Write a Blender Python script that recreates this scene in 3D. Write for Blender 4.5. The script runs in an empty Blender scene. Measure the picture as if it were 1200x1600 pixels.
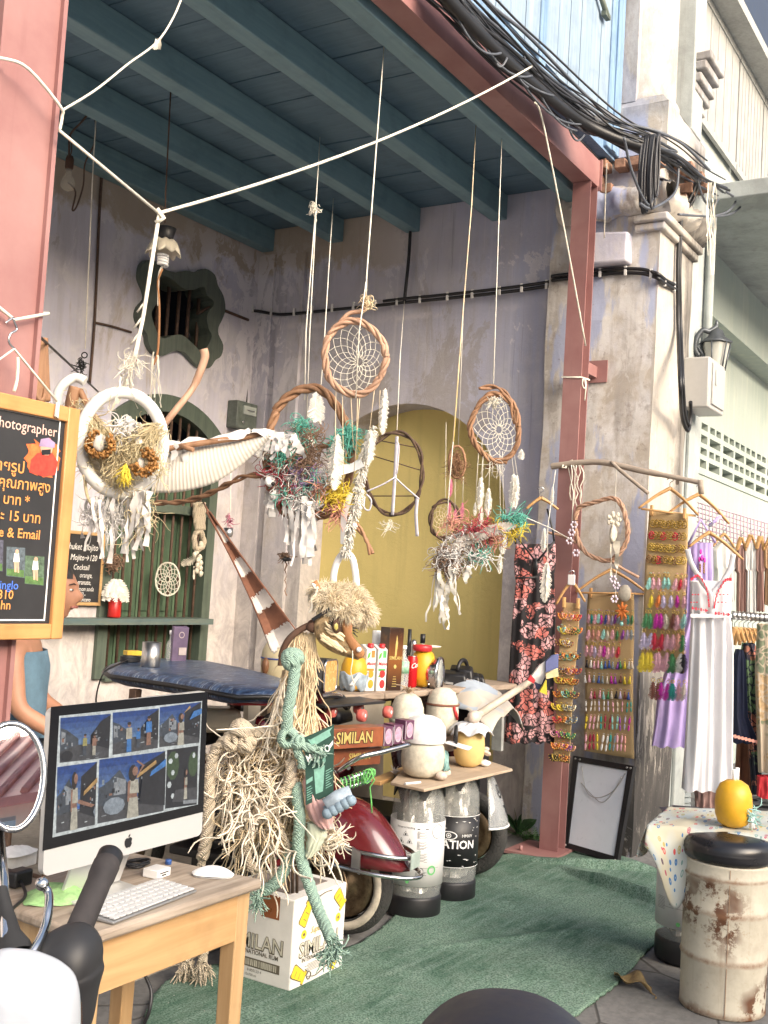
import bpy,bmesh,math,random
from mathutils import Vector as V,Matrix,Euler,noise as mnoise
PI=math.pi;rad=math.radians
SC=bpy.context.scene
COL=SC.collection
RND=random.Random(7)
# -- camera
FPX,CAMH=1700.0,1.55
yaw,pit,rol=rad(31.9),rad(3.6),rad(3.5)
CF=V((math.cos(pit)*math.cos(yaw),math.cos(pit)*math.sin(yaw),math.sin(pit)))
_r=V((math.sin(yaw),-math.cos(yaw),0));_u=_r.cross(CF)
CR=math.cos(rol)*_r+math.sin(rol)*_u
CU=-math.sin(rol)*_r+math.cos(rol)*_u
CP=V((0,0,CAMH))
cam=bpy.data.cameras.new('camera');camo=bpy.data.objects.new('camera',cam);COL.objects.link(camo)
cam.sensor_fit='VERTICAL';cam.sensor_height=24;cam.lens=24*FPX/1600
cam.clip_start=0.05;cam.clip_end=2000
mw=Matrix((CR,CU,-CF)).transposed().to_4x4();mw.translation=CP
camo.matrix_world=mw
SC.camera=camo
def at(px,py,X=None,Y=None,Z=None,D=None):
 """the place in the world that was measured at a spot of the photograph, on a known plane"""
 d=CF+CR*((px-600)/FPX)-CU*((py-800)/FPX)
 if D is not None:t=D
 elif X is not None:t=X/d.x
 elif Y is not None:t=Y/d.y
 else:t=(Z-CAMH)/d.z
 return CP+d*t
 # -- light
SUN_EL,SUN_AZ=rad(24),rad(-106)
world=bpy.data.worlds.new('World');SC.world=world;world.use_nodes=True
wt=world.node_tree;wt.nodes.clear()
wo=wt.nodes.new('ShaderNodeOutputWorld');wb=wt.nodes.new('ShaderNodeBackground');sk=wt.nodes.new('ShaderNodeTexSky')
sk.sky_type='NISHITA';sk.sun_disc=False;sk.sun_elevation=SUN_EL;sk.sun_rotation=PI/2-SUN_AZ
sk.air_density=1.0;sk.dust_density=6.0;sk.ozone_density=0.6
wb.inputs[1].default_value=0.15
wt.links.new(sk.outputs[0],wb.inputs[0]);wt.links.new(wb.outputs[0],wo.inputs[0])
sun=bpy.data.lights.new('sun','SUN');suno=bpy.data.objects.new('sun',sun);COL.objects.link(suno)
sun.energy=2.2;sun.angle=rad(55);sun.color=(1,.965,.92)
sd=V((math.cos(SUN_EL)*math.cos(SUN_AZ),math.cos(SUN_EL)*math.sin(SUN_AZ),math.sin(SUN_EL)))
suno.rotation_euler=sd.to_track_quat('Z','Y').to_euler();suno.location=(0,0,20)
SC.view_settings.view_transform='Standard';SC.view_settings.look='None'
SC.view_settings.exposure=1.2;SC.view_settings.gamma=1
SC.cycles.max_bounces=8;SC.cycles.transparent_max_bounces=24
# -- materials
def srgb(r,g,b):
 f=lambda c:c/12.92 if c<=.04045 else((c+.055)/1.055)**2.4
 return(f(r/255),f(g/255),f(b/255),1)
def c4(c):return tuple(c)if len(c)==4 else(*c,1)
class NT:
 def __init__(s,name):
  s.m=bpy.data.materials.new(name);s.m.use_nodes=True
  s.t=s.m.node_tree;s.t.nodes.clear()
  s.o=s.n('OutputMaterial');s.b=s.n('BsdfPrincipled')
  s.l(s.b.outputs[0],s.o.inputs[0])
 def n(s,k,**kw):
  x=s.t.nodes.new('ShaderNode'+k)
  for a,b in kw.items():setattr(x,a,b)
  return x
 def l(s,a,b):s.t.links.new(a,b)
 def put(s,sock,v):
  if hasattr(v,'is_output')or isinstance(v,bpy.types.NodeSocket):s.l(v,sock)
  else:sock.default_value=v
 def pos(s):return s.n('NewGeometry').outputs['Position']
 def obj(s):return s.n('TexCoord').outputs['Object']
 def uv(s):return s.n('TexCoord').outputs['UV']
 def mapv(s,vec,scale=(1,1,1),loc=(0,0,0),rot=(0,0,0)):
  x=s.n('Mapping');s.l(vec,x.inputs[0]);x.inputs['Scale'].default_value=scale
  x.inputs['Location'].default_value=loc;x.inputs['Rotation'].default_value=rot;return x.outputs[0]
 def noise(s,vec,scale=5,detail=6,rough=.6,dist=0):
  x=s.n('TexNoise');s.l(vec,x.inputs['Vector']);x.inputs['Scale'].default_value=scale
  x.inputs['Detail'].default_value=detail;x.inputs['Roughness'].default_value=rough;x.inputs['Distortion'].default_value=dist
  return x.outputs['Fac']
 def vor(s,vec,scale=5,feature='F1',out='Distance',rnd=1):
  x=s.n('TexVoronoi',feature=feature);s.l(vec,x.inputs['Vector']);x.inputs['Scale'].default_value=scale
  x.inputs['Randomness'].default_value=rnd
  return x.outputs[out]
 def wave(s,vec,scale=5,dist=1,detail=2,axis='X',kind='BANDS',dscale=1):
  x=s.n('TexWave',wave_type=kind);s.l(vec,x.inputs['Vector']);x.inputs['Scale'].default_value=scale
  if kind=='BANDS':x.bands_direction=axis
  x.inputs['Distortion'].default_value=dist;x.inputs['Detail'].default_value=detail;x.inputs['Detail Scale'].default_value=dscale
  return x.outputs['Fac']
 def ramp(s,fac,stops,interp='LINEAR'):
  x=s.n('ValToRGB');x.color_ramp.interpolation=interp;e=x.color_ramp.elements
  while len(e)<len(stops):e.new(1)
  for i,(p,c)in enumerate(stops):
   e[i].position=p;e[i].color=(c,c,c,1)if isinstance(c,(int,float))else c4(c)
  s.l(fac,x.inputs[0]);return x.outputs[0]
 def mix(s,fac,a,b,mode='MIX'):
  x=s.n('MixRGB',blend_type=mode);s.put(x.inputs[0],fac)
  for i,v in((1,a),(2,b)):s.put(x.inputs[i],c4(v)if isinstance(v,(tuple,list))else v)
  return x.outputs[0]
 def math(s,op,a,b=0.5,c=None):
  x=s.n('Math',operation=op);s.put(x.inputs[0],a);s.put(x.inputs[1],b)
  if c is not None:s.put(x.inputs[2],c)
  return x.outputs[0]
 def sep(s,vec):
  x=s.n('SeparateXYZ');s.l(vec,x.inputs[0]);return x.outputs
 def comb(s,x=0,y=0,z=0):
  q=s.n('CombineXYZ')
  for i,v in enumerate((x,y,z)):s.put(q.inputs[i],v)
  return q.outputs[0]
 def band(s,v,lo,hi,soft=.1):
  """1 between lo and hi"""
  a=s.ss(v,lo-soft,lo+soft);b=s.ss(v,hi-soft,hi+soft)
  return s.math('MULTIPLY',a,s.math('SUBTRACT',1.0,b))
 def ss(s,v,lo,hi):
  x=s.n('MapRange',interpolation_type='SMOOTHSTEP');s.put(x.inputs[0],v)
  x.inputs[1].default_value=lo;x.inputs[2].default_value=hi;return x.outputs[0]
 def bump(s,h,strength=.3,dist=.01):
  x=s.n('Bump');x.inputs['Strength'].default_value=strength;x.inputs['Distance'].default_value=dist
  s.l(h,x.inputs['Height']);s.l(x.outputs[0],s.b.inputs['Normal'])
 def set(s,col=None,rough=None,metal=None,**kw):
  if col is not None:s.put(s.b.inputs['Base Color'],c4(col)if isinstance(col,(tuple,list))else col)
  if rough is not None:s.put(s.b.inputs['Roughness'],rough)
  if metal is not None:s.put(s.b.inputs['Metallic'],metal)
  for k,v in kw.items():s.put(s.b.inputs[k.replace('_',' ')],v)
  return s.m
MC={}
def mat(name,col=(.5,.5,.5),rough=.6,metal=0.,var=.25,scale=20,bump=0.,col2=None,stretch=(1,1,1),space='obj',**kw):
 """a plain material with mottled colour"""
 if name in MC:return MC[name]
 t=NT(name);v=t.obj()if space=='obj' else t.pos()
 v=t.mapv(v,stretch)
 n=t.noise(v,scale,5,.65)
 c2=c4(col2)if col2 else tuple(max(0,c*(1-var))for c in col[:3])+(1,)
 c1=tuple(min(1,c*(1+var*.5))for c in col[:3])+(1,)
 t.set(t.mix(t.ramp(n,[(.3,0.),(.7,1.)]),c2,c1),t.math('ADD',t.math('MULTIPLY',n,.25),rough-.12),metal)
 for k,x in kw.items():t.put(t.b.inputs[k.replace('_',' ')],x)
 if bump:t.bump(n,bump,.004)
 MC[name]=t.m;return t.m
def wood(name,c1,c2,scale=6,rough=.6,axis=0,bump=.1):
 if name in MC:return MC[name]
 t=NT(name);st=[14,14,14];st[axis]=1.0
 v=t.mapv(t.obj(),tuple(st));n=t.noise(v,scale*.5,6,.6,.6);n2=t.noise(t.obj(),7,4)
 col=t.mix(t.ramp(n,[(.3,0.),(.72,1.)]),c1,c2)
 col=t.mix(t.math('MULTIPLY',t.ramp(n2,[(.5,0.),(.8,1.)]),.45),col,tuple(x*.45 for x in c1[:3])+(1,))
 t.set(col,rough);t.bump(n,bump,.003);MC[name]=t.m;return t.m
def glass(name,col=(.9,.95,.95),rough=.05,alpha=.25):
 if name in MC:return MC[name]
 t=NT(name);t.set(col,rough);t.b.inputs['Alpha'].default_value=alpha;t.b.inputs['Specular IOR Level'].default_value=.8
 MC[name]=t.m;return t.m
 # -- things, parts, meshes
def thing(name,label,cat,loc=(0,0,0),group=None):
 o=bpy.data.objects.new(name,None);COL.objects.link(o);o.location=loc;o.empty_display_size=.1
 o['label']=label;o['category']=cat
 if group:o['group']=group
 return o
def tag(o,label,cat,group=None):
 o['label']=label;o['category']=cat
 if group:o['group']=group
 return o
def root_of(o):
 while o.parent:o=o.parent
 return o
def dup(root,label=None,loc=None,rz=None,group=None):
 r=root.copy();COL.objects.link(r)
 if label:r['label']=label
 if group:r['group']=group
 if loc is not None:r.location=loc
 if rz is not None:r.rotation_euler=(0,0,rz)
 for ch in list(root.children):
  c=ch.copy();COL.objects.link(c);c.parent=r
  for g in list(ch.children):
   d=g.copy();COL.objects.link(d);d.parent=c
 return r
def frame_of(d):
 d=V(d).normalized();a=V((0,0,1))if abs(d.z)<.9 else V((1,0,0))
 x=d.cross(a).normalized();return x,x.cross(d).normalized()*-1,d
class MB:
 def __init__(s):s.bm=bmesh.new();s.mi=0;s.uvl=None
 def face(s,vs,smooth=False):
  try:f=s.bm.faces.new(vs)
  except ValueError:return None
  f.material_index=s.mi;f.smooth=smooth;return f
 def v(s,p):return s.bm.verts.new(p)
 def uv(s,f,uvs):
  if s.uvl is None:s.uvl=s.bm.loops.layers.uv.new('UVMap')
  for l,q in zip(f.loops,uvs):l[s.uvl].uv=q
 def box(s,lo,hi,bev=0):
  x0,y0,z0=lo;x1,y1,z1=hi
  return s.hexa([(x0,y0,z0),(x1,y0,z0),(x1,y1,z0),(x0,y1,z0)],[(x0,y0,z1),(x1,y0,z1),(x1,y1,z1),(x0,y1,z1)],bev)
 def hexa(s,bot,top,bev=0):
  b=[s.v(p)for p in bot];t=[s.v(p)for p in top];n=len(b);fs=[]
  fs.append(s.face(b[::-1]));fs.append(s.face(t))
  for i in range(n):fs.append(s.face([b[i],b[(i+1)%n],t[(i+1)%n],t[i]]))
  if bev:
   es={e for f in fs if f for e in f.edges}
   r=bmesh.ops.bevel(s.bm,geom=list(es),offset=bev,segments=2,affect='EDGES',profile=.5)
   for f in r['faces']:f.material_index=s.mi;f.smooth=True
  return s
 def obox(s,c,ax,ay,az,bev=0):
  """box from centre and three half-axis vectors"""
  c,ax,ay,az=V(c),V(ax),V(ay),V(az)
  q=[(-1,-1),(1,-1),(1,1),(-1,1)]
  return s.hexa([c+ax*i+ay*j-az for i,j in q],[c+ax*i+ay*j+az for i,j in q],bev)
 def bar(s,a,b,w,h,up=(0,0,1),bev=0):
  a,b=V(a),V(b);d=(b-a);x=d.cross(V(up)).normalized();y=x.cross(d).normalized()
  return s.obox((a+b)/2,d/2,x*w/2,y*h/2,bev)
 def tube(s,pts,r,n=6,cap=True,closed=False,flat=1.0):
  pts=[V(p)for p in pts];k=len(pts)
  rr=[r[min(len(r)-1,i*len(r)//k)]for i in range(k)]if isinstance(r,(list,tuple))else[r]*k
  rings=[];px=None
  for i,p in enumerate(pts):
   if closed:d=pts[(i+1)%k]-pts[i-1]
   else:d=pts[min(i+1,k-1)]-pts[max(i-1,0)]
   if d.length<1e-9:d=V((0,0,1))
   d.normalize()
   if px is None:x,y,_=frame_of(d)
   else:
    x=px-d*px.dot(d)
    if x.length<1e-6:x,y,_=frame_of(d)
    x.normalize();y=d.cross(x)
   px=x
   rings.append([s.v(p+x*(rr[i]*math.cos(2*PI*j/n))+y*(rr[i]*flat*math.sin(2*PI*j/n)))for j in range(n)])
  m=k if closed else k-1
  for i in range(m):
   A,B=rings[i],rings[(i+1)%k]
   for j in range(n):s.face([A[j],A[(j+1)%n],B[(j+1)%n],B[j]],True)
  if cap and not closed:s.face(rings[0][::-1]);s.face(rings[-1])
  return s
 def lathe(s,prof,o=(0,0,0),ax=(0,0,1),n=20,sx=1,sy=1,x=None,wob=None):
  """prof = [(radius, height)] round the axis ax from o"""
  if x is None:X,Y,Zd=frame_of(ax)
  else:Zd=V(ax).normalized();X=V(x);X=(X-Zd*X.dot(Zd)).normalized();Y=Zd.cross(X)
  o=V(o);rings=[]
  for r,h in prof:
   if r<1e-6:rings.append([s.v(o+Zd*h)])
   else:
    rings.append([s.v(o+Zd*h+X*(sx*r*(wob(j/n,h)if wob else 1)*math.cos(2*PI*j/n))+Y*(sy*r*(wob(j/n,h)if wob else 1)*math.sin(2*PI*j/n)))for j in range(n)])
  for A,B in zip(rings,rings[1:]):
   if len(A)==1 and len(B)==1:continue
   for j in range(n):
    k=(j+1)%n
    if len(A)==1:s.face([A[0],B[k],B[j]],True)
    elif len(B)==1:s.face([A[j],A[k],B[0]],True)
    else:s.face([A[j],A[k],B[k],B[j]],True)
  return s
 def ball(s,c,rx,ry=None,rz=None,n=14,m=9,R=None,rough=0,seed=0):
  ry=rx if ry is None else ry;rz=rx if rz is None else rz;c=V(c);rings=[]
  for i in range(m+1):
   th=PI*i/m;ring=[]
   for j in range(1 if i in(0,m)else n):
    ph=2*PI*j/n;p=V((math.sin(th)*math.cos(ph),math.sin(th)*math.sin(ph),math.cos(th)))
    if rough:p=p*(1+rough*mnoise.noise(p*2.3+V((seed,seed*.7,0))))
    p=V((p.x*rx,p.y*ry,p.z*rz))
    if R is not None:p=R@p
    ring.append(s.v(c+p))
   rings.append(ring)
  for A,B in zip(rings,rings[1:]):
   for j in range(n):
    k=(j+1)%n
    if len(A)==1:s.face([A[0],B[j],B[k]],True)
    elif len(B)==1:s.face([A[j],B[0],A[k]],True)
    else:s.face([A[j],B[j],B[k],A[k]],True)
  return s
 def prism(s,poly,o,ax,ay,th,smooth=False):
  """flat outline poly (2D) on axes ax, ay at o, thickness vector th"""
  o,ax,ay,th=V(o),V(ax),V(ay),V(th)
  a=[s.v(o+ax*p[0]+ay*p[1])for p in poly];b=[s.v(o+ax*p[0]+ay*p[1]+th)for p in poly];n=len(a)
  s.face(a[::-1]);s.face(b)
  for i in range(n):s.face([a[i],a[(i+1)%n],b[(i+1)%n],b[i]],smooth)
  return s
 def grid(s,fn,nu,nv,smooth=True,cu=False,uvs=True):
  vs=[[s.v(fn(i/nu,j/nv))for j in range(nv+1)]for i in range(nu if cu else nu+1)]
  for i in range(nu):
   for j in range(nv):
    k=(i+1)%nu if cu else i+1
    f=s.face([vs[i][j],vs[k][j],vs[k][j+1],vs[i][j+1]],smooth)
    if uvs and f:s.uv(f,[(i/nu,j/nv),((i+1)/nu,j/nv),((i+1)/nu,(j+1)/nv),(i/nu,(j+1)/nv)])
  return s
 def quad(s,a,b,c,d):
  f=s.face([s.v(a),s.v(b),s.v(c),s.v(d)])
  if f:s.uv(f,[(0,0),(1,0),(1,1),(0,1)])
  return s
 def merge(s,d=1e-5):bmesh.ops.remove_doubles(s.bm,verts=s.bm.verts,dist=d);return s
 def build(s,name,m=None,parent=None,solid=0,subd=0,norm=True):
  bm=s.bm
  if norm:bmesh.ops.recalc_face_normals(bm,faces=bm.faces)
  if parent:off=root_of(parent).location.copy()
  else:
   bb=[v.co for v in bm.verts]
   off=V(((min(p.x for p in bb)+max(p.x for p in bb))/2,(min(p.y for p in bb)+max(p.y for p in bb))/2,min(p.z for p in bb)))
  for v in bm.verts:v.co-=off
  me=bpy.data.meshes.new(name);bm.to_mesh(me);bm.free()
  for x in(m if isinstance(m,(list,tuple))else[m]):
   if x:me.materials.append(x)
  o=bpy.data.objects.new(name,me);COL.objects.link(o)
  if parent:o.parent=parent
  else:o.location=off
  if solid:
   md=o.modifiers.new('thickness','SOLIDIFY');md.thickness=solid;md.offset=0
  if subd:
   md=o.modifiers.new('smooth','SUBSURF');md.levels=subd;md.render_levels=subd
  return o
_dg=None
def text_bm(mb,body,o,ax,ay,size,th=.0015,align='CENTER',squeeze=1.0,mi=0,bold=0.0,shear=0.0):
 """raised lettering added to a mesh: baseline at o, reading along ax, up along ay"""
 cu=bpy.data.curves.new('lettering','FONT');cu.body=body;cu.size=size;cu.align_x=align;cu.resolution_u=2
 cu.offset=bold;cu.shear=shear
 ob=bpy.data.objects.new('lettering',cu);COL.objects.link(ob)
 dg=bpy.context.evaluated_depsgraph_get();dg.update()
 me=bpy.data.meshes.new_from_object(ob.evaluated_get(dg))
 ax,ay=V(ax).normalized(),V(ay).normalized();nrm=ax.cross(ay);o=V(o)
 vs=[mb.v(o+ax*(v.co.x*squeeze)+ay*v.co.y+nrm*th)for v in me.vertices]
 for p in me.polygons:
  try:
   f=mb.bm.faces.new([vs[i]for i in p.vertices]);f.material_index=mi
  except ValueError:pass
 bpy.data.objects.remove(ob);bpy.data.curves.remove(cu);bpy.data.meshes.remove(me)
 return mb
def arc(c,r,a0,a1,n,ex=(1,0,0),ey=(0,0,1),ry=None):
 c,ex,ey=V(c),V(ex),V(ey);ry=r if ry is None else ry
 return[c+ex*(r*math.cos(a0+(a1-a0)*i/n))+ey*(ry*math.sin(a0+(a1-a0)*i/n))for i in range(n+1)]
def cat(pts,k=6):
 """smooth curve through points"""
 P=[V(p)for p in pts];out=[]
 for i in range(len(P)-1):
  a,b,c,d=P[max(i-1,0)],P[i],P[i+1],P[min(i+2,len(P)-1)]
  for j in range(k):
   t=j/k
   out.append(.5*((2*b)+(c-a)*t+(2*a-5*b+4*c-d)*t*t+(3*b-a-3*c+d)*t**3))
 out.append(P[-1]);return out
def jit(p,a,r=RND):return V(p)+V((r.uniform(-a,a),r.uniform(-a,a),r.uniform(-a,a)))
def sag(a,b,s,n=12):
 a,b=V(a),V(b);return[a.lerp(b,i/n)-V((0,0,s*4*(i/n)*(1-i/n)))for i in range(n+1)]
 # -- plaster and wood of the setting
from mathutils.geometry import tessellate_polygon
def plaster(name,kind):
 t=NT(name);P=t.pos();x,y,z=t.sep(P)
 st=t.noise(t.mapv(P,(7,7,.55)),1.6,7,.62,.3)
 big=t.noise(P,.9,5,.6,.4);mid=t.noise(P,3.2,8,.68,.3);fine=t.noise(P,28,6,.7)
 flake=t.noise(t.mapv(P,(1,1,.6)),7,9,.72,.8)
 if kind=='lilac':
  c=t.mix(t.ramp(big,[(.38,0.),(.62,1.)]),(.62,.585,.64),(.49,.485,.59))
  c=t.mix(t.ramp(st,[(.42,0.),(.72,.75)]),c,(.42,.395,.41))
  c=t.mix(t.math('MULTIPLY',t.ramp(mid,[(.48,0.),(.62,1.)]),.8),c,(.62,.59,.6));c=t.mix(t.ramp(t.noise(t.mapv(P,(1.2,1.2,.35)),2.3,9,.75,.6),[(.56,0.),(.62,.65)]),c,(.42,.36,.3))
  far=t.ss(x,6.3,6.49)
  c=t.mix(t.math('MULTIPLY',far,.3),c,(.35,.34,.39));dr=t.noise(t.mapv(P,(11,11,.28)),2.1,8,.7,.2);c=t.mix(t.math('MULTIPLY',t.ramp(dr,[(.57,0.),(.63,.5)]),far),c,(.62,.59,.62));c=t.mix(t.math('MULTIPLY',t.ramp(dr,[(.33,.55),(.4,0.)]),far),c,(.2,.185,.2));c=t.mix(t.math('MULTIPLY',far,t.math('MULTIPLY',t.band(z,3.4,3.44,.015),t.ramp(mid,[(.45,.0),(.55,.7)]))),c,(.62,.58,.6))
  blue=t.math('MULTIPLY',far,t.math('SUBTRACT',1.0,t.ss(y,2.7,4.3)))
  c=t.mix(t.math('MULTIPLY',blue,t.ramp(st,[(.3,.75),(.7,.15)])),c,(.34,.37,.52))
  pl=t.noise(t.mapv(P,(1,1,.7),(4,2,9)),1.5,11,.72,.4);c=t.mix(t.ramp(pl,[(.565,0.),(.575,.8),(.59,.45)]),c,(.66,.63,.65));c=t.mix(t.ramp(pl,[(.35,.6),(.395,.45),(.405,0.)]),c,(.34,.3,.27))
  edge=t.math('ADD',z,t.math('MULTIPLY',t.math('SUBTRACT',mid,.5),.9))
  och=t.ss(edge,3.78,3.9);ochm=t.math('MULTIPLY',och,t.ss(y,3.5,4.6))
  c=t.mix(t.math('MULTIPLY',ochm,.85),c,t.mix(mid,(.46,.37,.26),(.3,.24,.18)))
  cor=t.math('MULTIPLY',t.math('MULTIPLY',t.band(x,5.75,6.7,.3),t.band(z,2.9,3.95,.25)),t.ss(y,4.6,5.2))
  c=t.mix(t.math('MULTIPLY',cor,t.ramp(flake,[(.47,0.),(.51,1.)])),c,(.68,.65,.68))
  lowm=t.math('MULTIPLY',t.math('SUBTRACT',1.0,t.ss(t.math('ADD',z,t.math('MULTIPLY',t.math('SUBTRACT',big,.5),1.6)),1.1,2.5)),.8)
  c=t.mix(lowm,c,t.mix(t.ramp(flake,[(.42,0.),(.62,1.)]),(.36,.325,.3),(.6,.55,.5)))
  c=t.mix(t.math('MULTIPLY',t.math('SUBTRACT',1.0,t.ss(z,.1,.8)),t.ramp(st,[(.4,0.),(.65,.5)])),c,(.17,.155,.145))
 elif kind=='pier':
  c=t.mix(t.ramp(mid,[(.42,0.),(.58,1.)]),(.45,.4,.34),(.6,.58,.57))
  c=t.mix(t.ramp(st,[(.48,0.),(.62,.75)]),c,(.37,.34,.31));c=t.mix(t.ramp(flake,[(.5,0.),(.56,.6)]),c,(.6,.58,.55));c=t.mix(t.ramp(t.noise(P,6,8,.75),[(.58,0.),(.66,.6)]),c,(.25,.21,.19))
  bl=t.noise(t.mapv(P,(3.2,3.2,.8),(3,7,1)),1.5,7,.6)
  c=t.mix(t.math('MULTIPLY',t.ramp(bl,[(.5,0.),(.55,.85)]),t.math('SUBTRACT',1.0,t.ss(x,6.43,6.46))),c,(.36,.4,.56))
  front=t.math('SUBTRACT',1.0,t.ss(y,2.125,2.14))
  c=t.mix(t.math('MULTIPLY',front,.7),c,t.mix(t.ramp(mid,[(.4,0.),(.7,1.)]),(.48,.45,.4),(.31,.25,.19)))
  mo=t.math('MULTIPLY',t.ss(t.math('ADD',x,t.math('MULTIPLY',mid,.35)),7.0,7.25),t.ramp(st,[(.32,.25),(.6,.9)]))
  mo=t.math('MULTIPLY',mo,front)
  ft=t.math('MULTIPLY',t.math('SUBTRACT',1.0,t.ss(t.math('ADD',z,t.math('MULTIPLY',st,1.1)),.75,1.75)),t.ramp(flake,[(.34,0.),(.46,1.)]))
  ft=t.math('MULTIPLY',ft,t.math('SUBTRACT',1.0,t.math('MULTIPLY',t.ss(y,2.2,2.5),.6)));ft=t.math('MAXIMUM',ft,t.math('MULTIPLY',t.math('MULTIPLY',front,t.math('SUBTRACT',1.0,t.ss(t.math('ADD',z,t.math('MULTIPLY',mid,.5)),.9,1.9))),t.ramp(t.noise(t.mapv(P,(9,9,1.6)),2.4,8,.75,.5),[(.4,.0),(.48,.97)])))
  c=t.mix(t.math('MAXIMUM',mo,ft),c,(.055,.052,.05))
  c=t.mix(t.ramp(fine,[(.62,0.),(.7,.5)]),c,(.2,.17,.15))
  up=t.math('MULTIPLY',t.ss(z,4.5,4.6),.7)
  c=t.mix(up,c,t.mix(t.ramp(t.noise(t.mapv(P,(1,1,.4)),4,9,.75),[(.4,0.),(.62,1.)]),(.42,.42,.44),(.2,.185,.175)))
 elif kind=='mint':
  c=t.mix(t.ramp(big,[(.35,0.),(.65,1.)]),(.33,.385,.35),(.385,.43,.395))
  c=t.mix(t.math('MULTIPLY',t.ramp(st,[(.5,0.),(.75,1.)]),.45),c,(.6,.6,.47))
  c=t.mix(t.ramp(flake,[(.66,0.),(.7,.5)]),c,(.35,.33,.28))
 elif kind=='white':
  c=t.mix(t.ramp(mid,[(.4,0.),(.65,1.)]),(.4,.43,.42),(.29,.31,.3))
  c=t.mix(t.ramp(st,[(.55,0.),(.75,.7)]),c,(.25,.24,.22))
 elif kind=='yellow':
  c=t.mix(t.ramp(big,[(.35,0.),(.7,1.)]),(.7,.57,.23),(.6,.5,.19))
  c=t.mix(t.math('MULTIPLY',t.ramp(st,[(.5,0.),(.75,1.)]),.35),c,(.4,.34,.14))
 t.set(c,.9);t.b.inputs['Specular IOR Level'].default_value=.2
 t.bump(t.math('ADD',t.math('MULTIPLY',flake,.7),t.math('MULTIPLY',fine,.3)),.5,.012)
 return t.m
M_lilac=plaster('lilac_plaster','lilac');M_pier=plaster('pier_plaster','pier')
M_mint=plaster('mint_paint','mint');M_white=plaster('white_wash','white');M_yel=plaster('yellow_paint','yellow')
M_teal=wood('teal_boards',(.08,.145,.2),(.115,.195,.255),5,.55,1)
M_tealj=wood('teal_joist',(.13,.23,.27),(.175,.285,.32),5,.5,0)
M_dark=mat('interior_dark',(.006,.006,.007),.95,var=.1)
M_green=wood('green_paint',(.06,.082,.066),(.1,.125,.095),5,.6,2)
M_greenf=wood('dark_green_frame',(.075,.095,.08),(.125,.145,.115),5,.6,2)
M_iron=mat('rusty_iron',(.11,.065,.045),.7,.2,.5,30)
M_black=mat('black_plastic',(.012,.012,.014),.45,var=.3)
M_rubber=mat('black_rubber',(.02,.02,.021),.7,var=.35,scale=40)
M_chrome=mat('chrome',(.62,.62,.62),.16,1.,.2,8)
M_steel=mat('brushed_steel',(.5,.49,.47),.33,1.,.15,30,stretch=(1,1,.05))
M_string=mat('white_string',(.72,.68,.58),.8,var=.25)
M_whiteplastic=mat('white_plastic',(.78,.78,.77),.35,var=.06)
M_brick=mat('bare_brick',(.3,.17,.115),.9,var=.5,scale=25,bump=.4)
def red_steel():
 t=NT('red_oxide_paint');P=t.pos();n=t.noise(P,3,6,.6);st=t.noise(t.mapv(P,(9,9,.8)),2,5)
 c=t.mix(t.ramp(n,[(.35,0.),(.65,1.)]),(.245,.11,.105),(.32,.17,.158))
 c=t.mix(t.ramp(st,[(.6,0.),(.8,.5)]),c,(.19,.085,.08));t.set(c,.55);t.bump(n,.08,.004);return t.m
M_red=red_steel()
def holed(mb,outer,holes,o,ax,ay,th):
 """a wall: outer outline with holes, thickness vector th"""
 o,ax,ay,th=V(o),V(ax),V(ay),V(th)
 loops=[outer]+holes;flat=[p for l in loops for p in l]
 tris=tessellate_polygon([[V((p[0],p[1],0))for p in l]for l in loops])
 A=[mb.v(o+ax*p[0]+ay*p[1])for p in flat];B=[mb.v(a.co+th)for a in A]
 for t in tris:mb.face([A[i]for i in t]);mb.face([B[i]for i in reversed(t)])
 k=0
 for l in loops:
  n=len(l)
  for i in range(n):mb.face([A[k+i],A[k+(i+1)%n],B[k+(i+1)%n],B[k+i]])
  k+=n
 return mb
YW,XP=5.31,6.5
CEIL,JB=4.2,4.03
# -- ground
def stone_mat(name,c1,c2,scale,joint=True):
 t=NT(name);P=t.pos();n=t.noise(P,2.2,8,.65);f=t.noise(P,30,6,.7)
 c=t.mix(t.ramp(n,[(.35,0.),(.65,1.)]),c1,c2);c=t.mix(t.ramp(f,[(.4,0.),(.75,.6)]),c,tuple(q*.5 for q in c1))
 h=f
 if joint:
  w=t.mapv(P,(1,1.25,1),rot=(0,0,.35));d=t.vor(w,scale,'DISTANCE_TO_EDGE');j=t.ramp(d,[(.003,.8),(.014,0.)])
  c=t.mix(j,c,(.035,.033,.03));cell=t.vor(w,scale,'F1','Color')
  cell=t.sep(cell)[0];c=t.mix(.35,c,t.mix(cell,(.3,.3,.3),(.72,.71,.69)),'OVERLAY');h=t.math('SUBTRACT',t.math('MULTIPLY',f,.3),j)
 t.set(c,.85);t.bump(h,.5,.01);return t.m
M_flag=stone_mat('grey_flagstones',(.1,.1,.1),(.18,.175,.17),1.7);M_slabf=stone_mat('arcade_cement',(.2,.185,.165),(.27,.25,.22),1,False)
M_road=stone_mat('pale_bounce_street',(.38,.37,.35),(.48,.47,.45),1,False)  # unseen street coloured pale so it bounces light up to the ceiling
g=MB();g.quad((-400,-400,-.03),(400,-400,-.03),(400,400,-.03),(-400,400,-.03));o=g.build('ground',M_road);o['kind']='structure'
g=MB();g.box((-6,.1,-.029),(16,5.4,0));o=g.build('pavement',M_flag);o['kind']='structure'
g=MB();g.box((3.0,2.9,.001),(6.75,5.3,.012));o=g.build('arcade_floor',M_slabf);o['kind']='structure'
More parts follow.
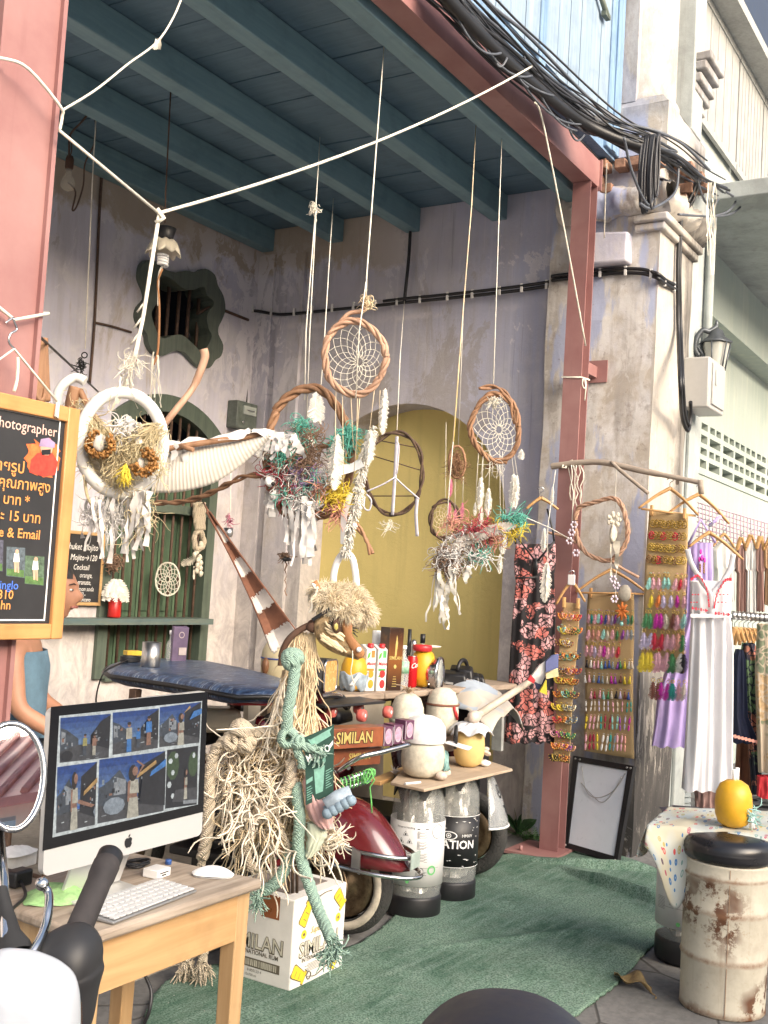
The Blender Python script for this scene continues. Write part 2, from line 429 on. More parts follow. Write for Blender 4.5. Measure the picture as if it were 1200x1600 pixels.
# -- the old shophouse
SH=thing('shophouse','old lilac shophouse with yellow arch and dark teal timber ceiling','shophouse',(6.5,3.5,0))
zp=lambda px,py:(lambda p:(p.x,p.z))(at(px,py,Y=YW))
z3=lambda a,b:zp(a/3,400+b/3)
OUTC=[z3(*p)for p in[(637,95),(645,45),(672,22),(705,26),(745,62),(800,80),(850,72),(900,78),(940,62),(985,90),(1000,140),(1026,190),(1035,250),(1020,300),(1003,335),(1003,370),(1025,420),(1015,470),(988,490),(962,525),(920,525),(880,492),(850,458),(820,446),(780,452),(740,470),(700,455),(675,412),(668,370),(640,330),(624,285),(634,240),(664,205),(660,165),(643,125)]]
INC=[z3(*p)for p in[(712,120),(730,98),(758,98),(800,124),(840,155),(890,160),(915,148),(938,150),(948,185),(978,212),(975,240),(955,262),(949,300),(955,340),(970,372),(962,402),(945,432),(920,450),(880,410),(830,372),(780,377),(745,388),(722,372),(708,345),(694,305),(688,270),(702,240),(722,205),(722,160)]]
def smooth2(p,k=3):
 n=len(p);out=[]
 for i in range(n):
  a,b,c,d=p[i-1],p[i],p[(i+1)%n],p[(i+2)%n]
  for j in range(k):
   t=j/k
   out.append(tuple(.5*((2*b[q])+(c[q]-a[q])*t+(2*a[q]-5*b[q]+4*c[q]-d[q])*t*t+(3*b[q]-a[q]-3*c[q]+d[q])*t**3)for q in(0,1)))
 return out
OUTC,INC=smooth2(OUTC),smooth2(INC)
WX0,WX1,WZ0,WZS,WZA=5.07,6.15,.8,2.55,2.75
def segarch(x0,x1,z0,zs,za,n=18):
 c=(x0+x1)/2;h=(x1-x0)/2;s=za-zs;R=(h*h+s*s)/(2*s);cz=za-R;a=math.asin(min(1,h/R))
 return[(x0,z0),(x1,z0)]+[(c+R*math.sin(a-2*a*i/n),cz+R*math.cos(a-2*a*i/n))for i in range(n+1)]
arch_hole=segarch(WX0,WX1,WZ0,WZS,WZA)
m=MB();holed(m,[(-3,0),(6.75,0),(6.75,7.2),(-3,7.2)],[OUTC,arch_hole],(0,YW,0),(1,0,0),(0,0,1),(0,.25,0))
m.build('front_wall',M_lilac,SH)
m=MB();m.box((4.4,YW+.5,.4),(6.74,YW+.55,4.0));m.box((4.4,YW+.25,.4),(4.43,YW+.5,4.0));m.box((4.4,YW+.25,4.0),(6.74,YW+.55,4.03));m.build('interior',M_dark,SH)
m=MB();fr=[]
n=len(OUTC);k=len(INC)
def res(poly,n):
 cx=sum(p[0]for p in poly)/len(poly);cz=sum(p[1]for p in poly)/len(poly);out=[]
 L=[0]
 for i in range(len(poly)):L.append(L[-1]+math.dist(poly[i],poly[(i+1)%len(poly)]))
 for i in range(n):
  s=L[-1]*i/n;j=max(q for q in range(len(poly))if L[q]<=s);f=(s-L[j])/(L[j+1]-L[j]);a,b=poly[j],poly[(j+1)%len(poly)]
  out.append((a[0]+(b[0]-a[0])*f,a[1]+(b[1]-a[1])*f))
 return out
holed(m,OUTC,[INC],(0,YW-.045,0),(1,0,0),(0,0,1),(0,.2,0))
cw=m.build('cartouche_window',M_greenf,SH)
for i in range(6):
 x=5.37+i*.105
 b=MB();b.tube([(x,YW+.06,2.95),(x,YW+.06,3.62)],.014,6);b.build('bar',M_iron,cw)
m=MB();inner=segarch(WX0+.085,WX1-.085,WZ0+.06,WZS-.1,WZA-.12)
holed(m,arch_hole,[inner],(0,YW-.03,0),(1,0,0),(0,0,1),(0,.16,0))
aw=m.build('arched_window',M_green,SH)
for z,h in((1.2,.05),(1.99,.06),(.83,.05)):m=MB();m.box((WX0+.09,YW-.035,z-h),(WX1-.09,YW+.05,z));m.build('rail',M_green,aw)
m=MB()
for i in range(5):
 x0=WX0+.09+i*.181;m.box((x0+.004,YW+.1,.86),(x0+.177,YW+.125,2.2));m.box((x0+.03,YW+.085,1.24),(x0+.15,YW+.1,1.9))
m.build('shutter',wood('shutter_green',(.055,.1,.06),(.11,.17,.1),5,.6,2),aw)
m=MB();m.box((4.55,YW-.16,1.16),(WX1-.1,YW-.04,1.2));m.build('ledge',wood('ledge_wood',(.07,.12,.13),(.13,.15,.12),5,.7,0),aw)
for i in range(10):
 x=WX0+.14+i*.09
 b=MB();b.tube([(x,YW+.02,.82),(x,YW+.02,2.66)],.011,6);b.build('bar',M_iron,aw)
AY0,AY1=3.10,4.74;AC=(AY0+AY1)/2;AR=(AY1-AY0)/2
ah=[(AY0,.02),(AY1,.02)]+[(AC+AR*math.cos(PI*i/28),1.98+AR*math.sin(PI*i/28))for i in range(29)]
ah=[(AY0,.02),(AY1,.02)]+[(AC+AR*math.cos(PI*i/28),1.98+AR*math.sin(PI*i/28))for i in range(0,29)]
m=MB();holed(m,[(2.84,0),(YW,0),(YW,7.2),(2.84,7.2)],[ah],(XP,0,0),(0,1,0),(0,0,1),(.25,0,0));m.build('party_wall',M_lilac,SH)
m=MB();m.box((XP+.25,2.86,0),(XP+.3,YW,4.3));m.build('arch_infill',M_yel,SH)
m=MB();m.box((XP-.035,4.86,0),(XP,5.08,3.98));m.box((XP-.02,5.16,0),(XP,YW,4.0));m.build('corner_pilaster',M_lilac,SH)
m=MB();x=-1.0;i=0
while x<XP:
 w=.3;m.box((x+.004,2.55,CEIL+RND.uniform(0,.006)),(min(x+w-.004,XP),YW,CEIL+.03));x+=w
m.build('ceiling',M_teal,SH)
m=MB();m.box((-1,2.5,CEIL+.035),(XP+.2,YW,CEIL+.06));m.build('floor_slab',M_dark,SH)
for y in(5.245,4.6,3.945,3.265,2.665):
 b=MB();b.box((-1.2,y-.055,JB),(XP-.001,y+.055,CEIL-.001),.006);b.build('joist',M_tealj,SH)
PX0,PX1,PY0,PY1=6.42,7.12,2.12,2.838
m=MB()
def rough_shaft(m,x0,x1,y0,y1,z0,z1,amp,seed,nz=40):
 def f(u,v):
  z=z0+(z1-z0)*v;s=u*4;k=int(s)%4;t=s-int(s)
  p=[(x0,y0),(x1,y0),(x1,y1),(x0,y1)];a,b=p[k],p[(k+1)%4]
  q=V((a[0]+(b[0]-a[0])*t,a[1]+(b[1]-a[1])*t,z));c=V(((x0+x1)/2,(y0+y1)/2,z))
  d=mnoise.noise(q*2.1+V((seed,0,0)))*amp+mnoise.noise(q*9+V((seed,3,0)))*amp*.45
  return q+(q-c).normalized()*d
 m.grid(f,48,nz,False,True,False)
rough_shaft(m,PX0,PX1,PY0,PY1,0,4.0,.012,3,60)
m.box((PX0+.05,PY0+.05,3.9),(PX1-.05,PY1-.05,4.02))
pier=m.build('pier',M_pier,SH)
m=MB()
for z,e,h in((3.8,.035,.05),(3.85,.06,.05)):
 m.box((PX0-e,PY0-e,z),(PX1+e*.6,PY0+.16,z+h),.012)
m.build('impost_moulding',M_pier,pier)
m=MB();m.ball((PX0-.01,2.47,3.7),.085,.235,.1,10,8,rough=.25,seed=4)
m=MB();m.hexa([(PX0-.1,2.29,3.6),(PX0+.1,2.29,3.6),(PX0+.1,2.66,3.6),(PX0-.1,2.66,3.6)],[(PX0-.07,2.3,3.8),(PX0+.1,2.3,3.8),(PX0+.1,2.66,3.83),(PX0-.08,2.66,3.83)],.018)
m.build('plaster_block',plaster('pier_plaster_block','lilac'),pier)
m=MB()
def ledge(u,v):
 y=2.05+.72*u;a=PI*(.1+1.3*v);r=.13+.05*mnoise.noise(V((u*6,v*4,2)))+.03*mnoise.noise(V((u*17,v*9,5)))
 return V((PX0+.02-r*math.sin(a)*1.1,y,4.0-r*math.cos(a)*.8))
m.grid(ledge,40,12,True,False,False)
def ledge2(u,v):
 x=PX0-.05+.85*u;a=PI*(.1+1.3*v);r=.12+.05*mnoise.noise(V((u*6,v*4,9)))+.03*mnoise.noise(V((u*17,v*9,7)))
 return V((x,PY0+.04-r*math.sin(a)*1.1,4.02-r*math.cos(a)*.9))
m.grid(ledge2,40,12,True,False,False)
m.build('crumbling_ledge',M_pier,pier)
r=random.Random(3)
for i in range(9):
 m=MB()
 y=2.14+r.random()*.5;z=4.06+r.choice((0,.075,.15));d=r.uniform(.0,.05)
 m.obox((PX0-.01-d,y,z+.03),V((.06,0,0)),V((0,r.uniform(.035,.06),0)),V((0,0,.03)),.006);m.build('exposed_brick',M_brick,pier)
for i in range(5):
 m=MB();x=PX0+.1+r.random()*.6;z=4.06+r.choice((0,.075,.15,.22))
 m.obox((x,PY0+.0-r.uniform(0,.04),z+.03),V((r.uniform(.035,.06),0,0)),V((0,.06,0)),V((0,0,.033)),.006);m.build('exposed_brick',M_brick,pier)
m=MB();rough_shaft(m,PX0+.03,PX1-.03,PY0+.05,PY1,4.0,4.34,.03,8,12);rough_shaft(m,PX0-.01,PX1+.12,PY0-.02,PY1,4.3,4.62,.012,5,12)
m.hexa([(PX0-.01,PY0-.02,4.62),(PX1+.12,PY0-.02,4.62),(PX1+.12,PY1,4.62),(PX0-.01,PY1,4.62)],[(PX0+.02,PY0+.03,4.68),(PX1+.05,PY0+.03,4.68),(PX1+.05,PY1,4.68),(PX0+.02,PY1,4.68)])
m.build('pedestal',M_pier,pier)
m=MB();rough_shaft(m,PX0+.005,PX1+.02,PY0+.2,PY1,4.66,7.2,.006,2,20);m.build('upper_pier',M_pier,pier)
m=MB();m.lathe([(.25,4.66),(.25,4.7),(.225,4.74),(.22,6.0),(.21,7.2)],(PX0+.27,PY0+.26,0),n=28);m.build('column',M_pier,pier)
m=MB();m.box((PX0+.55,PY0+.0,4.66),(PX1+.08,PY0+.3,7.2),.01);m.build('side_pilaster',plaster('weathered_pilaster','white'),pier)
m=MB();m.box((-1,2.5,4.27),(PX0+.02,2.8,7.2));m.build('upper_wall',M_white,SH)
M_pale=wood('pale_blue_planks',(.17,.24,.33),(.27,.345,.42),5,.7,2);M_blue=wood('blue_frame',(.11,.2,.34),(.22,.33,.46),5,.7,2)
for x0,x1 in((3.0,4.02),(4.1,5.15),(5.24,6.19)):
 m=MB();n=6;w=(x1-x0)/n
 for i in range(n):m.box((x0+i*w+.004,2.41+RND.uniform(0,.006),4.4),(x0+(i+1)*w-.004,2.44,7.0))
 s=m.build('shutter',M_pale,SH)
 m=MB();m.box((x0+.01,2.442,4.4),(x1-.01,2.448,7.0));m.build('backing',M_blue,s)
m=MB()
for x0,x1 in((4.022,4.098),(5.152,5.238),(6.192,6.41),(2.9,2.998)):m.box((x0,2.405,4.3),(x1,2.5,7.1),.006)
m.box((2.9,2.43,4.28),(6.4,2.499,4.395));m.box((6.27,2.395,4.3),(6.33,2.404,7.1));m.build('window_frame',M_blue,SH)
m=MB();m.box((5.98,2.37,5.02),(6.06,2.40,5.05));m.tube([(5.9,2.385,5.12),(6.02,2.38,5.04),(6.05,2.385,5.03)],.018,8);m.build('shutter_latch',M_greenf,SH)
# -- steel portal frame
SF=thing('steel_portal','red oxide painted steel post and beam frame along the arcade edge','steel frame',(6.12,2.5,0))
def hpost(m,x,y,z0,z1,w,tf):
 h=w/2
 m.box((x-h,y-h,z0),(x+h,y-h+tf,z1));m.box((x-h,y+h-tf,z0),(x+h,y+h,z1));m.box((x-tf/2,y-h+tf,z0),(x+tf/2,y+h-tf,z1))
RPX,RPY=6.15,2.515
m=MB();h=.058
m.box((RPX-h,RPY-h,.012),(RPX-h+.009,RPY+h,4.05));m.box((RPX+h-.009,RPY-h,.012),(RPX+h,RPY+h,4.05));m.box((RPX-h+.009,RPY-.006,.012),(RPX+h-.009,RPY+.006,4.05))
m.box((RPX-h-.001,RPY-h-.002,0.93),(RPX-h+.004,RPY+h+.002,0.94))
m.build('post',M_red,SF)
m=MB();m.box((RPX-.24,RPY-.1,.013),(RPX+.1,RPY+.2,.03));m.tube([(RPX-.18,RPY+.12,.02),(RPX-.18,RPY+.12,.06)],.012,6);m.build('base_plate',M_red,SF)
m=MB();a=at(937,585,Y=RPY);m.box((RPX+h,RPY-.035,a.z-.05),(PX0-.005,RPY+.035,a.z+.02));m.box((PX0-.012,RPY-.1,a.z-.08),(PX0-.002,RPY+.07,a.z+.06));m.build('bracket',M_red,SF)
m=MB();m.box((1.0,RPY-.06,4.05),(RPX+.075,RPY-.05,4.215));m.box((1.0,RPY+.05,4.05),(RPX+.075,RPY+.06,4.215));m.box((1.0,RPY-.05,4.05),(RPX+.075,RPY+.05,4.06));m.box((1.0,RPY-.05,4.2),(RPX+.075,RPY+.05,4.21));m.box((RPX+.07,RPY-.075,4.03),(RPX+.082,RPY+.06,4.225))
m.build('beam',M_red,SF)
LX0,LX1,LY=1.80,2.01,2.5
m=MB();m.box((LX0,LY-.1,.012),(LX0+.014,LY+.1,4.05));m.box((LX1-.014,LY-.1,.012),(LX1,LY+.1,4.05));m.box((LX0+.014,LY-.085,.012),(LX1-.014,LY-.073,4.05));m.build('post',M_red,SF)
m=MB();m.box((LX0-.08,LY-.16,0),(LX1+.08,LY+.16,.012));m.build('base_plate',M_red,SF)
# -- neighbouring mint shophouse
NB=thing('neighbouring_shophouse','pale mint green shophouse with white pier and ventilation blocks','shophouse',(9.5,2.6,0))
YB,YL2=2.4,2.62
m=MB();m.box((PX1+.0,2.13,0),(7.52,2.9,4.3),.01);m.build('pier',M_white,NB)
pb=NB.children[-1]
m=MB();m.box((PX1-.005,2.095,2.9),(7.54,2.129,2.98),.01);m.box((PX1+.06,2.105,.05),(7.3,2.129,2.9),.006);m.tube([(7.44,2.09,2.9),(7.44,2.09,4.2)],.03,10);m.build('pier_trim',M_white,pb)
va,vb=at(1090,648,Y=YL2),at(1195,703,Y=YL2)
zt=at(1093.8,651,Y=YL2).z;zb=at(1191,772,Y=YL2).z
rowh=(zt-zb)/2;holes=[]
cols=[];x=va.x
px_cols=[(1093,1103,0),(1107,1124,1),(1128.5,1145,1),(1147.5,1162,1),(1165,1179,1),(1182,1196,1),(1199,1212,1)]
for a,b,dbl in px_cols:
 x0=at(a,690,Y=YL2).x;x1=at(b,690,Y=YL2).x;w=x1-x0
 for rI in range(2):
  z1=zt-rI*rowh-.045;zm=z1-rowh*.36;z0=z1-rowh*.80
  if dbl:
   holes+=[[(x0,zm+.02),(x0+w*.43,zm+.02),(x0+w*.43,z1),(x0,z1)],[(x0+w*.57,zm+.02),(x1,zm+.02),(x1,z1),(x0+w*.57,z1)],[(x0,z0),(x1,z0),(x1,zm-.025),(x0,zm-.025)]]
  else:holes+=[[(x0,zm+.02),(x1,zm+.02),(x1,z1),(x0,z1)],[(x0,z0),(x1,z0),(x1,zm-.025),(x0,zm-.025)]]
m=MB();X2=16
holed(m,[(7.5,0),(X2,0),(X2,3.9),(7.5,3.9)],[[(va.x-.2,zb-.06),(at(1214,690,Y=YL2).x,zb-.06),(at(1214,690,Y=YL2).x,zt+.04),(va.x-.2,zt+.04)]],(0,YL2,0),(1,0,0),(0,0,1),(0,.2,0));m.build('wall',M_mint,NB)
m=MB();holed(m,[(va.x-.199,zb-.059),(at(1214,690,Y=YL2).x-.001,zb-.059),(at(1214,690,Y=YL2).x-.001,zt+.039),(va.x-.199,zt+.039)],holes,(0,YL2-.012,0),(1,0,0),(0,0,1),(0,.1,0));m.build('ventilation_blocks',M_mint,NB)
m=MB();m.box((7.6,YL2+.3,1.5),(X2,YL2+.33,3.5));m.build('interior',mat('interior_shade',(.16,.13,.11),.9,var=.6,scale=4),NB)
zbb=at(1102,483,Y=YB).z
m=MB();m.box((7.5,YB,zbb),(X2,YB+.4,4.35));m.build('ring_beam',plaster('cream_wash','mint'),NB)
m=MB();m.box((7.5,1.1,4.35),(X2,YB+.3,4.47),.01);m.build('canopy',M_white,NB)
zs0=at(1096,197,Y=YB).z
M_cream=wood('cream_planks',(.27,.27,.255),(.36,.36,.35),5,.65,2)
m=MB();m.box((7.2,YB+.03,4.47),(X2,YB+.3,7.4));m.build('upper_wall',M_white,NB)
xs=[7.35]+[at(p,q,Y=YB).x for p,q in((1155,60),(1193,115),(1228,165))]
for a,b in zip(xs,xs[1:]):
 m=MB();n=8;w=(b-a-.03)/n
 for i in range(n):m.box((a+.015+i*w+.006,YB-.015,zs0+.06),(a+.015+(i+1)*w-.006,YB+.0,6.15))
 for q in(zs0,6.15):m.box((a+.01,YB-.025,q),(b-.01,YB+.005,q+.06))
 s=m.build('shutter',M_cream,NB)
m=MB();m.box((7.3,YB-.03,6.4),(X2,YB+.02,7.4));m.build('dark_louvre',mat('navy_shade',(.02,.035,.07),.7),NB)
m=MB();m.box((7.3,YB-.2,6.215),(X2,YB+.02,6.3));m.build('lintel',M_cream,NB)
m=MB();cx=at(1085,130,Y=2.16)
for z,e in((-.16,.02),(-.1,.05),(-.04,.08),(.04,.11),(.1,.14)):m.box((7.0,2.16-e,cx.z+z),(7.34,2.42,cx.z+z+.06+.001*e),.012)
m.build('capital',plaster('grey_capital','pier'),NB)
OP=thing('terrace_house','white terrace house across the street with pink tiled roof','house',(-3,-15,0))
m=MB();hs=[]
for i in range(8):hs+=[[(-15+i*3.2,4.3),(-13.4+i*3.2,4.3),(-13.4+i*3.2,5.6),(-15+i*3.2,5.6)],[(-15.2+i*3.2,.0+.05),(-13.2+i*3.2,.05),(-13.2+i*3.2,2.6),(-15.2+i*3.2,2.6)]]
holed(m,[(-16,0),(12,0),(12,5.8),(-16,5.8)],hs,(0,-15,0),(1,0,0),(0,0,1),(0,-.25,0));m.build('wall',mat('bright_limewash',(.75,.74,.71),.9,var=.08,scale=3),OP)
m=MB();m.box((-15.8,-15.6,.1),(11.8,-15.5,5.7));m.build('shutter',M_blue,OP)
m=MB();m.prism([(-14.4,5.6),(-14.4,5.75),(-18.5,8.1),(-18.5,7.95)],(-16.4,0,0),(0,1,0),(0,0,1),(28.8,0,0))
for i in range(70):m.tube([(-16.2+i*.41,-14.42,5.8),(-16.2+i*.41,-18.4,8.12)],.07,5)
m.prism([(-14.0,3.1),(-14.0,3.2),(-15,3.6),(-15,3.5)],(-16.2,0,0),(0,1,0),(0,0,1),(28.4,0,0));m.build('roof',mat('pink_roof_tiles',(.5,.2,.17),.7,var=.3,scale=3),OP)
# -- photographer's desk and computer
def atp(px,py,P0,N):
 d=CF+CR*((px-600)/FPX)-CU*((py-800)/FPX);P0,N=V(P0),V(N)
 return CP+d*((P0-CP).dot(N)/d.dot(N))
M_dtop=wood('worn_desk_top',(.2,.155,.115),(.42,.35,.28),6,.6,0,.4)
M_dwood=wood('honey_pine',(.37,.21,.085),(.52,.34,.165),4,.45,0)
M_dleg=wood('honey_pine_leg',(.37,.225,.1),(.5,.34,.18),4,.45,2)
DZ=.74
dk=thing('wooden_desk','small honey coloured wooden desk with worn grey top carrying the computer','desk',(2.1,2.0,0))
fl,fr,br,bl=[at(*p,Z=DZ)for p in((139,1462),(411,1373),(262,1333),(0,1398))]
br=V((fr.x-.045,fr.y+.44,DZ));bl=V((fl.x+.03,fl.y+.42,DZ))
m=MB();m.hexa([p-V((0,0,.028))for p in(fl,fr,br,bl)],[fl,fr,br,bl],.009);m.build('desktop',M_dtop,dk)
inn=lambda p,q,a,b:p
ux=(fr-fl).normalized();uy=V((-ux.y,ux.x,0))
m=MB();a,b=fl+ux*.03+uy*.035-V((0,0,.09)),fr-ux*.03+uy*.035-V((0,0,.09));m.bar(a,b,.018,.122);m.build('apron',M_dwood,dk)
m=MB();m.bar(fr-ux*.035+uy*.06-V((0,0,.09)),br-ux*.035-uy*.06-V((0,0,.09)),.018,.122);m.build('apron',M_dleg,dk)
m=MB();m.bar(fl+ux*.035+uy*.06-V((0,0,.09)),bl+ux*.035-uy*.06-V((0,0,.09)),.018,.122);m.build('apron',M_dleg,dk)
m=MB();m.bar(bl+ux*.03-uy*.035-V((0,0,.09)),br-ux*.03-uy*.035-V((0,0,.09)),.018,.122);m.build('apron',M_dwood,dk)
for c in(fl+ux*.045+uy*.05,fr-ux*.045+uy*.05,br-ux*.045-uy*.05,bl+ux*.05-uy*.05):
 m=MB();w=.026
 m.hexa([V((c.x,c.y,0))+ux*i*w*.8+uy*j*w*.8 for i,j in((-1,-1),(1,-1),(1,1),(-1,1))],[V((c.x,c.y,DZ-.03))+ux*i*w+uy*j*w for i,j in((-1,-1),(1,-1),(1,1),(-1,1))],.004)
 m.build('leg',M_dleg,dk)
P_tl,P_tr,P_bl,P_br=at(80,1107,D=2.45),at(325,1079,D=2.85),at(63,1370,D=2.43),at(318,1307,D=2.82)
ex=(P_tr-P_tl).normalized();N0=ex.cross(P_bl-P_tl).normalized()
if N0.dot(CP-P_tl)<0:N0=-N0
ey=N0.cross(ex)
if ey.z<0:ey=-ey
cen=(P_tl+P_tr+P_bl+P_br)/4;W2=.252;H2=.192
cen=cen+ex*0.0
pc=thing('desktop_computer','slim silver desktop computer showing a grid of six portrait photos','computer',(cen.x,cen.y,DZ))
M_alu=mat('aluminium',(.62,.62,.61),.32,.45,.04,2)
M_bez=NT('glossy_black_glass');M_bez.set((.004,.004,.005),.03);M_bez=M_bez.m
def rrect(w,h,r,n=5):
 out=[]
 for cx,cy,a in((w-r,h-r,0),(-w+r,h-r,PI/2),(-w+r,-h+r,PI),(w-r,-h+r,1.5*PI)):
  out+=[(cx+r*math.cos(a+PI/2*i/n),cy+r*math.sin(a+PI/2*i/n))for i in range(n+1)]
 return out
wq=(P_tr-P_tl).length/2;hq=(P_tl-P_bl).length/2
m=MB();m.prism(rrect(wq,hq,.016),cen,ex,ey,-N0*.018);m.build('housing',M_alu,pc)
tl,tr,blz,brz=[atp(x/3,1050+y/3,cen,N0)for x,y in((238,163),(972,92),(198,838),(950,655))]
q=lambda p,d:p+N0*d
m=MB();m.prism([((p-cen).dot(ex),(p-cen).dot(ey))for p in(blz,brz,tr,tl)],cen+N0*.0005,ex,ey,N0*.0015);m.build('screen_glass',M_bez,pc)
def glow(name,col,e=.5):
 if name in MC:return MC[name]
 t=NT(name);t.set((.01,.01,.01),.3);t.b.inputs['Emission Color'].default_value=c4(col);t.b.inputs['Emission Strength'].default_value=e
 n=t.noise(t.pos(),90,5,.7);t.l(t.mix(t.ramp(n,[(.3,0.),(.7,1.)]),tuple(x*.55 for x in col[:3]),tuple(min(1,x*1.35)for x in col[:3])),t.b.inputs['Emission Color'])
 MC[name]=t.m;return t.m
SG={'w':glow('screen_white',(.5,.53,.52)),'s':glow('screen_sky',(.03,.1,.33)),'r':glow('screen_road',(.055,.055,.06)),'d':glow('screen_dark',(.012,.014,.02)),'b':glow('screen_wall',(.05,.06,.075)),'k':glow('screen_skin',(.25,.13,.09)),'c':glow('screen_cream',(.38,.35,.28)),'h':glow('screen_hair',(.02,.012,.01)),'u':glow('screen_blue',(.04,.16,.4)),'o':glow('screen_awning',(.4,.24,.09)),'y':glow('screen_yellow',(.32,.28,.1)),'g':glow('screen_leaf',(.04,.07,.03)),'v':glow('screen_silver',(.22,.25,.28)),'p':glow('screen_pale',(.24,.25,.26))}
for i in range(5):SG['s%d'%i]=glow('screen_sky_%s'%'abcde'[i],tuple(a*(1-i/4)+b*i/4 for a,b in zip((.1,.17,.3),(.012,.05,.2))))
SK=list(SG)
def screen_poly(m,pts,key,dz):
 m.mi=SK.index(key);f=m.face([m.v(q(p,dz))for p in pts])
m=MB();m.face([m.v(q(atp(x/3,1050+y/3,cen,N0),.0022))for x,y in((243,775),(925,620),(945,135),(275,205))]);m.build('photo_page',SG['w'],pc)
def bil(Q,u,v):return(Q[0]*(1-u)+Q[1]*u)*(1-v)+(Q[3]*(1-u)+Q[2]*u)*v
def ell(cx,cy,rx,ry,n=10):return[(cx+rx*math.cos(2*PI*i/n),cy+ry*math.sin(2*PI*i/n))for i in range(n)]
def lady(x,s,y0):
 return[('c',[(x-.1*s,y0),(x+.1*s,y0),(x+.075*s,y0+.36*s),(x-.075*s,y0+.36*s)]),('k',[(x-.07*s,y0+.36*s),(x+.07*s,y0+.36*s),(x+.06*s,y0+.46*s),(x-.06*s,y0+.46*s)]),('c',[(x-.075*s,y0+.44*s),(x+.09*s,y0+.43*s),(x+.075*s,y0+.68*s),(x-.07*s,y0+.68*s)]),('k',[(x-.1*s,y0+.3*s),(x-.07*s,y0+.3*s),(x-.055*s,y0+.67*s),(x-.1*s,y0+.66*s)]),('h',ell(x-.02*s,y0+.8*s,.075*s,.15*s)),('k',ell(x+.02*s,y0+.83*s,.05*s,.085*s))]
def man(x,s,y0,a,b):
 return[(b,[(x-.07*s,y0),(x+.07*s,y0),(x+.06*s,y0+.45*s),(x-.06*s,y0+.45*s)]),(a,[(x-.09*s,y0+.42*s),(x+.09*s,y0+.42*s),(x+.08*s,y0+.78*s),(x-.08*s,y0+.78*s)]),('k',ell(x,y0+.87*s,.05*s,.08*s)),('h',ell(x,y0+.92*s,.06*s,.05*s))]
SKY=[('s%d'%i,[(0,.35+.13*i),(1,.35+.13*i),(1,.48+.13*i),(0,.48+.13*i)])for i in range(5)]
street=[('s',[(0,.35),(1,.35),(1,1),(0,1)]),('r',[(0,0),(1,0),(1,.36),(0,.36)]),('b',[(0,.25),(.36,.36),(.36,.5),(.12,.72),(0,.78)]),('p',[(.02,.4),(.1,.42),(.1,.66),(.02,.7)]),('d',[(1,.2),(.6,.36),(.6,.55),(.8,.85),(1,.98)])]
lane=[('s',[(0,.3),(1,.3),(1,1),(0,1)]),('r',[(0,0),(1,0),(1,.3),(0,.3)]),('b',[(0,.26),(.45,.3),(.45,.52),(.3,.8),(.1,.6),(0,.55)]),('p',[(.22,.4),(.4,.4),(.4,.62),(.22,.7)]),('d',[(1,.12),(.58,.25),(.6,.8),(1,1)])]
photos=[([(275,425),(505,400),(515,195),(280,215)],street+[('d',ell(.12,.14,.12,.12))]+man(.47,.5,.12,'y','b')+man(.66,.5,.1,'k','c')),([(523,388),(735,355),(740,170),(525,190)],street+man(.33,.75,.02,'c','u')+man(.53,.5,.1,'u','b')+man(.76,.75,.12,'u','k')),([(742,352),(930,330),(938,140),(745,165)],lane+[('v',ell(.25,.22,.17,.13)),('u',[(.7,.6),(1,.72),(1,.85),(.8,.8)]),('o',[(.55,.78),(.72,.9),(.7,.96)])]+lady(.5,.85,.0)),([(258,755),(440,715),(450,420),(265,445)],lane+[('o',[(.65,.5),(1,.68),(1,.76),(.66,.57)]),('v',ell(1.0,.22,.08,.1,6)[2:5])]+lady(.42,.95,.0)+[('k',[(.5,.4),(.86,.3),(.95,.33),(.52,.46)])]),([(452,710),(762,650),(770,370),(462,410)],lane+[('v',ell(.22,.24,.16,.14)),('d',[(.6,.2),(1,.1),(1,.8),(.64,.7)]),('o',[(.55,.62),(.85,.82),(.84,.88),(.55,.68)]),('u',[(.75,.62),(1,.76),(1,.88),(.77,.7)])]+lady(.5,.9,.0)+[('k',[(.53,.62),(.66,.82),(.55,.92),(.53,.9),(.62,.82)])]),([(770,640),(918,620),(925,345),(780,365)],[('d',[(0,0),(1,0),(1,1),(0,1)]),('g',ell(.2,.72,.2,.25)),('g',ell(.85,.7,.16,.22)),('w',ell(.12,.8,.07,.05,6)),('w',ell(.3,.88,.06,.05,6)),('w',ell(.2,.6,.06,.05,6)),('w',ell(.1,.4,.07,.06,6)),('w',ell(.22,.2,.06,.05,6)),('w',ell(.86,.85,.05,.05,6)),('r',[(.2,.1),(1,.05),(1,.3),(.3,.3)]),('p',[(.55,.04),(1,.03),(1,.09),(.55,.1)])]+lady(.62,.55,.12)),]
for Q,items in photos:
 Q3=[atp(x/3,1050+y/3,cen,N0)for x,y in Q]
 rr=random.Random(int(Q[0][0]));items=[items[0]]+SKY+items[1:5]+[(rr.choice('bpdvrkdb'),(lambda x,y,w,h_:[(x,y),(x+w,y+rr.uniform(-.01,.01)),(x+w,y+h_),(x,y+h_)])(rr.choice((rr.uniform(0,.3),rr.uniform(.62,.94))),rr.uniform(.3,.62),rr.uniform(.012,.05),rr.uniform(.02,.08)))for _ in range(26)]+[(rr.choice('pdvw'),(lambda x,y:[(x,y),(x+.07,y+.004),(x+.07,y+.018),(x,y+.014)])(rr.uniform(0,.92),rr.uniform(.02,.28)))for _ in range(6)]+items[5:]if items[0][0]=='s' else items
 m=MB()
 for i,(k,poly)in enumerate(items):
  screen_poly(m,[bil(Q3,max(0,min(1,u)),max(0,min(1,v)))for u,v in poly],k,.0028+.0001*i)
 m.build('displayed_photo',[SG[k]for k in SK],pc)
lg=atp(600/3,1050+797/3,cen,N0)
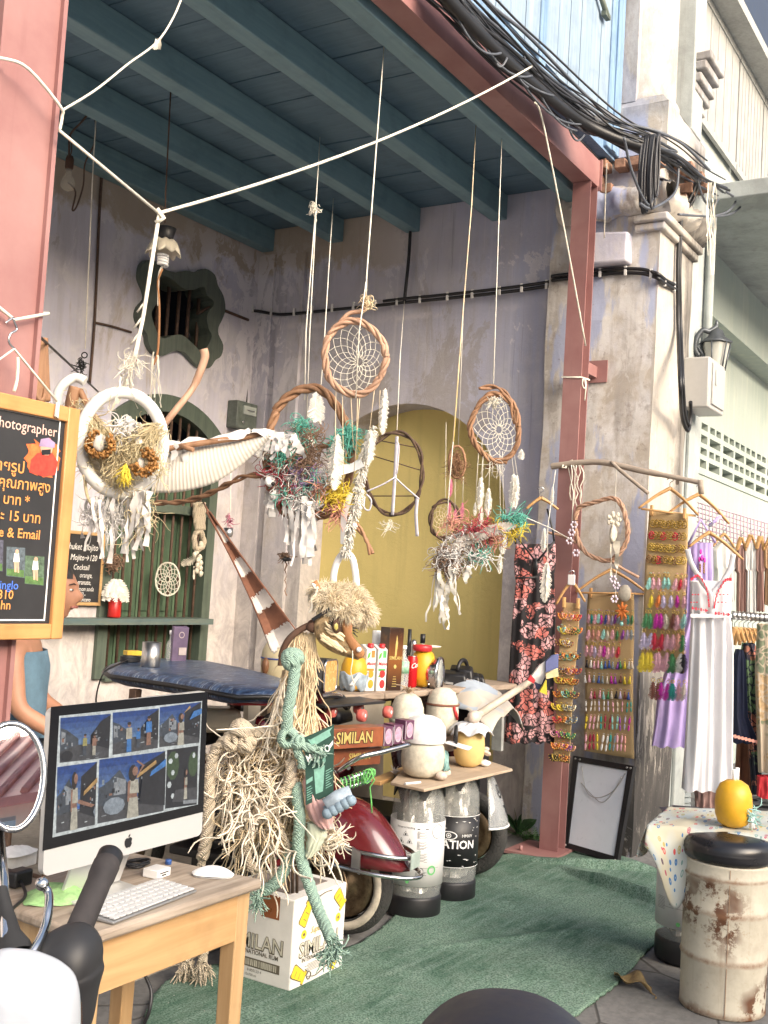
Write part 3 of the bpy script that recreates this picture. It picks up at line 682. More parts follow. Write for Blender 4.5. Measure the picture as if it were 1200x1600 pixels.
m=MB();ap=[(0,-.012),(.004,-.0135),(.008,-.011),(.011,-.005),(.0095,0),(.0115,.006),(.008,.0105),(.003,.0105),(0,.009),(-.004,.0105),(-.008,.009),(-.011,.003),(-.0105,-.005),(-.007,-.012),(-.003,-.0135)]
m.prism(ap,lg+N0*.0006,ex,ey,N0*.001);m.prism([(0,.011),(.001,.016),(.005,.019),(.005,.015),(.003,.012)],lg+N0*.0006,ex,ey,N0*.001);m.build('logo',M_black,pc)
fb=cen-ey*hq*1.0;fb.z=DZ
m=MB();bk=-N0;bkh=V((bk.x,bk.y,0)).normalized()
for a,b in(((-.02),0),):pass
s0=cen-ey*.04+bk*.02;s1=V((cen.x,cen.y,DZ+.008))+bkh*.12
m.obox((s0+s1)/2,ex*.09,(s1-s0)/2,bkh*.004);ft0=V((cen.x,cen.y,DZ+.004))+bkh*.03;m.obox(ft0,V((ex.x,ex.y,0)).normalized()*.1,bkh*.1,V((0,0,.004)),.002);m.build('stand',M_alu,pc)
kz=DZ+.012;ka,kb,kc=at(177,1438,Z=kz),at(308,1388,Z=kz),at(251,1368,Z=kz)
kx=(kb-ka).normalized();ky=V((-kx.y,kx.x,0));kw=(kb-ka).length;kd=.118
kbd=thing('keyboard','white slim keyboard lying on the wooden desk in front of the screen','keyboard',((ka.x+kb.x)/2,(ka.y+kb.y)/2,DZ))
m=MB();m.hexa([ka-V((0,0,.01)),kb-V((0,0,.01)),kb+ky*kd-V((0,0,.01)),ka+ky*kd-V((0,0,.01))],[ka-V((0,0,.004)),kb-V((0,0,.004)),kb+ky*kd+V((0,0,.003)),ka+ky*kd+V((0,0,.003))],.002);m.build('base',mat('keyboard_metal',(.3,.3,.3),.35,.5,.05,4),kbd)
M_key=mat('key_white',(.52,.52,.52),.4,var=.04)
M_kb=mat('keyboard_metal',(.3,.3,.3),.35,.5,.05,4)
for r_ in range(6):
 n=(10,13,13,14,14,14)[r_];x=0.006;tot=kw-.012
 ws=[1]*n
 if r_==0:ws[4]=5
 if r_==1:ws[0]=1.8;ws[-1]=1.8
 if r_==2:ws[0]=1.5;ws[-1]=1.5
 u=tot/sum(ws)
 for i,w in enumerate(ws):
  c=ka+kx*(x+u*w/2)+ky*(.011+r_*.0192)+V((0,0,.0005+.0012*r_));x+=u*w;key=round(u*w,4)
  mm=MB();mm.obox(c,kx*(u*w/2-.0018),ky*.0078,V((0,0,.0022)),.0008);mm.build('key',M_key,kbd)
ms=MB();mc=at(333,1362,Z=DZ+.012);md=(at(368,1362,Z=DZ)-at(297,1358,Z=DZ)).normalized();my=V((-md.y,md.x,0))
def mouse(u,v):
 x=-1+2*u;y=-1+2*v;w=math.sqrt(max(0,1-abs(x)**3.2));h=max(0,(1-x*x*.85))*(1-abs(y)**2.4)
 return V((mc.x,mc.y,DZ+.006))+md*.056*x+my*.03*y*w+V((0,0,.022*h))
ms.grid(mouse,16,12);
ms.grid(lambda u,v:V((mc.x,mc.y,DZ+.001))+md*.053*(-1+2*u)+my*.027*(-1+2*v)*math.sqrt(max(0,1-abs(-1+2*u)**3.2))+V((0,0,.004*(1-abs(2*v-1)))),16,6)
tag(ms.build('computer_mouse',M_whiteplastic),'white curved computer mouse near the right edge of the desk','mouse')
c=at(245,1362,Z=DZ+.012);rd=thing('card_reader','small white memory card reader beside the coiled black cable','card reader',(c.x,c.y,DZ))
m=MB();m.obox(c,kx*.028,ky*.024,V((0,0,.011)),.002);m.build('case',M_whiteplastic,rd)
m=MB();m.obox(c-ky*.0243+V((0,0,.002)),kx*.018,ky*.0006,V((0,0,.0015)));m.obox(c-ky*.0243-V((0,0,.004)),kx*.009,ky*.0006,V((0,0,.0018)));m.build('slot',M_black,rd)
m=MB();c=at(214,1350,Z=DZ+.006);pts=[]
for i in range(70):
 a=i*.33;rr=.03+.006*math.sin(i*.9);pts.append(c+kx*rr*math.cos(a)*1.2+ky*rr*.8*math.sin(a)+V((0,0,.004*math.sin(i*.21)+.003)))
pts+=cat([pts[-1],at(190,1352,Z=DZ+.006),at(172,1362,Z=DZ+.006),at(150,1370,Z=DZ+.006)],5)
m.tube(pts,.0028,6);tag(m.build('black_cable',M_black),'thin black cable coiled on the desk beside the white card reader','cable')
m=MB();c=at(263,1347,Z=DZ+.006);m.lathe([(0,0),(.009,0),(.009,.011),(.0075,.013),(0,.013)],(c.x,c.y,DZ+.0005),n=14);tag(m.build('bottle_cap',mat('blue_plastic',(.03,.09,.3),.4)),'small blue bottle cap behind the white card reader','bottle cap')
def cloth_mound(c,rx,ry,h,seed,n=34,wr=.35):
 def f(u,v):
  a=2*PI*u;r=v;k=1+.18*mnoise.noise(V((math.cos(a)*1.4,math.sin(a)*1.4,seed)))
  p=V((rx*r*k*math.cos(a),ry*r*k*math.sin(a),0));q=V((p.x*26,p.y*26,seed))
  z=h*(1-r**2.2)*(.75+.6*mnoise.noise(q))+.006*abs(mnoise.noise(q*2.4))
  return V((c[0]+p.x,c[1]+p.y,c[2]+max(.001,z)))
 return f
gc=at(105,1398,Z=DZ);m=MB();m.grid(cloth_mound((gc.x,gc.y,DZ+.001),.125,.075,.03,2),40,12,True,True);o=m.build('green_cloth',mat('green_microfibre',(.3,.52,.22),.95,var=.3,scale=60));tag(o,'crumpled light green cleaning cloth on the desk by the grip','cloth')
ch=at(28,1385,Z=DZ);m=MB();m.obox((ch.x,ch.y,DZ+.022),kx*.03,ky*.02,V((0,0,.02)),.006);m.obox((ch.x-.03,ch.y+.06,DZ+.016),kx*.05,ky*.02,V((0,0,.014)),.004);m.tube(cat([(ch.x,ch.y,DZ+.02),at(40,1398,Z=DZ+.01),at(20,1420,Z=DZ+.006),at(5,1440,Z=DZ+.005)],5),.004,6)
tag(m.build('power_adapter',M_black),'black power adapter with its cable at the left of the desk','adapter')
tc=at(22,1362,Z=DZ);m=MB();m.grid(cloth_mound((tc.x+.02,tc.y+.03,DZ+.04),.07,.045,.02,6),24,8,True,True);m.obox((tc.x+.02,tc.y+.04,DZ+.02),kx*.06,ky*.035,V((0,0,.019)),.004);tag(m.build('tissue_packet',mat('tissue_white',(.75,.74,.7),.9)),'white tissue packet behind the black power adapter','tissue packet')
m=MB();p0=at(225,1512,D=2.62);m.tube(cat([p0+V((0,0,.1)),p0,at(236,1548,D=2.6),at(233,1580,D=2.58),at(222,1612,D=2.58),at(215,1680,D=2.58)],6),.0045,7);tag(m.build('power_cable',M_black),'black power cord hanging down beneath the wooden desk','cord')
sp=MB();a=at(282,1316,Y=2.36);sp.hexa([(a.x-.09,2.36,DZ+.001-.74+.74),(a.x+.12,2.36,DZ+.001),(a.x+.12,2.375,DZ+.001),(a.x-.09,2.375,DZ+.001)],[(a.x-.09,2.38,a.z+.02),(a.x+.12,2.38,a.z+.03),(a.x+.12,2.395,a.z+.03),(a.x-.09,2.395,a.z+.02)])
sp.bm.free()
# -- signs
YS=2.36
c_tr,c_br,c_tl=at(122,640,Y=YS),at(93,998,Y=YS),at(0,612,Y=YS)
sx1=(c_tr.x+c_br.x)/2;sz1,sz0=c_tr.z,c_br.z;sx0=sx1-.82
sg=thing('photographer_sign','black signboard in orange wooden frame advertising a photographer, hung on the red post','sign',((sx0+sx1)/2,YS,sz0))
M_of=wood('orange_frame',(.5,.22,.07),(.62,.32,.12),5,.45,2);M_ofh=wood('orange_frame_rail',(.5,.22,.07),(.62,.32,.12),5,.45,0)
M_slate=mat('slate_board',(.022,.022,.024),.55,var=.3,scale=12)
fw=.042
m=MB();m.box((sx1-fw,YS-.012,sz0),(sx1,YS+.022,sz1),.004);m.build('frame',M_of,sg)
m=MB();m.box((sx0,YS-.012,sz0),(sx0+fw,YS+.022,sz1),.004);m.build('frame',M_of,sg)
m=MB();m.box((sx0+fw,YS-.012,sz0),(sx1-fw,YS+.022,sz0+fw),.004);m.build('frame',M_ofh,sg)
m=MB();m.box((sx0+fw,YS-.012,sz1-fw),(sx1-fw,YS+.022,sz1),.004);m.build('frame',M_ofh,sg)
m=MB();m.box((sx0+fw,YS,sz0+fw),(sx1-fw,YS+.012,sz1-fw));bd=m.build('board',M_slate,sg)
lx,lz0,lz1=at(96,660,Y=YS).x,at(66,970,Y=YS).z,at(98,657,Y=YS).z
m=MB()
lx=(at(98,657,Y=YS).x+at(66,970,Y=YS).x)/2
m.box((lx-.004,YS-.0015,lz0),(lx,YS-.0002,lz1));m.box((sx0+.1,YS-.0015,lz0),(lx-.004,YS-.0002,lz0+.004));m.box((sx0+.1,YS-.0015,lz1-.004),(lx-.004,YS-.0002,lz1));m.build('border_line',mat('sign_white',(.8,.8,.78),.6,var=.05),bd)
M_txo=mat('sign_orange',(.75,.3,.08),.6,var=.05);M_txp=mat('sign_pink',(.78,.5,.42),.6,var=.05);M_txb=mat('sign_blue',(.07,.17,.6),.6,var=.05)
def sign_text(body,px,py,hpx,mt,al='RIGHT',sq=1.0,bold=0.0):
 p=at(px,py,Y=YS);s=hpx*((p-CP).dot(CF))/FPX
 m=MB();text_bm(m,body,(p.x,YS-.0005,p.z),(1,0,0),(0,0,1),s,.0012,al,sq,bold=bold*s);m.build('lettering',mt,bd,norm=False)
for a in(('Photographer',88,683,23,M_txp,'RIGHT',.95),('\u0e1a\u0e23\u0e34\u0e01\u0e32\u0e23\u0e16\u0e48\u0e32\u0e22\u0e23\u0e39\u0e1b',38,740,25,M_txo,'RIGHT',1,.01),('DSLR \u0e04\u0e38\u0e13\u0e20\u0e32\u0e1e\u0e2a\u0e39\u0e07',78,770,23,M_txo,'RIGHT',1,.01),('30  \u0e1a\u0e32\u0e17 *',45,791,22,M_txo,'RIGHT',1,.01),('\u0e23\u0e39\u0e1b\u0e25\u0e30 15 \u0e1a\u0e32\u0e17',63,818,22,M_txo,'RIGHT',1,.01),('Line & Email',62,843,21,M_txo,'RIGHT',1,.012),('singlo',28,921,19,M_txb,'RIGHT',1,.01),('310',20,936,20,M_txo,'RIGHT',1,.01),('hn',16,952,20,M_txo,'RIGHT',1,.01)):
 sign_text(*a)
def sp_(m,pts,mi,dz=.0):
 m.mi=mi;m.face([m.v(V((p.x,YS-.001-dz,p.z)))for p in[at(x,y,Y=YS)for x,y in pts]])
blob=[(67+(27+5*math.sin(i*2.7)+4*math.sin(i*4.1))*math.cos(i*PI/14),716+(30+5*math.sin(i*3.1)+3*math.sin(i*5.3))*math.sin(i*PI/14))for i in range(28)]
m=MB();sp_(m,blob,0);sp_(m,[(45,738),(48,718),(58,708),(80,706),(90,722),(86,742),(68,745)],1,.0006);sp_(m,ell(72,700,10,12),2,.0012);sp_(m,[(60,697),(63,686),(75,684),(85,692),(84,700)],3,.0018);sp_(m,[(64,703),(78,702),(78,710),(64,711)],4,.0024)
m.build('printed_portrait',[mat('splash_orange',(.72,.16,.04),.7,var=.6,scale=40),mat('jacket_red',(.55,.05,.03),.7,var=.5,scale=50),mat('print_skin',(.6,.36,.25),.7),mat('cap_mauve',(.35,.25,.4),.7),M_black],bd)
for(x0,y0,x1,y1,tone)in((-22,842,5,892,(.1,.1,.14)),(9,854,39,902,(.11,.14,.16)),(38,868,69,914,(.1,.16,.1))):
 m=MB();sp_(m,[(x0,y1-2),(x1-1,y1+1),(x1,y0+2),(x0+1,y0)],0);cx=(x0+x1)/2;
 sp_(m,[(x0+1,y1-14),(x1-2,y1-11),(x1-2,y1),(x0+1,y1-3)],3,.0004)
 sp_(m,[(cx-4,y1-24),(cx+6,y1-24),(cx+5,y1-38),(cx-2,y1-38)],1,.0006);sp_(m,ell(cx+2,y1-40,3,4),2,.001);sp_(m,[(cx-2,y1-8),(cx+1,y1-8),(cx+2,y1-24),(cx-3,y1-24)],2,.0008);sp_(m,[(cx+3,y1-7),(cx+5,y1-7),(cx+5,y1-24),(cx+2,y1-24)],2,.0008)
 m.build('printed_photo',[mat('print_tone%d'%x1 if False else 'print_dusk' if x1<10 else 'print_grey' if x1<40 else 'print_green',tone,.6,var=.7,scale=80),MC.get('sign_white'),MC.get('print_skin'),mat('print_lawn',(.1,.2,.06),.7,var=.5,scale=60)],bd)
m=MB()
hk=at(22,545,Y=YS-.005)
p_l,p_r=at(90,628,Y=YS-.018),at(-40,590,Y=YS-.018)
m.tube([p_l,hk,p_r],.0035,5);m.tube([p_l,p_l-V((.005,0,.04)),p_l-V((-.004,0,.045)),p_l+V((.003,0,0))],.004,5);m.build('string',M_string,sg)
m=MB();h2=at(22,503,Y=YS-.005);m.tube(cat([hk,at(14,535,Y=YS-.005),at(16,522,Y=YS-.005),at(26,515,Y=YS-.005),h2,at(20,497,Y=YS-.005),at(8,505,Y=YS-.005)],5),.0032,6);m.build('wire_hook',M_chrome,sg)
m=MB();zc=at(22,500,Y=2.39).z;m.tube([(LX0-.012,2.39,zc+.05),(at(22,500,Y=2.388).x,2.388,zc),(LX1+.01,2.39,zc+.045),(LX1+.012,2.61,zc+.06),(LX0-.012,2.61,zc+.06),(LX0-.012,2.39,zc+.05)],.005,6);m.tube(cat([at(28,558,Y=2.36),at(27,590,Y=2.36),at(22,612,Y=2.36)],4),.0045,6);tag(m.build('post_string',M_string),'white string tied round the big red post above the signboard','string')
mx0,mx1=at(100,838,Y=YW).x-.12,at(157,838,Y=YW).x;mz1,mz0=at(157,836,Y=YW).z,at(152,943,Y=YW).z
cb=thing('chalk_menu','chalk drinks menu on black board in thin wooden frame beside the green window','menu board',((mx0+mx1)/2,YW,mz0))
m=MB();m.box((mx0,YW-.03,mz0),(mx1,YW-.01,mz1));bd2=m.build('board',M_slate,cb)
m=MB();holed(m,[(mx0-.012,mz0-.012),(mx1+.012,mz0-.012),(mx1+.012,mz1+.012),(mx0-.012,mz1+.012)],[[(mx0+.008,mz0+.008),(mx1-.008,mz0+.008),(mx1-.008,mz1-.008),(mx0+.008,mz1-.008)]],(0,YW-.036,0),(1,0,0),(0,0,1),(0,.03,0));m.build('frame',M_dwood,cb)
M_chalk=mat('chalk',(.72,.7,.66),.9,var=.2)
for body,x,y,h in(('Phuket Mojito',153,861,13),('Mojito\u2192120',151,877,12),('Cocktail',139,891,11),('orange,',144,903,10),('granate,',142,914,10),('lemon soda',146,924,9),('150.-',133,932,9),('americano',141,940,8)):
 p=at(x,y,Y=YW-.031);s=h*((p-CP).dot(CF))/FPX*1.1
 m=MB();text_bm(m,body,(p.x,YW-.0305,p.z),(1,0,0),(0,0,1),s,.001,'RIGHT',.8,shear=.2);m.build('chalk_writing',M_chalk,bd2,norm=False)
 # -- person behind the sign
def skin_body(name,chains,m,parent=None,sub=2,root=0):
 """chains: list of [(point, radius or (rx, ry)), ...]; first points equal to existing ones are shared"""
 bm=bmesh.new();idx={};order=[]
 def gv(p):
  k=tuple(round(c,4)for c in p)
  if k not in idx:idx[k]=bm.verts.new(p);order.append(k)
  return idx[k]
 rad_={}
 for ch in chains:
  prev=None
  for p,r in ch:
   vtx=gv(p);k=tuple(round(c,4)for c in p)
   rad_.setdefault(k,r if isinstance(r,tuple)else(r,r))
   if prev is not None and prev is not vtx and not bm.edges.get((prev,vtx)):bm.edges.new((prev,vtx))
   prev=vtx
 off=root_of(parent).location.copy()if parent else V((0,0,0))
 for vtx in bm.verts:vtx.co-=off
 me=bpy.data.meshes.new(name);bm.to_mesh(me);bm.free()
 o=bpy.data.objects.new(name,me);COL.objects.link(o);me.materials.append(m)
 if parent:o.parent=parent
 sk_=o.modifiers.new('skin','SKIN');sk_.use_smooth_shade=True
 lay=me.skin_vertices[0]if me.skin_vertices else None
 if lay is None:
  bm=bmesh.new();bm.from_mesh(me);l=bm.verts.layers.skin.verify();bm.to_mesh(me);bm.free();lay=me.skin_vertices[0]
 for i,k in enumerate(order):
  lay.data[i].radius=rad_[k];lay.data[i].use_root=(i==root)
 sb=o.modifiers.new('smooth','SUBSURF');sb.levels=sub;sb.render_levels=sub
 return o
fwd=V((.62,-.78,0)).normalized();lft=V((-fwd.y,fwd.x,0));up=V((0,0,1))
hc=at(80,922,D=4.25)
base=V((hc.x-fwd.x*.1,hc.y-fwd.y*.1,0))
pe=thing('person','person in grey blue sleeveless top half hidden behind the photographer sign','person',base)
B=lambda f,l,z:base+fwd*f+lft*l+up*z
M_skin=mat('skin',(.42,.21,.13),.5,var=.15,scale=12)
hz=hc.z
pelvis=B(-.06,0,.78);waist=B(-.05,0,.93);chest=B(-.02,0,1.1);neck=B(.02,0,hz-.16);hd0=B(.05,0,hz-.08)
body=[[(pelvis,(.15,.12)),(waist,(.125,.1)),(chest,(.14,.11)),(B(0,0,hz-.22),(.09,.075)),(neck,(.05,.05)),(hd0,(.055,.06))]]
for s in(1,-1):
 sh=B(0,.165*s,hz-.235);el=B(.05,.2*s,.99);wr=B(.25,.13*s,.88)
 body.append([(B(0,0,hz-.22),(.09,.075)),(sh,.05),(B(.03,.185*s,1.06),.043),(el,.037),(B(.15,.17*s,.93),.034),(wr,.024),(B(.29,.11*s,.865),(.032,.018)),(B(.33,.1*s,.855),(.034,.015))])
 hip=B(-.03,.09*s,.76);kn=B(.38,.11*s,.74);an=B(.36,.1*s,.36)
 body.append([(pelvis,(.15,.12)),(hip,.1),(B(.18,.105*s,.76),.082),(kn,.06),(B(.36,.105*s,.56),.054),(an,.034),(B(.43,.1*s,.33),(.036,.026)),(B(.5,.1*s,.325),(.038,.018))])
 wb=B(.33,.1*s,.855)
 for f in range(4):
  o_=(.03-.02*f)
  body.append([(B(.33,.1*s,.855),(.034,.015)),(B(.355,.1*s+o_*s,.85),.0095),(B(.385-.004*abs(f-1),.1*s+o_*1.15*s,.838),.0085),(B(.405-.005*abs(f-1),.1*s+o_*1.15*s,.82),.007)])
 body.append([(B(.29,.11*s,.865),(.032,.018)),(B(.31,.065*s,.862),.011),(B(.335,.05*s,.85),.009)])
skin_body('body',body,M_skin,pe)
m=MB()
def head(u,v):
 th=PI*v;ph=2*PI*u;x,y,z=math.sin(th)*math.cos(ph),math.sin(th)*math.sin(ph),math.cos(th)
 f=x*.094*(1+(.06 if x>0 else .0));l=y*.074;h=z*.118
 if z<-.2:l*=1-.32*(-z-.2);f=f*(1-.12*(-z-.2))+.012*(-z)
 if x>0:
  nose=math.exp(-((y/.16)**2))*math.exp(-(((z+.18)/.2)**2))if z>-.42 else math.exp(-((y/.16)**2))*math.exp(-(((z+.18)/.12)**2));f+=.028*nose*x
  for s in(1,-1):f-=.011*math.exp(-(((y-.42*s)/.2)**2)-((z-.05)/.12)**2)
  f+=.006*math.exp(-((y/.35)**2)-((z-.22)/.1)**2);f+=.008*math.exp(-((y/.26)**2)-((z+.52)/.09)**2);f-=.005*math.exp(-((y/.3)**2)-((z+.66)/.06)**2);f+=.008*math.exp(-((y/.3)**2)-((z+.86)/.12)**2)
 return hc+fwd*f+lft*l+up*h
m.grid(head,40,32,True,True,False)
for s in(1,-1):m.ball(hc+lft*.074*s-fwd*.01-up*.012,.02,.02,.032,8,6)
hdo=m.build('head',M_skin,pe)
for s in(1,-1):
 e=MB();e.ball(hc+fwd*.0765+lft*.03*s+up*.006,.013,.012,.005,10,6);e.build('eye',mat('eye_white',(.7,.66,.62),.3,var=.02),hdo)
 e=MB();e.ball(hc+fwd*.0855+lft*.031*s+up*.006,.005,.005,.0045,8,6);e.build('pupil',M_black,hdo)
 e=MB();e.tube([hc+fwd*.094+lft*.014*s+up*.026,hc+fwd*.09+lft*.034*s+up*.031,hc+fwd*.075+lft*.052*s+up*.025],[.004,.004,.002],5,flat=.6);e.build('eyebrow',M_black,hdo)
e=MB();e.tube([hc+fwd*.084+lft*.026-up*.062,hc+fwd*.102-up*.06,hc+fwd*.084-lft*.026-up*.062],[.003,.0065,.003],6);e.build('lips',mat('lips',(.38,.14,.11),.4),hdo)
m=MB()
def hair(u,v):
 th=PI*.62*v;ph=2*PI*u;c=math.cos(ph);lim=1.0 if c<.35 else .62
 th*=lim;x,y,z=math.sin(th)*c,math.sin(th)*math.sin(ph),math.cos(th)
 w=1+.03*mnoise.noise(V((ph*6,th*2,1)))
 return hc+fwd*(x*.104*w-.008)+lft*y*.086*w+up*(z*.131*w+.002)
m.grid(hair,44,14,True,True,False);m.ball(hc-fwd*.1-up*.04,.05,.05,.06,12,8,rough=.15)
m.build('hair',mat('dark_greying_hair',(.03,.027,.025),.5,var=.5,scale=60,stretch=(1,1,.2)),pe)
M_top=mat('grey_blue_cotton',(.115,.2,.27),.9,var=.25,scale=14)
m=MB()
def tunic(u,v):
 a=2*PI*u;z=.72+(hz-.235-.72)*v;k=[(.72,.2,.16),(.88,.17,.14),(1.05,.17,.135),(hz-.3,.195,.135),(hz-.225,.18,.115)]
 for(z0,a0,b0),(z1,a1,b1)in zip(k,k[1:]):
  if z<=z1+1e-6:t=(z-z0)/(z1-z0);L=a0+(a1-a0)*t;Fd=b0+(b1-b0)*t;break
 w=1+.05*mnoise.noise(V((math.cos(a)*2.5,math.sin(a)*2.5,z*5)))
 return B(-.025+Fd*w*math.cos(a),L*w*math.sin(a),z)
m.grid(tunic,40,24,True,True,False);m.build('top',M_top,pe,solid=.006)
for s in(1,-1):
 m=MB();P_=[B(-.05,.09*s,.76),B(.18,.105*s,.76),B(.385,.11*s,.735),B(.37,.107*s,.58),B(.365,.103*s,.43)]
 m.tube(cat(P_,5),[.115]*5+[.1]*5+[.085]*5+[.075]*5+[.07],14);m.build('trousers',mat('dark_trousers',(.02,.022,.028),.85),pe)
 m=MB();m.tube([B(.3,.1*s,.312),B(.42,.1*s,.305),B(.54,.1*s,.3)],[.03,.045,.03],10,flat=.35);m.tube(arc(B(.45,.1*s,.32),.045,0,PI,8,lft,up),.01,6);m.build('sandal',M_black,pe)
st=thing('bar_stool','tall dark bar stool under the person behind the desk','stool',(base.x,base.y,0))
m=MB();m.lathe([(0,.62),(.17,.62),(.175,.66),(0,.67)],(base.x-fwd.x*.04,base.y-fwd.y*.04,0),n=20);m.build('seat',M_black,st)
for i in range(4):
 a=PI/4+i*PI/2;m=MB();m.tube([V((base.x+.13*math.cos(a),base.y+.13*math.sin(a),.62)),V((base.x+.2*math.cos(a),base.y+.2*math.sin(a),0))],.014,8);m.build('leg',M_iron,st)
m=MB();m.tube([V((base.x+.17*math.cos(i*PI/12),base.y+.17*math.sin(i*PI/12),.3))for i in range(24)],.009,6,closed=True);m.tube([B(.15,.0,.3),B(.48,0,.3)],.012,6);m.tube([B(.46,-.2,.295),B(.46,.2,.295)],.012,8);m.tube([B(.46,.19,.295),B(.46,.19,0)],.012,6);m.tube([B(.46,-.19,.295),B(.46,-.19,0)],.012,6);m.build('footrest',M_iron,st)
# -- vintage scooters carrying the bar
M_maroon=mat('maroon_enamel',(.11,.012,.016),.18,var=.2,scale=6,Coat_Weight=.6)
M_cream=mat('cream_enamel',(.52,.46,.36),.3,var=.12,scale=8)
M_oldmetal=mat('oily_metal',(.2,.14,.085),.42,.8,.6,30)
M_wwall=mat('whitewall',(.55,.49,.4),.7,var=.3,scale=30)
def tyre_mat():
 t=NT('tyre_tread');v=t.vor(t.obj(),55,'DISTANCE_TO_EDGE');n=t.noise(t.obj(),12,5)
 t.set(t.mix(n,(.022,.022,.022),(.045,.043,.04)),.75);t.bump(t.ramp(v,[(0,0.),(.12,1.)]),.6,.006);return t.m
M_tyre=tyre_mat()
def scooter(base,head,label,body_m,headlight,lens_m,square,guard=True):
 f=V((math.cos(head),math.sin(head),0));s=V((-f.y,f.x,0));z=V((0,0,1));b=V(base)
 Q=lambda a,l,h:b+f*a+s*l+z*h
 r=thing('vintage_scooter',label,'scooter',base)
 def wheel(a):
  m=MB();R,w=.225,.05
  m.lathe([(R-.07,-w*.75),(R-.05,-w*.95),(R-.02,-w*.85),(R-.004,-w*.45),(R,0),(R-.004,w*.45),(R-.02,w*.85),(R-.05,w*.95),(R-.07,w*.75)],Q(a,0,R),s,44);t=m.build('wheel',M_tyre,r)
  for sg in(1,-1)if guard else():
   m=MB();m.lathe([(R-.062,sg*w*.97),(R-.046,sg*w*1.0),(R-.028,sg*w*.93)],Q(a,0,R),s,44);m.build('whitewall',M_wwall,t,solid=.003)
  m=MB();m.lathe([(0,-.05),(.04,-.055),(.055,-.03),(.1,-.02),(.145,-.035),(.15,-.02),(.15,.02),(.145,.035),(.1,.02),(.055,.03),(.04,.055),(0,.05)],Q(a,0,R),s,30);m.build('rim',M_oldmetal,t)
  return t
 wheel(0);wheel(-1.2)
 m=MB()
 def fen(u,v):
  t=-1+2*u;L=.33;w=.135*math.sqrt(max(0,1-abs(t)**2.6))*(1 if t<0 else 1-.12*t);a=PI*v
  hh=.25*(1-abs(t)**2.3);y=math.cos(a);
  return Q(-.03+L*t,w*math.copysign(abs(y)**.75,y),.335-.02*t+hh*abs(math.sin(a))**.8*(1 if True else 0))
 m.grid(fen,26,18,True,False,False)if guard else m.grid(lambda u,v:Q(.19*math.sin(-1.9+1.5*u)*1.28,.06*(2*v-1),.225+.245*math.cos(-1.9+1.5*u)),14,4,True,False,False);fd=m.build('front_mudguard',body_m,r,solid=.006)
 for hgt,rr in((.33,.0),(.405,-.035))if guard else():
  m=MB();pts=[]
  for i in range(25):
   a=-PI*.62+PI*1.24*i/24;pts.append(Q(.02+(.33+rr)*math.cos(a)*(1 if abs(a)<PI/2 else 1.1),(.165+rr*.6)*math.sin(a),hgt-.03*math.cos(a)))
  m.tube(pts,.0095,8);m.build('crash_bar',M_chrome,fd)
 if guard:m=MB();m.obox(Q(.325,0,.365),s*.045,z*.034,f*.004,.003);m.build('badge',mat('badge_mint',(.35,.42,.38),.4),fd)
 for sg in(1,-1)if guard else():
  m=MB();m.obox(Q(.12,.15*sg,.36),f*.02+z*-.01,z*.045,s*.004);m.build('bracket',M_steel,fd)
 for sg in(1,-1):
  m=MB();m.tube([Q(-.06,.085*sg,.5),Q(-.01,.085*sg,.3),Q(.0,.08*sg,.24)],.019,10);m.build('fork',M_oldmetal,r)
  m=MB();m.tube([Q(-.1+.045*0+.03*math.cos(i*.9)-.0+i*.0007,.09*sg+.03*math.sin(i*.9),.47-i*.0036)for i in range(56)],.0055,5);m.build('spring',M_oldmetal,r)
  m=MB();m.bar(Q(-.14,.1*sg,.14),Q(.045,.1*sg,.285),.016,.05,bev=.006);m.lathe([(0,.07),(.045,.072),(.06,.09),(.05,.1),(0,.102)],Q(0,0,.2),s*sg,18);m.tube(cat([Q(.04,.11*sg,.3),Q(.07,.12*sg,.22),Q(.02,.12*sg,.15),Q(-.05,.11*sg,.12)],5),.007,6);m.build('fork_link',M_oldmetal,r)
 m=MB();m.tube([Q(-.05,0,.5),Q(-.2,0,.95)],.035,12);m.build('steering_column',body_m,r)
 m=MB()
 def shield(u,v):
  l=-1+2*u;h=.28+.62*v;w=(.24+.05*math.sin(PI*v))*(1-.35*max(0,v-.75)/.25)
  return Q(-.2-.16*v+.0*l-.05*l*l,w*l,h)
 m.grid(shield,16,14,True,False,False);m.build('leg_shield',body_m,r,solid=.012)
 m=MB();m.obox(Q(-.5,0,.27),f*.3,s*.2,z*.02,.01);m.build('floorboard',M_rubber,r)
 m=MB()
 def rear(u,v):
  a=2*PI*u;t=-1+2*v;k=math.sqrt(max(0,1-abs(t)**2.8));
  return Q(-1.12+.45*t,.25*k*math.cos(a)*(1.0),.47+.24*k*math.sin(a)*(.9 if math.sin(a)<0 else 1.05))
 m.grid(rear,28,20,True,True,False);m.build('rear_body',body_m,r)
 for sg in(1,-1):
  m=MB();m.ball(Q(-1.15,.2*sg,.45),.27,.1,.17,18,12,R=Matrix.Rotation(head,3,'Z'));m.build('side_cowl',M_cream if square else body_m,r)
 m=MB();m.hexa([Q(-.72,.11,.72),Q(-.72,-.11,.72),Q(-1.45,-.14,.74),Q(-1.45,.14,.74)],[Q(-.74,.09,.8),Q(-.74,-.09,.8),Q(-1.43,-.12,.83),Q(-1.43,.12,.83)],.03);m.build('seat',M_black,r)
 m=MB();m.tube(cat([Q(-.22,.34,.93),Q(-.2,.2,.99),Q(-.19,0,1.0),Q(-.2,-.2,.99),Q(-.22,-.34,.93)],5),[.016]*21,10);m.build('handlebar',M_chrome,r)
 for sg in(1,-1):
  m=MB();m.tube([Q(-.2,.24*sg,.975),Q(-.23,.36*sg,.925)],.02,10);m.build('grip',M_rubber,r)
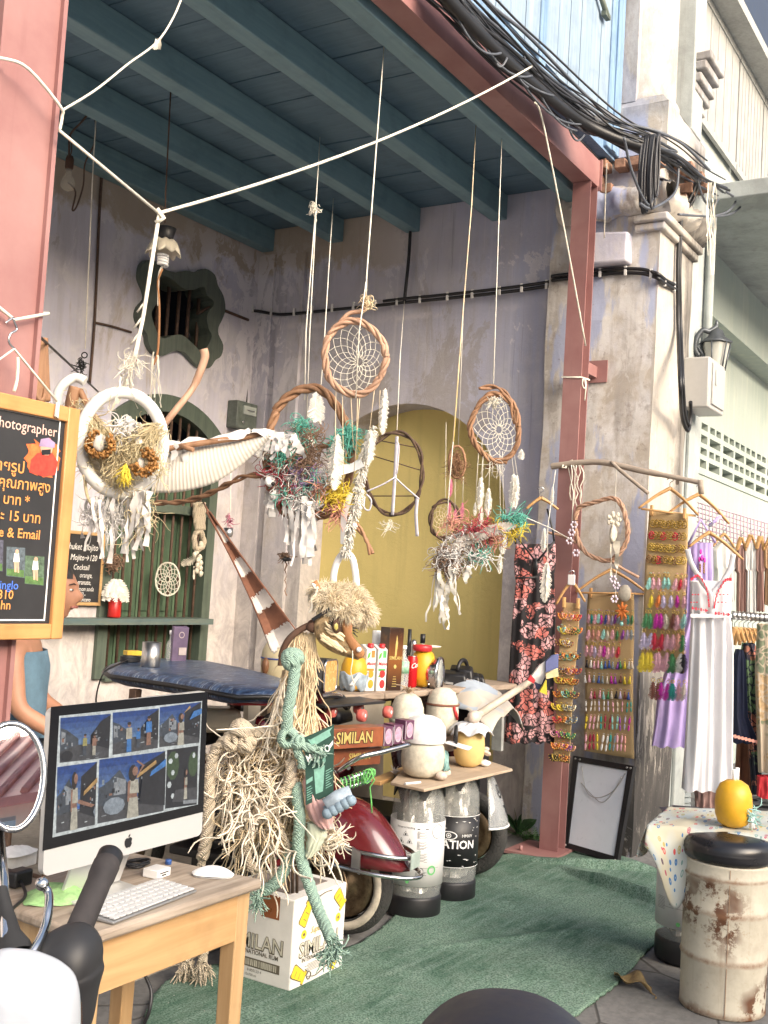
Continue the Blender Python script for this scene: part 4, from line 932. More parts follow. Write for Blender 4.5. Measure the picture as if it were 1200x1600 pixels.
 hl=V(headlight);n=(f*.93+s*(.1)).normalized();sx=V((-n.y,n.x,0))
 m=MB()
 if square:
  m.prism(rrect(.075,.072,.028,6),hl,sx,z,-n*.11,True);hs=m.build('headlight',M_black,r)
  m=MB();m.prism(rrect(.069,.066,.026,6),hl+n*.001,sx,z,n*.008);m.build('lens',lens_m,hs)
  m=MB();m.tube([hl+n*.008+sx*p[0]+z*p[1]for p in rrect(.072,.069,.027,6)],.0045,6,closed=True);m.build('rim',M_chrome,hs)
 else:
  m.lathe([(0,-.1),(.05,-.09),(.085,-.03),(.09,0)],hl,n,24);hs=m.build('headlight',M_chrome,r)
  m=MB();m.lathe([(0,.012),(.05,.009),(.08,.002)],hl,n,24);m.build('lens',lens_m,hs)
  m=MB();m.lathe([(.078,.0),(.088,.012),(.094,.0),(.09,-.01)],hl,n,24);m.build('rim',M_chrome,hs)
 m=MB();m.tube([hl-n*.05-z*.06,Q(-.19,0,.96)],.025,8);m.build('headset',body_m,r)
 return r,Q
hl1=at(514,1056,D=4.72)
s1,Q1=scooter((4.06,2.61,0.015),rad(-84),'maroon vintage scooter with whitewall front wheel and square headlamp with amber reflection',M_maroon,hl1,mat('amber_reflection_lens',(.62,.36,.12),.25,var=.25,scale=25,Coat_Weight=.5),True)  # the lens colour paints in an amber reflection
hl2=at(686,1053,D=5.75)
s2,Q2=scooter((5.3,2.66,0.015),rad(-80),'dark vintage scooter behind the clear kegs with round chrome headlamp',mat('dark_maroon_enamel',(.05,.012,.014),.25,var=.3,scale=6),hl2,mat('clear_lens',(.45,.47,.45),.1,var=.3,scale=25),False,False)
m=MB()
rk=[at(528,1206,D=4.5),at(560,1184,D=4.45),at(600,1174,D=4.5),at(640,1163,D=4.6)]
m.tube(cat(rk,5),.011,7);m.tube(cat([p+V((.1,.14,-.012))for p in rk],5),.011,7);m.tube([rk[0],rk[0]+V((.1,.14,-.012))],.008,6);m.tube([rk[3],rk[3]+V((.1,.14,-.012))],.008,6);m.tube([at(545,1200,D=4.6),Q1(-.17,0,.8)],.01,6);m.build('luggage_rack',M_chrome,s1)
m=MB();g0,g1=at(530,1222,D=4.45),at(580,1205,D=4.5);m.tube([g0,g1],.014,7);m.tube([g0-V((0,0,.03)),g1-V((0,0,.04))],.01,7);m.build('brake_lever',M_chrome,s1)
m=MB();pts=[]
for i in range(60):
 t=i/59;p=g0.lerp(g1,t);a=i*.9;pts.append(p+V((.012*math.cos(a),.018*math.cos(a),.03*math.sin(a)-.015)))
c=at(577,1212,D=4.46)
for i in range(26):a=i*.5;pts.append(c+CR*.022*math.cos(a)*(1+.3*math.sin(i))+CU*.03*math.sin(a*1.3)-CF*.01)
pts+=[at(578,1230,D=4.46),at(580,1250,D=4.46),at(581,1270,D=4.46)]
m.tube(pts,.0032,5);tag(m.build('green_string',mat('bright_green_cord',(.16,.5,.14),.5)),'bright green cord wound and knotted round the scooter lever','cord')
M_plank=wood('weathered_plank',(.25,.19,.14),(.4,.32,.25),5,.75,0,.3);M_ply=wood('plywood_top',(.36,.27,.19),(.48,.38,.28),4,.7,0)
SZ=1.0
a,b,c=at(500,1087,Z=SZ),at(602,1083,Z=SZ),at(705,1076,Z=SZ)
for(p,q,lab)in((a,b,'short weathered plank under the juice cartons at the left end of the bar'),(b+V((.008,0,0)),c+V((.75,-.08,0)),'long weathered plank of the bar carrying the can and bottles')):
 m=MB();m.hexa([p-V((0,0,.032)),q-V((0,0,.032)),q+V((0,.34,-.032)),p+V((0,.34,-.032))],[p,q,q+V((0,.34,0)),p+V((0,.34,0))],.008);tag(m.build('bar_plank',M_plank),lab,'plank')
m=MB();m.box((a.x+.1,a.y+.05,.02),(a.x+.16,a.y+.11,SZ-.035));m.box((a.x+.1,a.y+.25,.02),(a.x+.16,a.y+.31,SZ-.035));m.box((c.x+.4,a.y+.05,.02),(c.x+.46,a.y+.11,SZ-.035));m.box((c.x+.4,a.y+.2,.02),(c.x+.46,a.y+.26,SZ-.035));m.box((a.x+.1,a.y+.13,SZ-.09),(c.x+.46,a.y+.18,SZ-.036));tag(m.build('bar_trestle',M_iron),'dark iron trestle carrying the bar planks above the scooters','trestle')
m=MB();m.hexa([(4.55,3.55,.013),(5.75,3.45,.013),(5.75,3.5,.013),(4.55,3.6,.013)],[(4.55,3.6,.92),(5.75,3.5,.92),(5.75,3.53,.92),(4.55,3.63,.92)]);tag(m.build('back_panel',mat('beige_board',(.36,.31,.24),.85,var=.3,scale=3)),'beige board standing behind the scooters and kegs','panel')
TZ=.645
T=[at(*p,Z=TZ)for p in((610,1222),(663,1233),(801,1201),(742,1181),(648,1183))]
kt=tag(MB().hexa([p-V((0,0,.014))for p in T],T,.003).build('keg_table_top',M_ply),'thin plywood board laid across the two clear kegs','board')
m=MB();p0,p1=at(584,1219,Z=TZ-.02),at(640,1204,Z=TZ-.02);m.bar(p0+V((0,0,-.012)),p1+V((.35,.1,-.012)),.07,.02,bev=.003);tag(m.build('wood_batten',M_dwood),'short orange batten sticking out left of the plywood board','batten')
M_pet=glass('clear_pet',(.75,.78,.76),.12,.22);M_keglabel=mat('label_white',(.6,.6,.6),.5,var=.05)
M_ink=mat('label_ink',(.012,.012,.014),.6);M_bag=mat('crinkled_foil',(.55,.53,.49),.25,.6,.5,25,1.0);M_grn=mat('label_green',(.12,.4,.14),.6)
def keg(c,rot,label,dark,tall=.6):
 r=thing('keg',label,'keg',(c[0],c[1],.006));R=.128;o=V((c[0],c[1],.006))
 m=MB();m.lathe([(0,0),(R*.96,0),(R*1.0,.012),(R*1.0,.085),(R*.97,.095),(R*.9,.1),(0,.1)],o,n=36);m.build('foot',M_black,r)
 m=MB();m.lathe([(R*.93,.09),(R*.985,.13),(R*.985,.46),(R*.95,.52),(R*.8,.57),(R*.55,.6),(.04,.615)],o,n=36);m.build('shell',M_pet,r)
 m=MB()
 def bag(u,v):
  a=2*PI*u;z=.11+.46*v;k=.6+.3*mnoise.noise(V((math.cos(a)*2.2,math.sin(a)*2.2,z*9+c[0])))-.35*max(0,v-.6)
  return o+V((R*k*math.cos(a),R*k*math.sin(a),z))
 m.grid(bag,40,30,False,True,False);m.build('liner',M_bag,r)
 lab=MB();z0,z1=(.17,.42)if dark else(.15,.44)
 def cyl(a,z,e=0):return o+V(((R+.0015+e*1.7)*math.cos(a),(R+.0015+e*1.7)*math.sin(a),z))
 lab.grid(lambda u,v:cyl(rot-2.2+4.4*u,z0+(z1-z0)*v),36,2,True,False,False);lb=lab.build('label',M_black if dark else M_keglabel,r,solid=.001)
 def wrap_text(mb,body,a,z,size,al='CENTER',sq=1,bold=0):
  t=MB();text_bm(t,body,(0,0,0),(1,0,0),(0,1,0),size,0,al,sq,bold=bold*size)
  mp={}
  for vv in t.bm.verts:mp[vv]=mb.v(cyl(a+vv.co.x/R,z+vv.co.y,.0016))
  for fc in t.bm.faces:mb.face([mp[vv]for vv in fc.verts])
  t.bm.free()
 def wrap_poly(mb,pts,a,z,e=.0014):mb.face([mb.v(cyl(a+p[0]/R,z+p[1],e))for p in pts])
 def ring(mb,a,z,r0,r1,n=20,r0y=None):
  for i in range(n):
   q=[(rr*math.cos(2*PI*j/n),rr*math.sin(2*PI*j/n))for rr,j in((r0,i),(r1,i),(r1,i+1),(r0,i+1))];wrap_poly(mb,q,a,z)
 m=MB();face=rot
 if dark:
  wrap_text(m,'ATION',face+.3,.264,.056,sq=.95,bold=.02);wrap_text(m,'MMXV',face+.6,.318,.02)
  ex_=[(.042*math.cos(t),.021*math.sin(t))for t in[i*PI/8 for i in range(16)]]
  for i in range(16):
   p,q=ex_[i],ex_[(i+1)%16];wrap_poly(m,[p,q,(q[0]*.86,q[1]*.8),(p[0]*.86,p[1]*.8)],face-.12,.325)
  ring(m,face-.12,.325,.009,.0125);ring(m,face-.12,.325,0.0001,.005,10)
  for i in range(7):
   x=-.03+i*.01;wrap_poly(m,[(x-.0007,-.014),(x+.0007,-.014),(x*1.1+.0007,-.022+abs(x)*.2),(x*1.1-.0007,-.022+abs(x)*.2)],face-.12,.318)
  for z in(z0+.001,z1-.004):wrap_poly_=[wrap_poly(m,[(-.28+k*.02,0),(-.26+k*.02,0),(-.26+k*.02,.003),(-.28+k*.02,.003)],face,z)for k in range(28)]
  rr=random.Random(5)
  for i in range(46):
   z=rr.uniform(z0+.01,z1-.012);a_=face+rr.uniform(-1.2,1.2)
   if .245<z<.35 and abs(a_-face-.15)<.8:continue
   w=rr.uniform(.008,.024);wrap_poly(m,[(0,0),(w*.5,-.0025),(w,0),(w*.5,.0012)],a_,z)
  m.build('lettering',M_whiteplastic,lb,norm=False)
 else:
  wrap_text(m,'Storage & Handling',face-.42,.412,.0115)
  def tri(a_,z):
   s_=.015
   for k in range(3):
    t0,t1=PI/2+k*2*PI/3,PI/2+(k+1)*2*PI/3
    p,q=(s_*math.cos(t0),s_*math.sin(t0)),(s_*math.cos(t1),s_*math.sin(t1));wrap_poly(m,[p,q,(q[0]*.86,q[1]*.86),(p[0]*.86,p[1]*.86)],a_,z)
   wrap_poly(m,[(-.003,-.005),(.003,-.005),(.003,.004),(-.003,.004)],a_,z)
  tri(face-.4,.385);tri(face-.56,.352);tri(face-.24,.352)
  for a_,z in((face-.53,.312),(face-.27,.312),(face-.53,.277),(face-.27,.277)):
   ring(m,a_,z,.0125,.0145);wrap_poly(m,[(-.01,.008),(-.008,.01),(.01,-.008),(.008,-.01)],a_,z);wrap_poly(m,[(-.004,-.006),(.004,-.006),(.002,.006),(-.002,.006)],a_,z)
  wrap_poly(m,[(0,0),(.052,0),(.052,.004),(0,.004)],face+.02,.41)
  for z,n in((.4,8),(.355,9),(.3,10),(.215,4)):
   for i in range(n):wrap_poly(m,[(0,0),(.05-.008*((i*7)%3),0),(.05-.008*((i*7)%3),.0016),(0,.0016)],face+.03,z-i*.0042)
  for i in range(9):wrap_poly(m,[(0,0),(.045,0),(.045,.0012),(0,.0012)],face-1.1,.27-i*.006)
  ring(m,face+.2,.225,.011,.013);wrap_text(m,'MMXV 26',face-.45,.245,.008)
  for k in range(20):wrap_poly(m,[(-.09+k*.012,0),(-.09+k*.012+.012,0),(-.09+k*.012+.012,.001),(-.09+k*.012,.001)],face-.25,.235)
  ring(m,face+.82,.4,.03,.032)
  m.build('lettering',M_ink,lb,norm=False)
  m=MB();wrap_poly(m,[(.009*math.cos(i*PI/8),.009*math.sin(i*PI/8))for i in range(16)],face-.25,.172);ring(m,face+.62,.225,.014,.022);m.build('green_mark',M_grn,lb,norm=False)
 m=MB()
 m.lathe([(.03,.6),(.05,.6),(.05,.624),(.03,.626)],o,n=20)
 for i in range(4):
  t=rot+PI/4*0+i*PI/2+.2;d=V((math.cos(t),math.sin(t),0));e=V((-d.y,d.x,0))
  m.hexa([o+d*.03-e*.05+V((0,0,.612)),o+d*.115-e*.05+V((0,0,.612)),o+d*.115+e*.05+V((0,0,.612)),o+d*.03+e*.05+V((0,0,.612))],[o+d*.03-e*.06+V((0,0,.624)),o+d*.125-e*.06+V((0,0,.624)),o+d*.125+e*.06+V((0,0,.624)),o+d*.03+e*.06+V((0,0,.624))])
  m.hexa([o+d*.119-e*.006+V((0,0,.54)),o+d*.124-e*.006+V((0,0,.54)),o+d*.124+e*.006+V((0,0,.54)),o+d*.119+e*.006+V((0,0,.54))],[o+d*.098-e*.05+V((0,0,.613)),o+d*.112-e*.05+V((0,0,.613)),o+d*.112+e*.05+V((0,0,.613)),o+d*.098+e*.05+V((0,0,.613))])
 m.build('collar',M_black,r)
 return r
kc=lambda px,py:(lambda p:(p.x+.128*math.cos(rad(30)),p.y+.128*math.sin(rad(30))))(at(px,py,Z=.006))
k1=kc(645,1438);k2=kc(703,1412)
keg(k1,rad(208),'clear plastic keg with white hazard label under the plywood board',False)
keg(k2,rad(206),'clear plastic keg with black label, white capitals and an eye emblem',True)
# -- surfboard and what stands on it
SBZ=1.07
outl=[at(*p,Z=SBZ)for p in((163,1047),(168,1041),(191,1034),(249,1032),(325,1037),(383,1048),(430,1060),(470,1072),(440,1087),(412,1085),(374,1086),(325,1077),(267,1067),(200,1057),(172,1053))]
c0=sum((p for p in outl),V())/len(outl)
def surf_mat():
 t=NT('painted_waves');P=t.obj();x,y,z=t.sep(P);n=t.noise(t.mapv(P,(2,7,1)),3,7,.6,1.5);w=t.noise(t.mapv(P,(5,16,1),rot=(0,0,.3)),2,6,.7,2.5)
 c=t.mix(t.ramp(n,[(.35,0.),(.65,1.)]),(.012,.02,.05),(.06,.11,.22));c=t.mix(t.ramp(w,[(.54,0.),(.68,.85)]),c,(.38,.44,.5));t.set(c,.35);return t.m
m=MB();top=[]
for ring,(k,dz)in enumerate(((.6,.026),(.86,.022),(.965,.01),(1,-.004),(.97,-.03),(.8,-.05))):
 top.append([m.v(c0+(p-c0)*k+V((0,0,dz)))for p in outl])
n=len(outl);m.face(top[0])
for A,B_ in zip(top,top[1:]):
 for i in range(n):m.face([A[i],A[(i+1)%n],B_[(i+1)%n],B_[i]],True)
m.face(top[-1][::-1]);sb=thing('surfboard','dark blue surfboard painted with waves laid flat as a counter','surfboard',(c0.x,c0.y,SBZ-.05))
m.build('board',surf_mat(),sb)
m=MB();ft=[outl[i]for i in(0,1,2,13,14)];cc=c0
m.tube([c0+(p-c0)*1.003-V((0,0,.01))for p in outl],.011,6,closed=True);m.build('edge_rail',M_black,sb)
sp_=MB()
for dx,dy in((-.25,.1),(.25,-.05)):sp_.box((c0.x+dx-.02,c0.y+dy-.02,.013),(c0.x+dx+.02,c0.y+dy+.02,SBZ-.052),.004)
sp_.box((c0.x-.25,c0.y-.03,.5),(c0.x+.25,c0.y+.05,.53))
tag(sp_.build('trestle',M_iron),'dark trestle holding up the surfboard counter','trestle')
p=at(235,1042,Z=SBZ+.026);m=MB();m.lathe([(0,0),(.04,0),(.043,.004),(.043,.112),(.0395,.112),(.039,.01),(0,.008)],p,n=30);tag(m.build('steel_cup',M_steel),'brushed steel cup standing on the surfboard','cup')
p=at(203,1034,Z=SBZ+.026);m=MB()
for i in range(3):m.tube([p+V((.05*math.cos(t),.035*math.sin(t),.006+.008*i))for t in[j*PI/8 for j in range(16)]],.006,6,closed=True)
m.tube(cat([p+V((-.03,-.02,.01)),at(180,1040,Z=SBZ+.03),at(160,1055,Z=SBZ),at(150,1100,Y=p.y-.1),at(165,1140,Y=p.y-.1)],5),.004,6);tag(m.build('charging_cable',M_black),'coiled black and white charging cable on the tip of the surfboard','cable')
p=at(207,1024,Z=SBZ+.045);m=MB();m.obox(p+V((0,0,.012)),V((.04,-.01,0)),V((.01,.025,0)),V((0,0,.011)),.003);tag(m.build('tobacco_pouch',mat('yellow_card',(.65,.42,.04),.5)),'small yellow pouch on the black cable coil','pouch')
def cyl_thing(name,label,cat_,px,py,Z,r,h,mt,prof=None,label_m=None,group=None,cap=None,n=24):
 p=at(px,py,Z=Z);p=V((p.x+CF.x*r,p.y+CF.y*r,Z));t=thing(name,label,cat_,p,group)
 m=MB();m.lathe([(a*r,b*h)for a,b in(prof or[(0,0),(.92,0),(1,.02),(1,.98),(.92,1),(0,1)])],p,n=n);m.build('body',mt,t)
 return t,p
M_glassc=glass('clear_glass',(.8,.83,.82),.06,.3);M_redp=mat('red_plastic',(.55,.03,.035),.35,var=.1)
BOT=[(0,0),(.95,0),(1,.03),(1,.62),(.9,.7),(.42,.8),(.4,.95),(.4,1),(0,1)]
t,p=cyl_thing('bottle','clear bottle on the surfboard next to the purple packet','bottle',264,1033,SBZ+.022,.022,.13,M_glassc,BOT)
m=MB();m.lathe([(.01,.13),(.012,.13),(.012,.15),(0,.15)],p,n=12);m.build('cap',M_whiteplastic,t)
p=at(285,1034,Z=SBZ+.022);t=thing('packet','purple packet leaning at the back edge of the surfboard','packet',p);m=MB();m.obox(p+V((0,.03,.085)),V((.04,-.012,0)),V((.006,.014,.003)),V((0,-.003,.085)),.003);m.build('box',mat('purple_card',(.14,.1,.17),.5),t)
m=MB();m.lathe([(.012,0),(.016,0)],p+V((-.004,.012,.13)),(-.3,-1,0),16);m.obox(p+V((.006,.01,.05)),V((.02,-.006,0)),V((.001,.002,0)),V((0,0,.018)));m.build('print',mat('lilac_print',(.5,.42,.4),.6),t)
# -- things on the bar planks
BZ=SZ+.001
def coconut(name,label,px,py,Z,rx,h,mt,squash=.5,group='painted coconuts'):
 p=at(px,py,Z=Z);p=V((p.x+CF.x*rx*.8,p.y+CF.y*rx*.8,Z));t=thing(name,label,'coconut',p,group)
 m=MB();m.lathe([(0,0),(rx*.5,.003),(rx*.8,h*.09),(rx*.97,h*.28),(rx,h*.5),(rx*.95,h*.72),(rx*.75,h*.9),(rx*.4,h*.985),(0,h)],p,n=30,wob=lambda u,z:1+.02*mnoise.noise(V((math.cos(u*6.28)*2,math.sin(u*6.28)*2,z*12+px))));m.build('shell',mt,t)
 return t,p
M_ycoc=mat('yellow_coconut_paint',(.66,.36,.02),.4,var=.2,scale=14,bump=.15);M_wcoc=mat('chalky_coconut_paint',(.6,.56,.46),.85,var=.3,scale=26,bump=.6);M_pcoc=mat('pale_yellow_paint',(.68,.48,.19),.6,var=.15,scale=10,bump=.1);M_ccoc=mat('cream_coconut_paint',(.6,.52,.33),.55,var=.15,scale=12,bump=.2)
M_denim=mat('faded_denim',(.33,.4,.47),.95,var=.35,scale=30);M_straw=mat('white_straw',(.8,.8,.78),.4)
def band(t,p,r,h,w,mt,name='strap'):
 m=MB();m.lathe([(r*1.0,h-w),(r*1.03,h-w*.5),(r*1.03,h+w*.5),(r*1.0,h+w)],p,n=30);m.build(name,mt,t)
t,p=coconut('coconut','yellow painted coconut wrapped in grey blue denim below the fox head',551,1081,BZ,.066,.175,M_ycoc)
def wrap(u,v):
 a=2*PI*u;z=.004+.085*v+.008*math.sin(5*a);k=.069+.006*math.sin(a*9+v*4)*(1-v*.6)-.02*(1-v)**3
 return p+V((k*math.cos(a),k*math.sin(a),z))
m=MB();m.grid(wrap,44,8,True,True,False);m.build('denim_wrap',M_denim,t,solid=.003)
m=MB();m.hexa([p+V((-.075,-.03,.03)),p+V((-.07,-.045,.03)),p+V((-.05,-.075,.09)),p+V((-.055,-.06,.09))][0:4],[p+V((-.082,-.03,.035)),p+V((-.077,-.05,.035)),p+V((-.056,-.08,.095)),p+V((-.061,-.065,.095))]);m.build('ribbon',M_whiteplastic,t)
def carton_mat():return mat('carton_white',(.74,.72,.68),.4,var=.06)
for i,(px,lab,fruit,leaf,tagc)in enumerate(((577,'white juice carton printed with oranges, beside the yellow coconut','fruit_orange',(.75,.3,.02),(.75,.2,.04)),(595,'white juice carton printed with a red fruit, beside the brown gift box','fruit_red',(.5,.03,.03),(.1,.4,.12)))):
 pz=at(px,1080,Z=BZ);ax=V((.93,-.36,0)).normalized();ay=V((.36,.93,0)).normalized();w,h=.0285,.205
 t=thing('juice_carton',lab,'carton',pz);q=pz+ay*w
 m=MB();m.obox(q+V((0,0,h/2)),ax*w,ay*w,V((0,0,h/2)),.003);m.hexa([q+ax*i_*w+ay*j_*w+V((0,0,h))for i_,j_ in((-1,-1),(1,-1),(1,1),(-1,1))],[q+ax*w*i_+ay*w*(.75+.25*j_)+V((0,0,h+.022))for i_,j_ in((-1,-1),(1,-1),(1,1),(-1,1))]);m.build('box',carton_mat(),t)
 m=MB();m.lathe([(0,.02),(.015,.02),(.015,.004),(.017,0),(0,0)],q+V((0,-.012,h+.009)),n=16);m.build('cap',M_redp,t)
 fp=lambda x,z,e=.0008:q-ay*(w+e)+ax*x+V((0,0,z))
 m=MB();m.face([m.v(fp(x,z))for x,z in ell(.004,.035,.017,.022,14)]);m.face([m.v(fp(x,z))for x,z in ell(.002,.085,.018,.02,14)]);m.build('fruit_print',mat(fruit,leaf,.5,var=.4,scale=60),t,norm=False)
 m=MB();m.face([m.v(fp(x,z))for x,z in((-.0,.2),(.021,.2),(.021,.165),(0,.165))]);m.face([m.v(fp(x,z))for x,z in((-.024,.1),(.02,.1),(.02,.112),(-.024,.112))]);m.build('colour_print',mat(fruit+'_tag',tagc,.5),t,norm=False)
 m=MB();m.face([m.v(fp(x,z))for x,z in((-.027,.155),(-.02,.185),(-.004,.193),(-.01,.168))]);m.face([m.v(fp(x,z))for x,z in((-.024,.07),(-.006,.095),(-.01,.07))]);m.build('leaf_print',mat('leaf_green',(.12,.4,.06),.5),t,norm=False)
 m=MB();text_bm(m,'Malee',fp(0,.128,.0005),ax,V((0,0,1)),.024,.0006,'CENTER',.9,bold=.0005,shear=.25);m.build('lettering',M_redp,t,norm=False)
t,p=cyl_thing('paper_roll','white paper roll standing behind the juice cartons','paper roll',584,1074,BZ,.024,.29,M_whiteplastic)
pz=at(618,1079,Z=BZ);t=thing('gift_box','tall brown bottle box lettered in gold behind the red drink can','box',pz);ax=V((.9,-.43,0)).normalized();ay=V((.43,.9,0)).normalized();w,h=.043,.315;q=pz+ay*w-ax*.012
def gift_mat():
 g=NT('brown_gift_card');x,y,z=g.sep(g.obj());n=g.noise(g.obj(),16,5)
 c=g.mix(g.ramp(z,[(.02,0.),(.15,1.),(.3,0.)]),(.03,.012,.006),(.2,.07,.015));c=g.mix(g.ramp(n,[(.55,0.),(.7,.4)]),c,(.35,.16,.04));g.set(c,.3);return g.m
M_gift=gift_mat();M_gold=mat('gold_print',(.62,.48,.16),.4,.3,.3,60)
m=MB();m.obox(q+V((0,0,h/2)),ax*w,ay*w,V((0,0,h/2)),.002);m.build('box',M_gift,t)
m=MB();fp=lambda x,z,e=.0008:q-ay*(w+e)+ax*x+V((0,0,z))
text_bm(m,'SIMILAN',fp(0,.155,.0005),ax,V((0,0,1)),.024,.0006,'CENTER',.85,bold=.0006)
for i in range(5):m.face([m.v(fp(x*(1-i*.1),z+.02+i*.012))for x,z in((-.014,0),(.014,0),(.014,.003),(-.014,.003))])
m.face([m.v(fp(x,z))for x,z in ell(0,.12,.008,.011,8)]);m.face([m.v(fp(x,z))for x,z in((-.005,.17),(.004,.17),(.01,.24),(.002,.28),(-.004,.23))]);m.build('lettering',M_gold,t,norm=False)
t,p=cyl_thing('water_bottle','clear water bottle with green label between the brown box and the red can','bottle',628,1077,BZ,.031,.21,M_glassc,BOT)
m=MB();m.lathe([(.0315,.08),(.0315,.14)],p,n=24);m.build('label',mat('label_green_white',(.45,.6,.5),.5,col2=(.04,.3,.12),scale=30),t,solid=.0006)
m=MB();m.lathe([(.014,.205),(.014,.222),(0,.222)],p,n=14);m.build('cap',M_whiteplastic,t)
t,p=cyl_thing('drink_can','red drink can with white script lettering on the bar plank','can',642,1075,BZ,.03,.165,mat('can_red',(.55,.012,.018),.25,.3,.1),[(0,0),(.75,0),(1,.06),(1,.9),(.82,.97),(.82,1),(0,.985)])
m=MB();tt=MB();text_bm(tt,'Coca-Cola',(0,0,0),(1,0,0),(0,1,0),.036,0,'LEFT',.8,bold=.0006,shear=.3);a0=rad(200)
mp={vv:m.v(p+V((.0306*math.cos(a0+vv.co.x/.03),.0306*math.sin(a0+vv.co.x/.03),.1+vv.co.y+vv.co.x*.25)))for vv in tt.bm.verts}
for fc in tt.bm.faces:m.face([mp[vv]for vv in fc.verts])
tt.bm.free();m.build('lettering',M_whiteplastic,t,norm=False)
m=MB();m.lathe([(.024,.16),(.025,.166),(.0,.162)],p,n=24);m.build('lid',M_steel,t)
t,p=cyl_thing('black_bottle','slim black bottle standing at the back of the bar','bottle',636,1066,BZ,.02,.29,M_black,[(0,0),(1,0),(1,.6),(.55,.7),(.5,1),(0,1)])
t,p=cyl_thing('cocktail_shaker','small steel shaker standing behind the red can','shaker',643,1067,BZ,.018,.235,M_steel,[(0,0),(.8,0),(1,.6),(.8,.75),(.9,.8),(.9,.93),(.5,1),(0,1)])
t,p=cyl_thing('rum_bottle','clear glass bottle with black cap behind the yellow coconut with the red lid','bottle',657,1066,BZ,.028,.235,M_glassc,BOT)
m=MB();m.lathe([(.014,.215),(.0145,.215),(.0145,.265),(0,.265)],p,n=14);m.build('cap',M_black,t)
t,p=coconut('coconut','yellow painted coconut with red lid beside the red drink can',660,1075,BZ,.068,.2,M_ycoc)
m=MB();m.lathe([(.0,.225),(.048,.222),(.052,.215),(.052,.195),(.045,.19)],p+V((-.02,.0,0)),n=22);m.build('lid',M_redp,t)
m=MB();m.ball(p+V((.03,-.03,.215)),.06,.02,.008,12,6,R=Matrix.Rotation(-.5,3,'Z'));m.build('leaf_blade',mat('dry_white_leaf',(.66,.6,.52),.7),t)
m=MB();m.obox(p+V((-.02,-.066,.09)),V((.012,-.002,-.03)),V((.004,.0,.002)),V((0,.003,0)));m.build('stick',M_pcoc,t)
for i in range(1):
 m=MB();r_=random.Random(4)
 for k in range(26):
  a_=p+V((.03,-.058,.12));m.tube([a_+V((r_.uniform(-.012,.012),r_.uniform(-.006,.004),-j*.022+r_.uniform(-.006,.006)))*1 for j in range(5)],.002,4)
 m.build('net_tuft',mat('mint_net',(.3,.62,.52),.8),t)
m=MB();p=at(722,1062,D=6.1)
for dx,dz,s_ in((-.08,0,.07),(.0,.02,.075),(.09,-.01,.06),(.15,-.01,.05)):m.obox(p+V((dx,.02*dx,dz)),V((s_*.6,.02,.01)),V((-.02,.06,0)),V((0,.01,s_*.65)),.012)
m.tube(arc(p+V((0,0,.05)),.06,0,PI,8),.012,6);tag(m.build('camera_bag',M_black),'black camera bag on the bar in front of the yellow arch','bag')
m=MB();m.obox(at(708,1068,D=6.0),V((.1,-.06,-.01)),V((.006,.01,0)),V((0,0,.006)));tag(m.build('bread_knife',M_steel),'steel knife lying behind the chrome headlamp','knife')
def pattern_cloth():
 t=NT('patterned_cloth');v=t.mapv(t.obj(),(1,1,1));c=t.vor(v,9,'F1','Color');n=t.noise(v,6,3)
 col=t.ramp(t.sep(c)[0],[(0,(.45,.4,.33)),(.3,(.3,.38,.48)),(.55,(.5,.46,.4)),(.75,(.1,.055,.04)),(.88,(.4,.43,.47))],'CONSTANT');t.set(t.mix(.25,col,(.5,.45,.4)),.95);return t.m
m=MB();c1=at(745,1072,D=5.95)
def drape(u,v):
 x=-.24+.48*u;y=-.2+.4*v;z=-.1*abs(x/.24)**2.5-.13*max(0,-y/.2)**2;q=V((x*6,y*6,3))
 return c1+V((x*.85,y,z+.05*mnoise.noise(q)+.012*mnoise.noise(q*4)))
m.grid(drape,28,22,True,False,True);tag(m.build('patterned_cloth',pattern_cloth(),solid=.006),'beige and blue patterned cloth draped over the dark scooter','cloth')
m=MB();c_=at(760,1150,D=6.05);m.obox(c_+V((0,.1,-.2)),V((.1,.02,0)),V((0,.1,0)),V((0,0,.36)),.02);tag(m.build('black_suitcase',M_black),'black case standing against the right of the yellow arch','case')
m=MB();a_,b_=at(779,1110,D=6.2),at(777,1172,D=6.2);m.bar(a_,b_,.06,.03,(1,0,0));tag(m.build('grey_post',mat('grey_metal',(.35,.36,.35),.5)),'short grey post behind the floral dress hem','post')
t,p=coconut('coconut','white chalky coconut with brown cord, farthest back between the bar and the board',690,1150,.78,.085,.24,M_wcoc);band(t,p,.086,.155,.006,mat('brown_cord',(.2,.09,.06),.8),'cord')
m=MB();m.tube([p+V((-.03,-.083,.15)),p+V((-.015,-.09,.11)),p+V((.0,-.09,.085))],[.008,.01,.006],6);m.build('red_ribbon',M_redp,t)
m=MB();m.box((p.x-.16,p.y-.06,.7),(p.x+.12,p.y+.12,.779));m.box((p.x-.12,p.y-.02,.02),(p.x-.08,p.y+.02,.7));m.box((p.x+.06,p.y+.06,.02),(p.x+.1,p.y+.1,.7));tag(m.build('wooden_stand',M_plank),'wooden stand under the white coconuts behind the board','stand')
t,p=coconut('coconut','white chalky coconut with tuft of dry fibres and pale cord under the bar plank',634,1165,.78,.082,.24,M_wcoc);band(t,p,.083,.11,.008,mat('pale_green_cord',(.5,.55,.42),.8),'cord')
m=MB();r_=random.Random(9)
for k in range(22):
 a_=p+V((0,0,.236));d_=V((r_.uniform(-1,1),r_.uniform(-1,1),r_.uniform(.3,1)))*.05;m.tube(cat([a_,a_+d_*.5+V((0,0,.01)),a_+d_+V((r_.uniform(-.02,.02),0,-.01))],3),.0022,4)
m.build('fibre_tuft',mat('dry_fibre',(.45,.33,.22),.9),t)
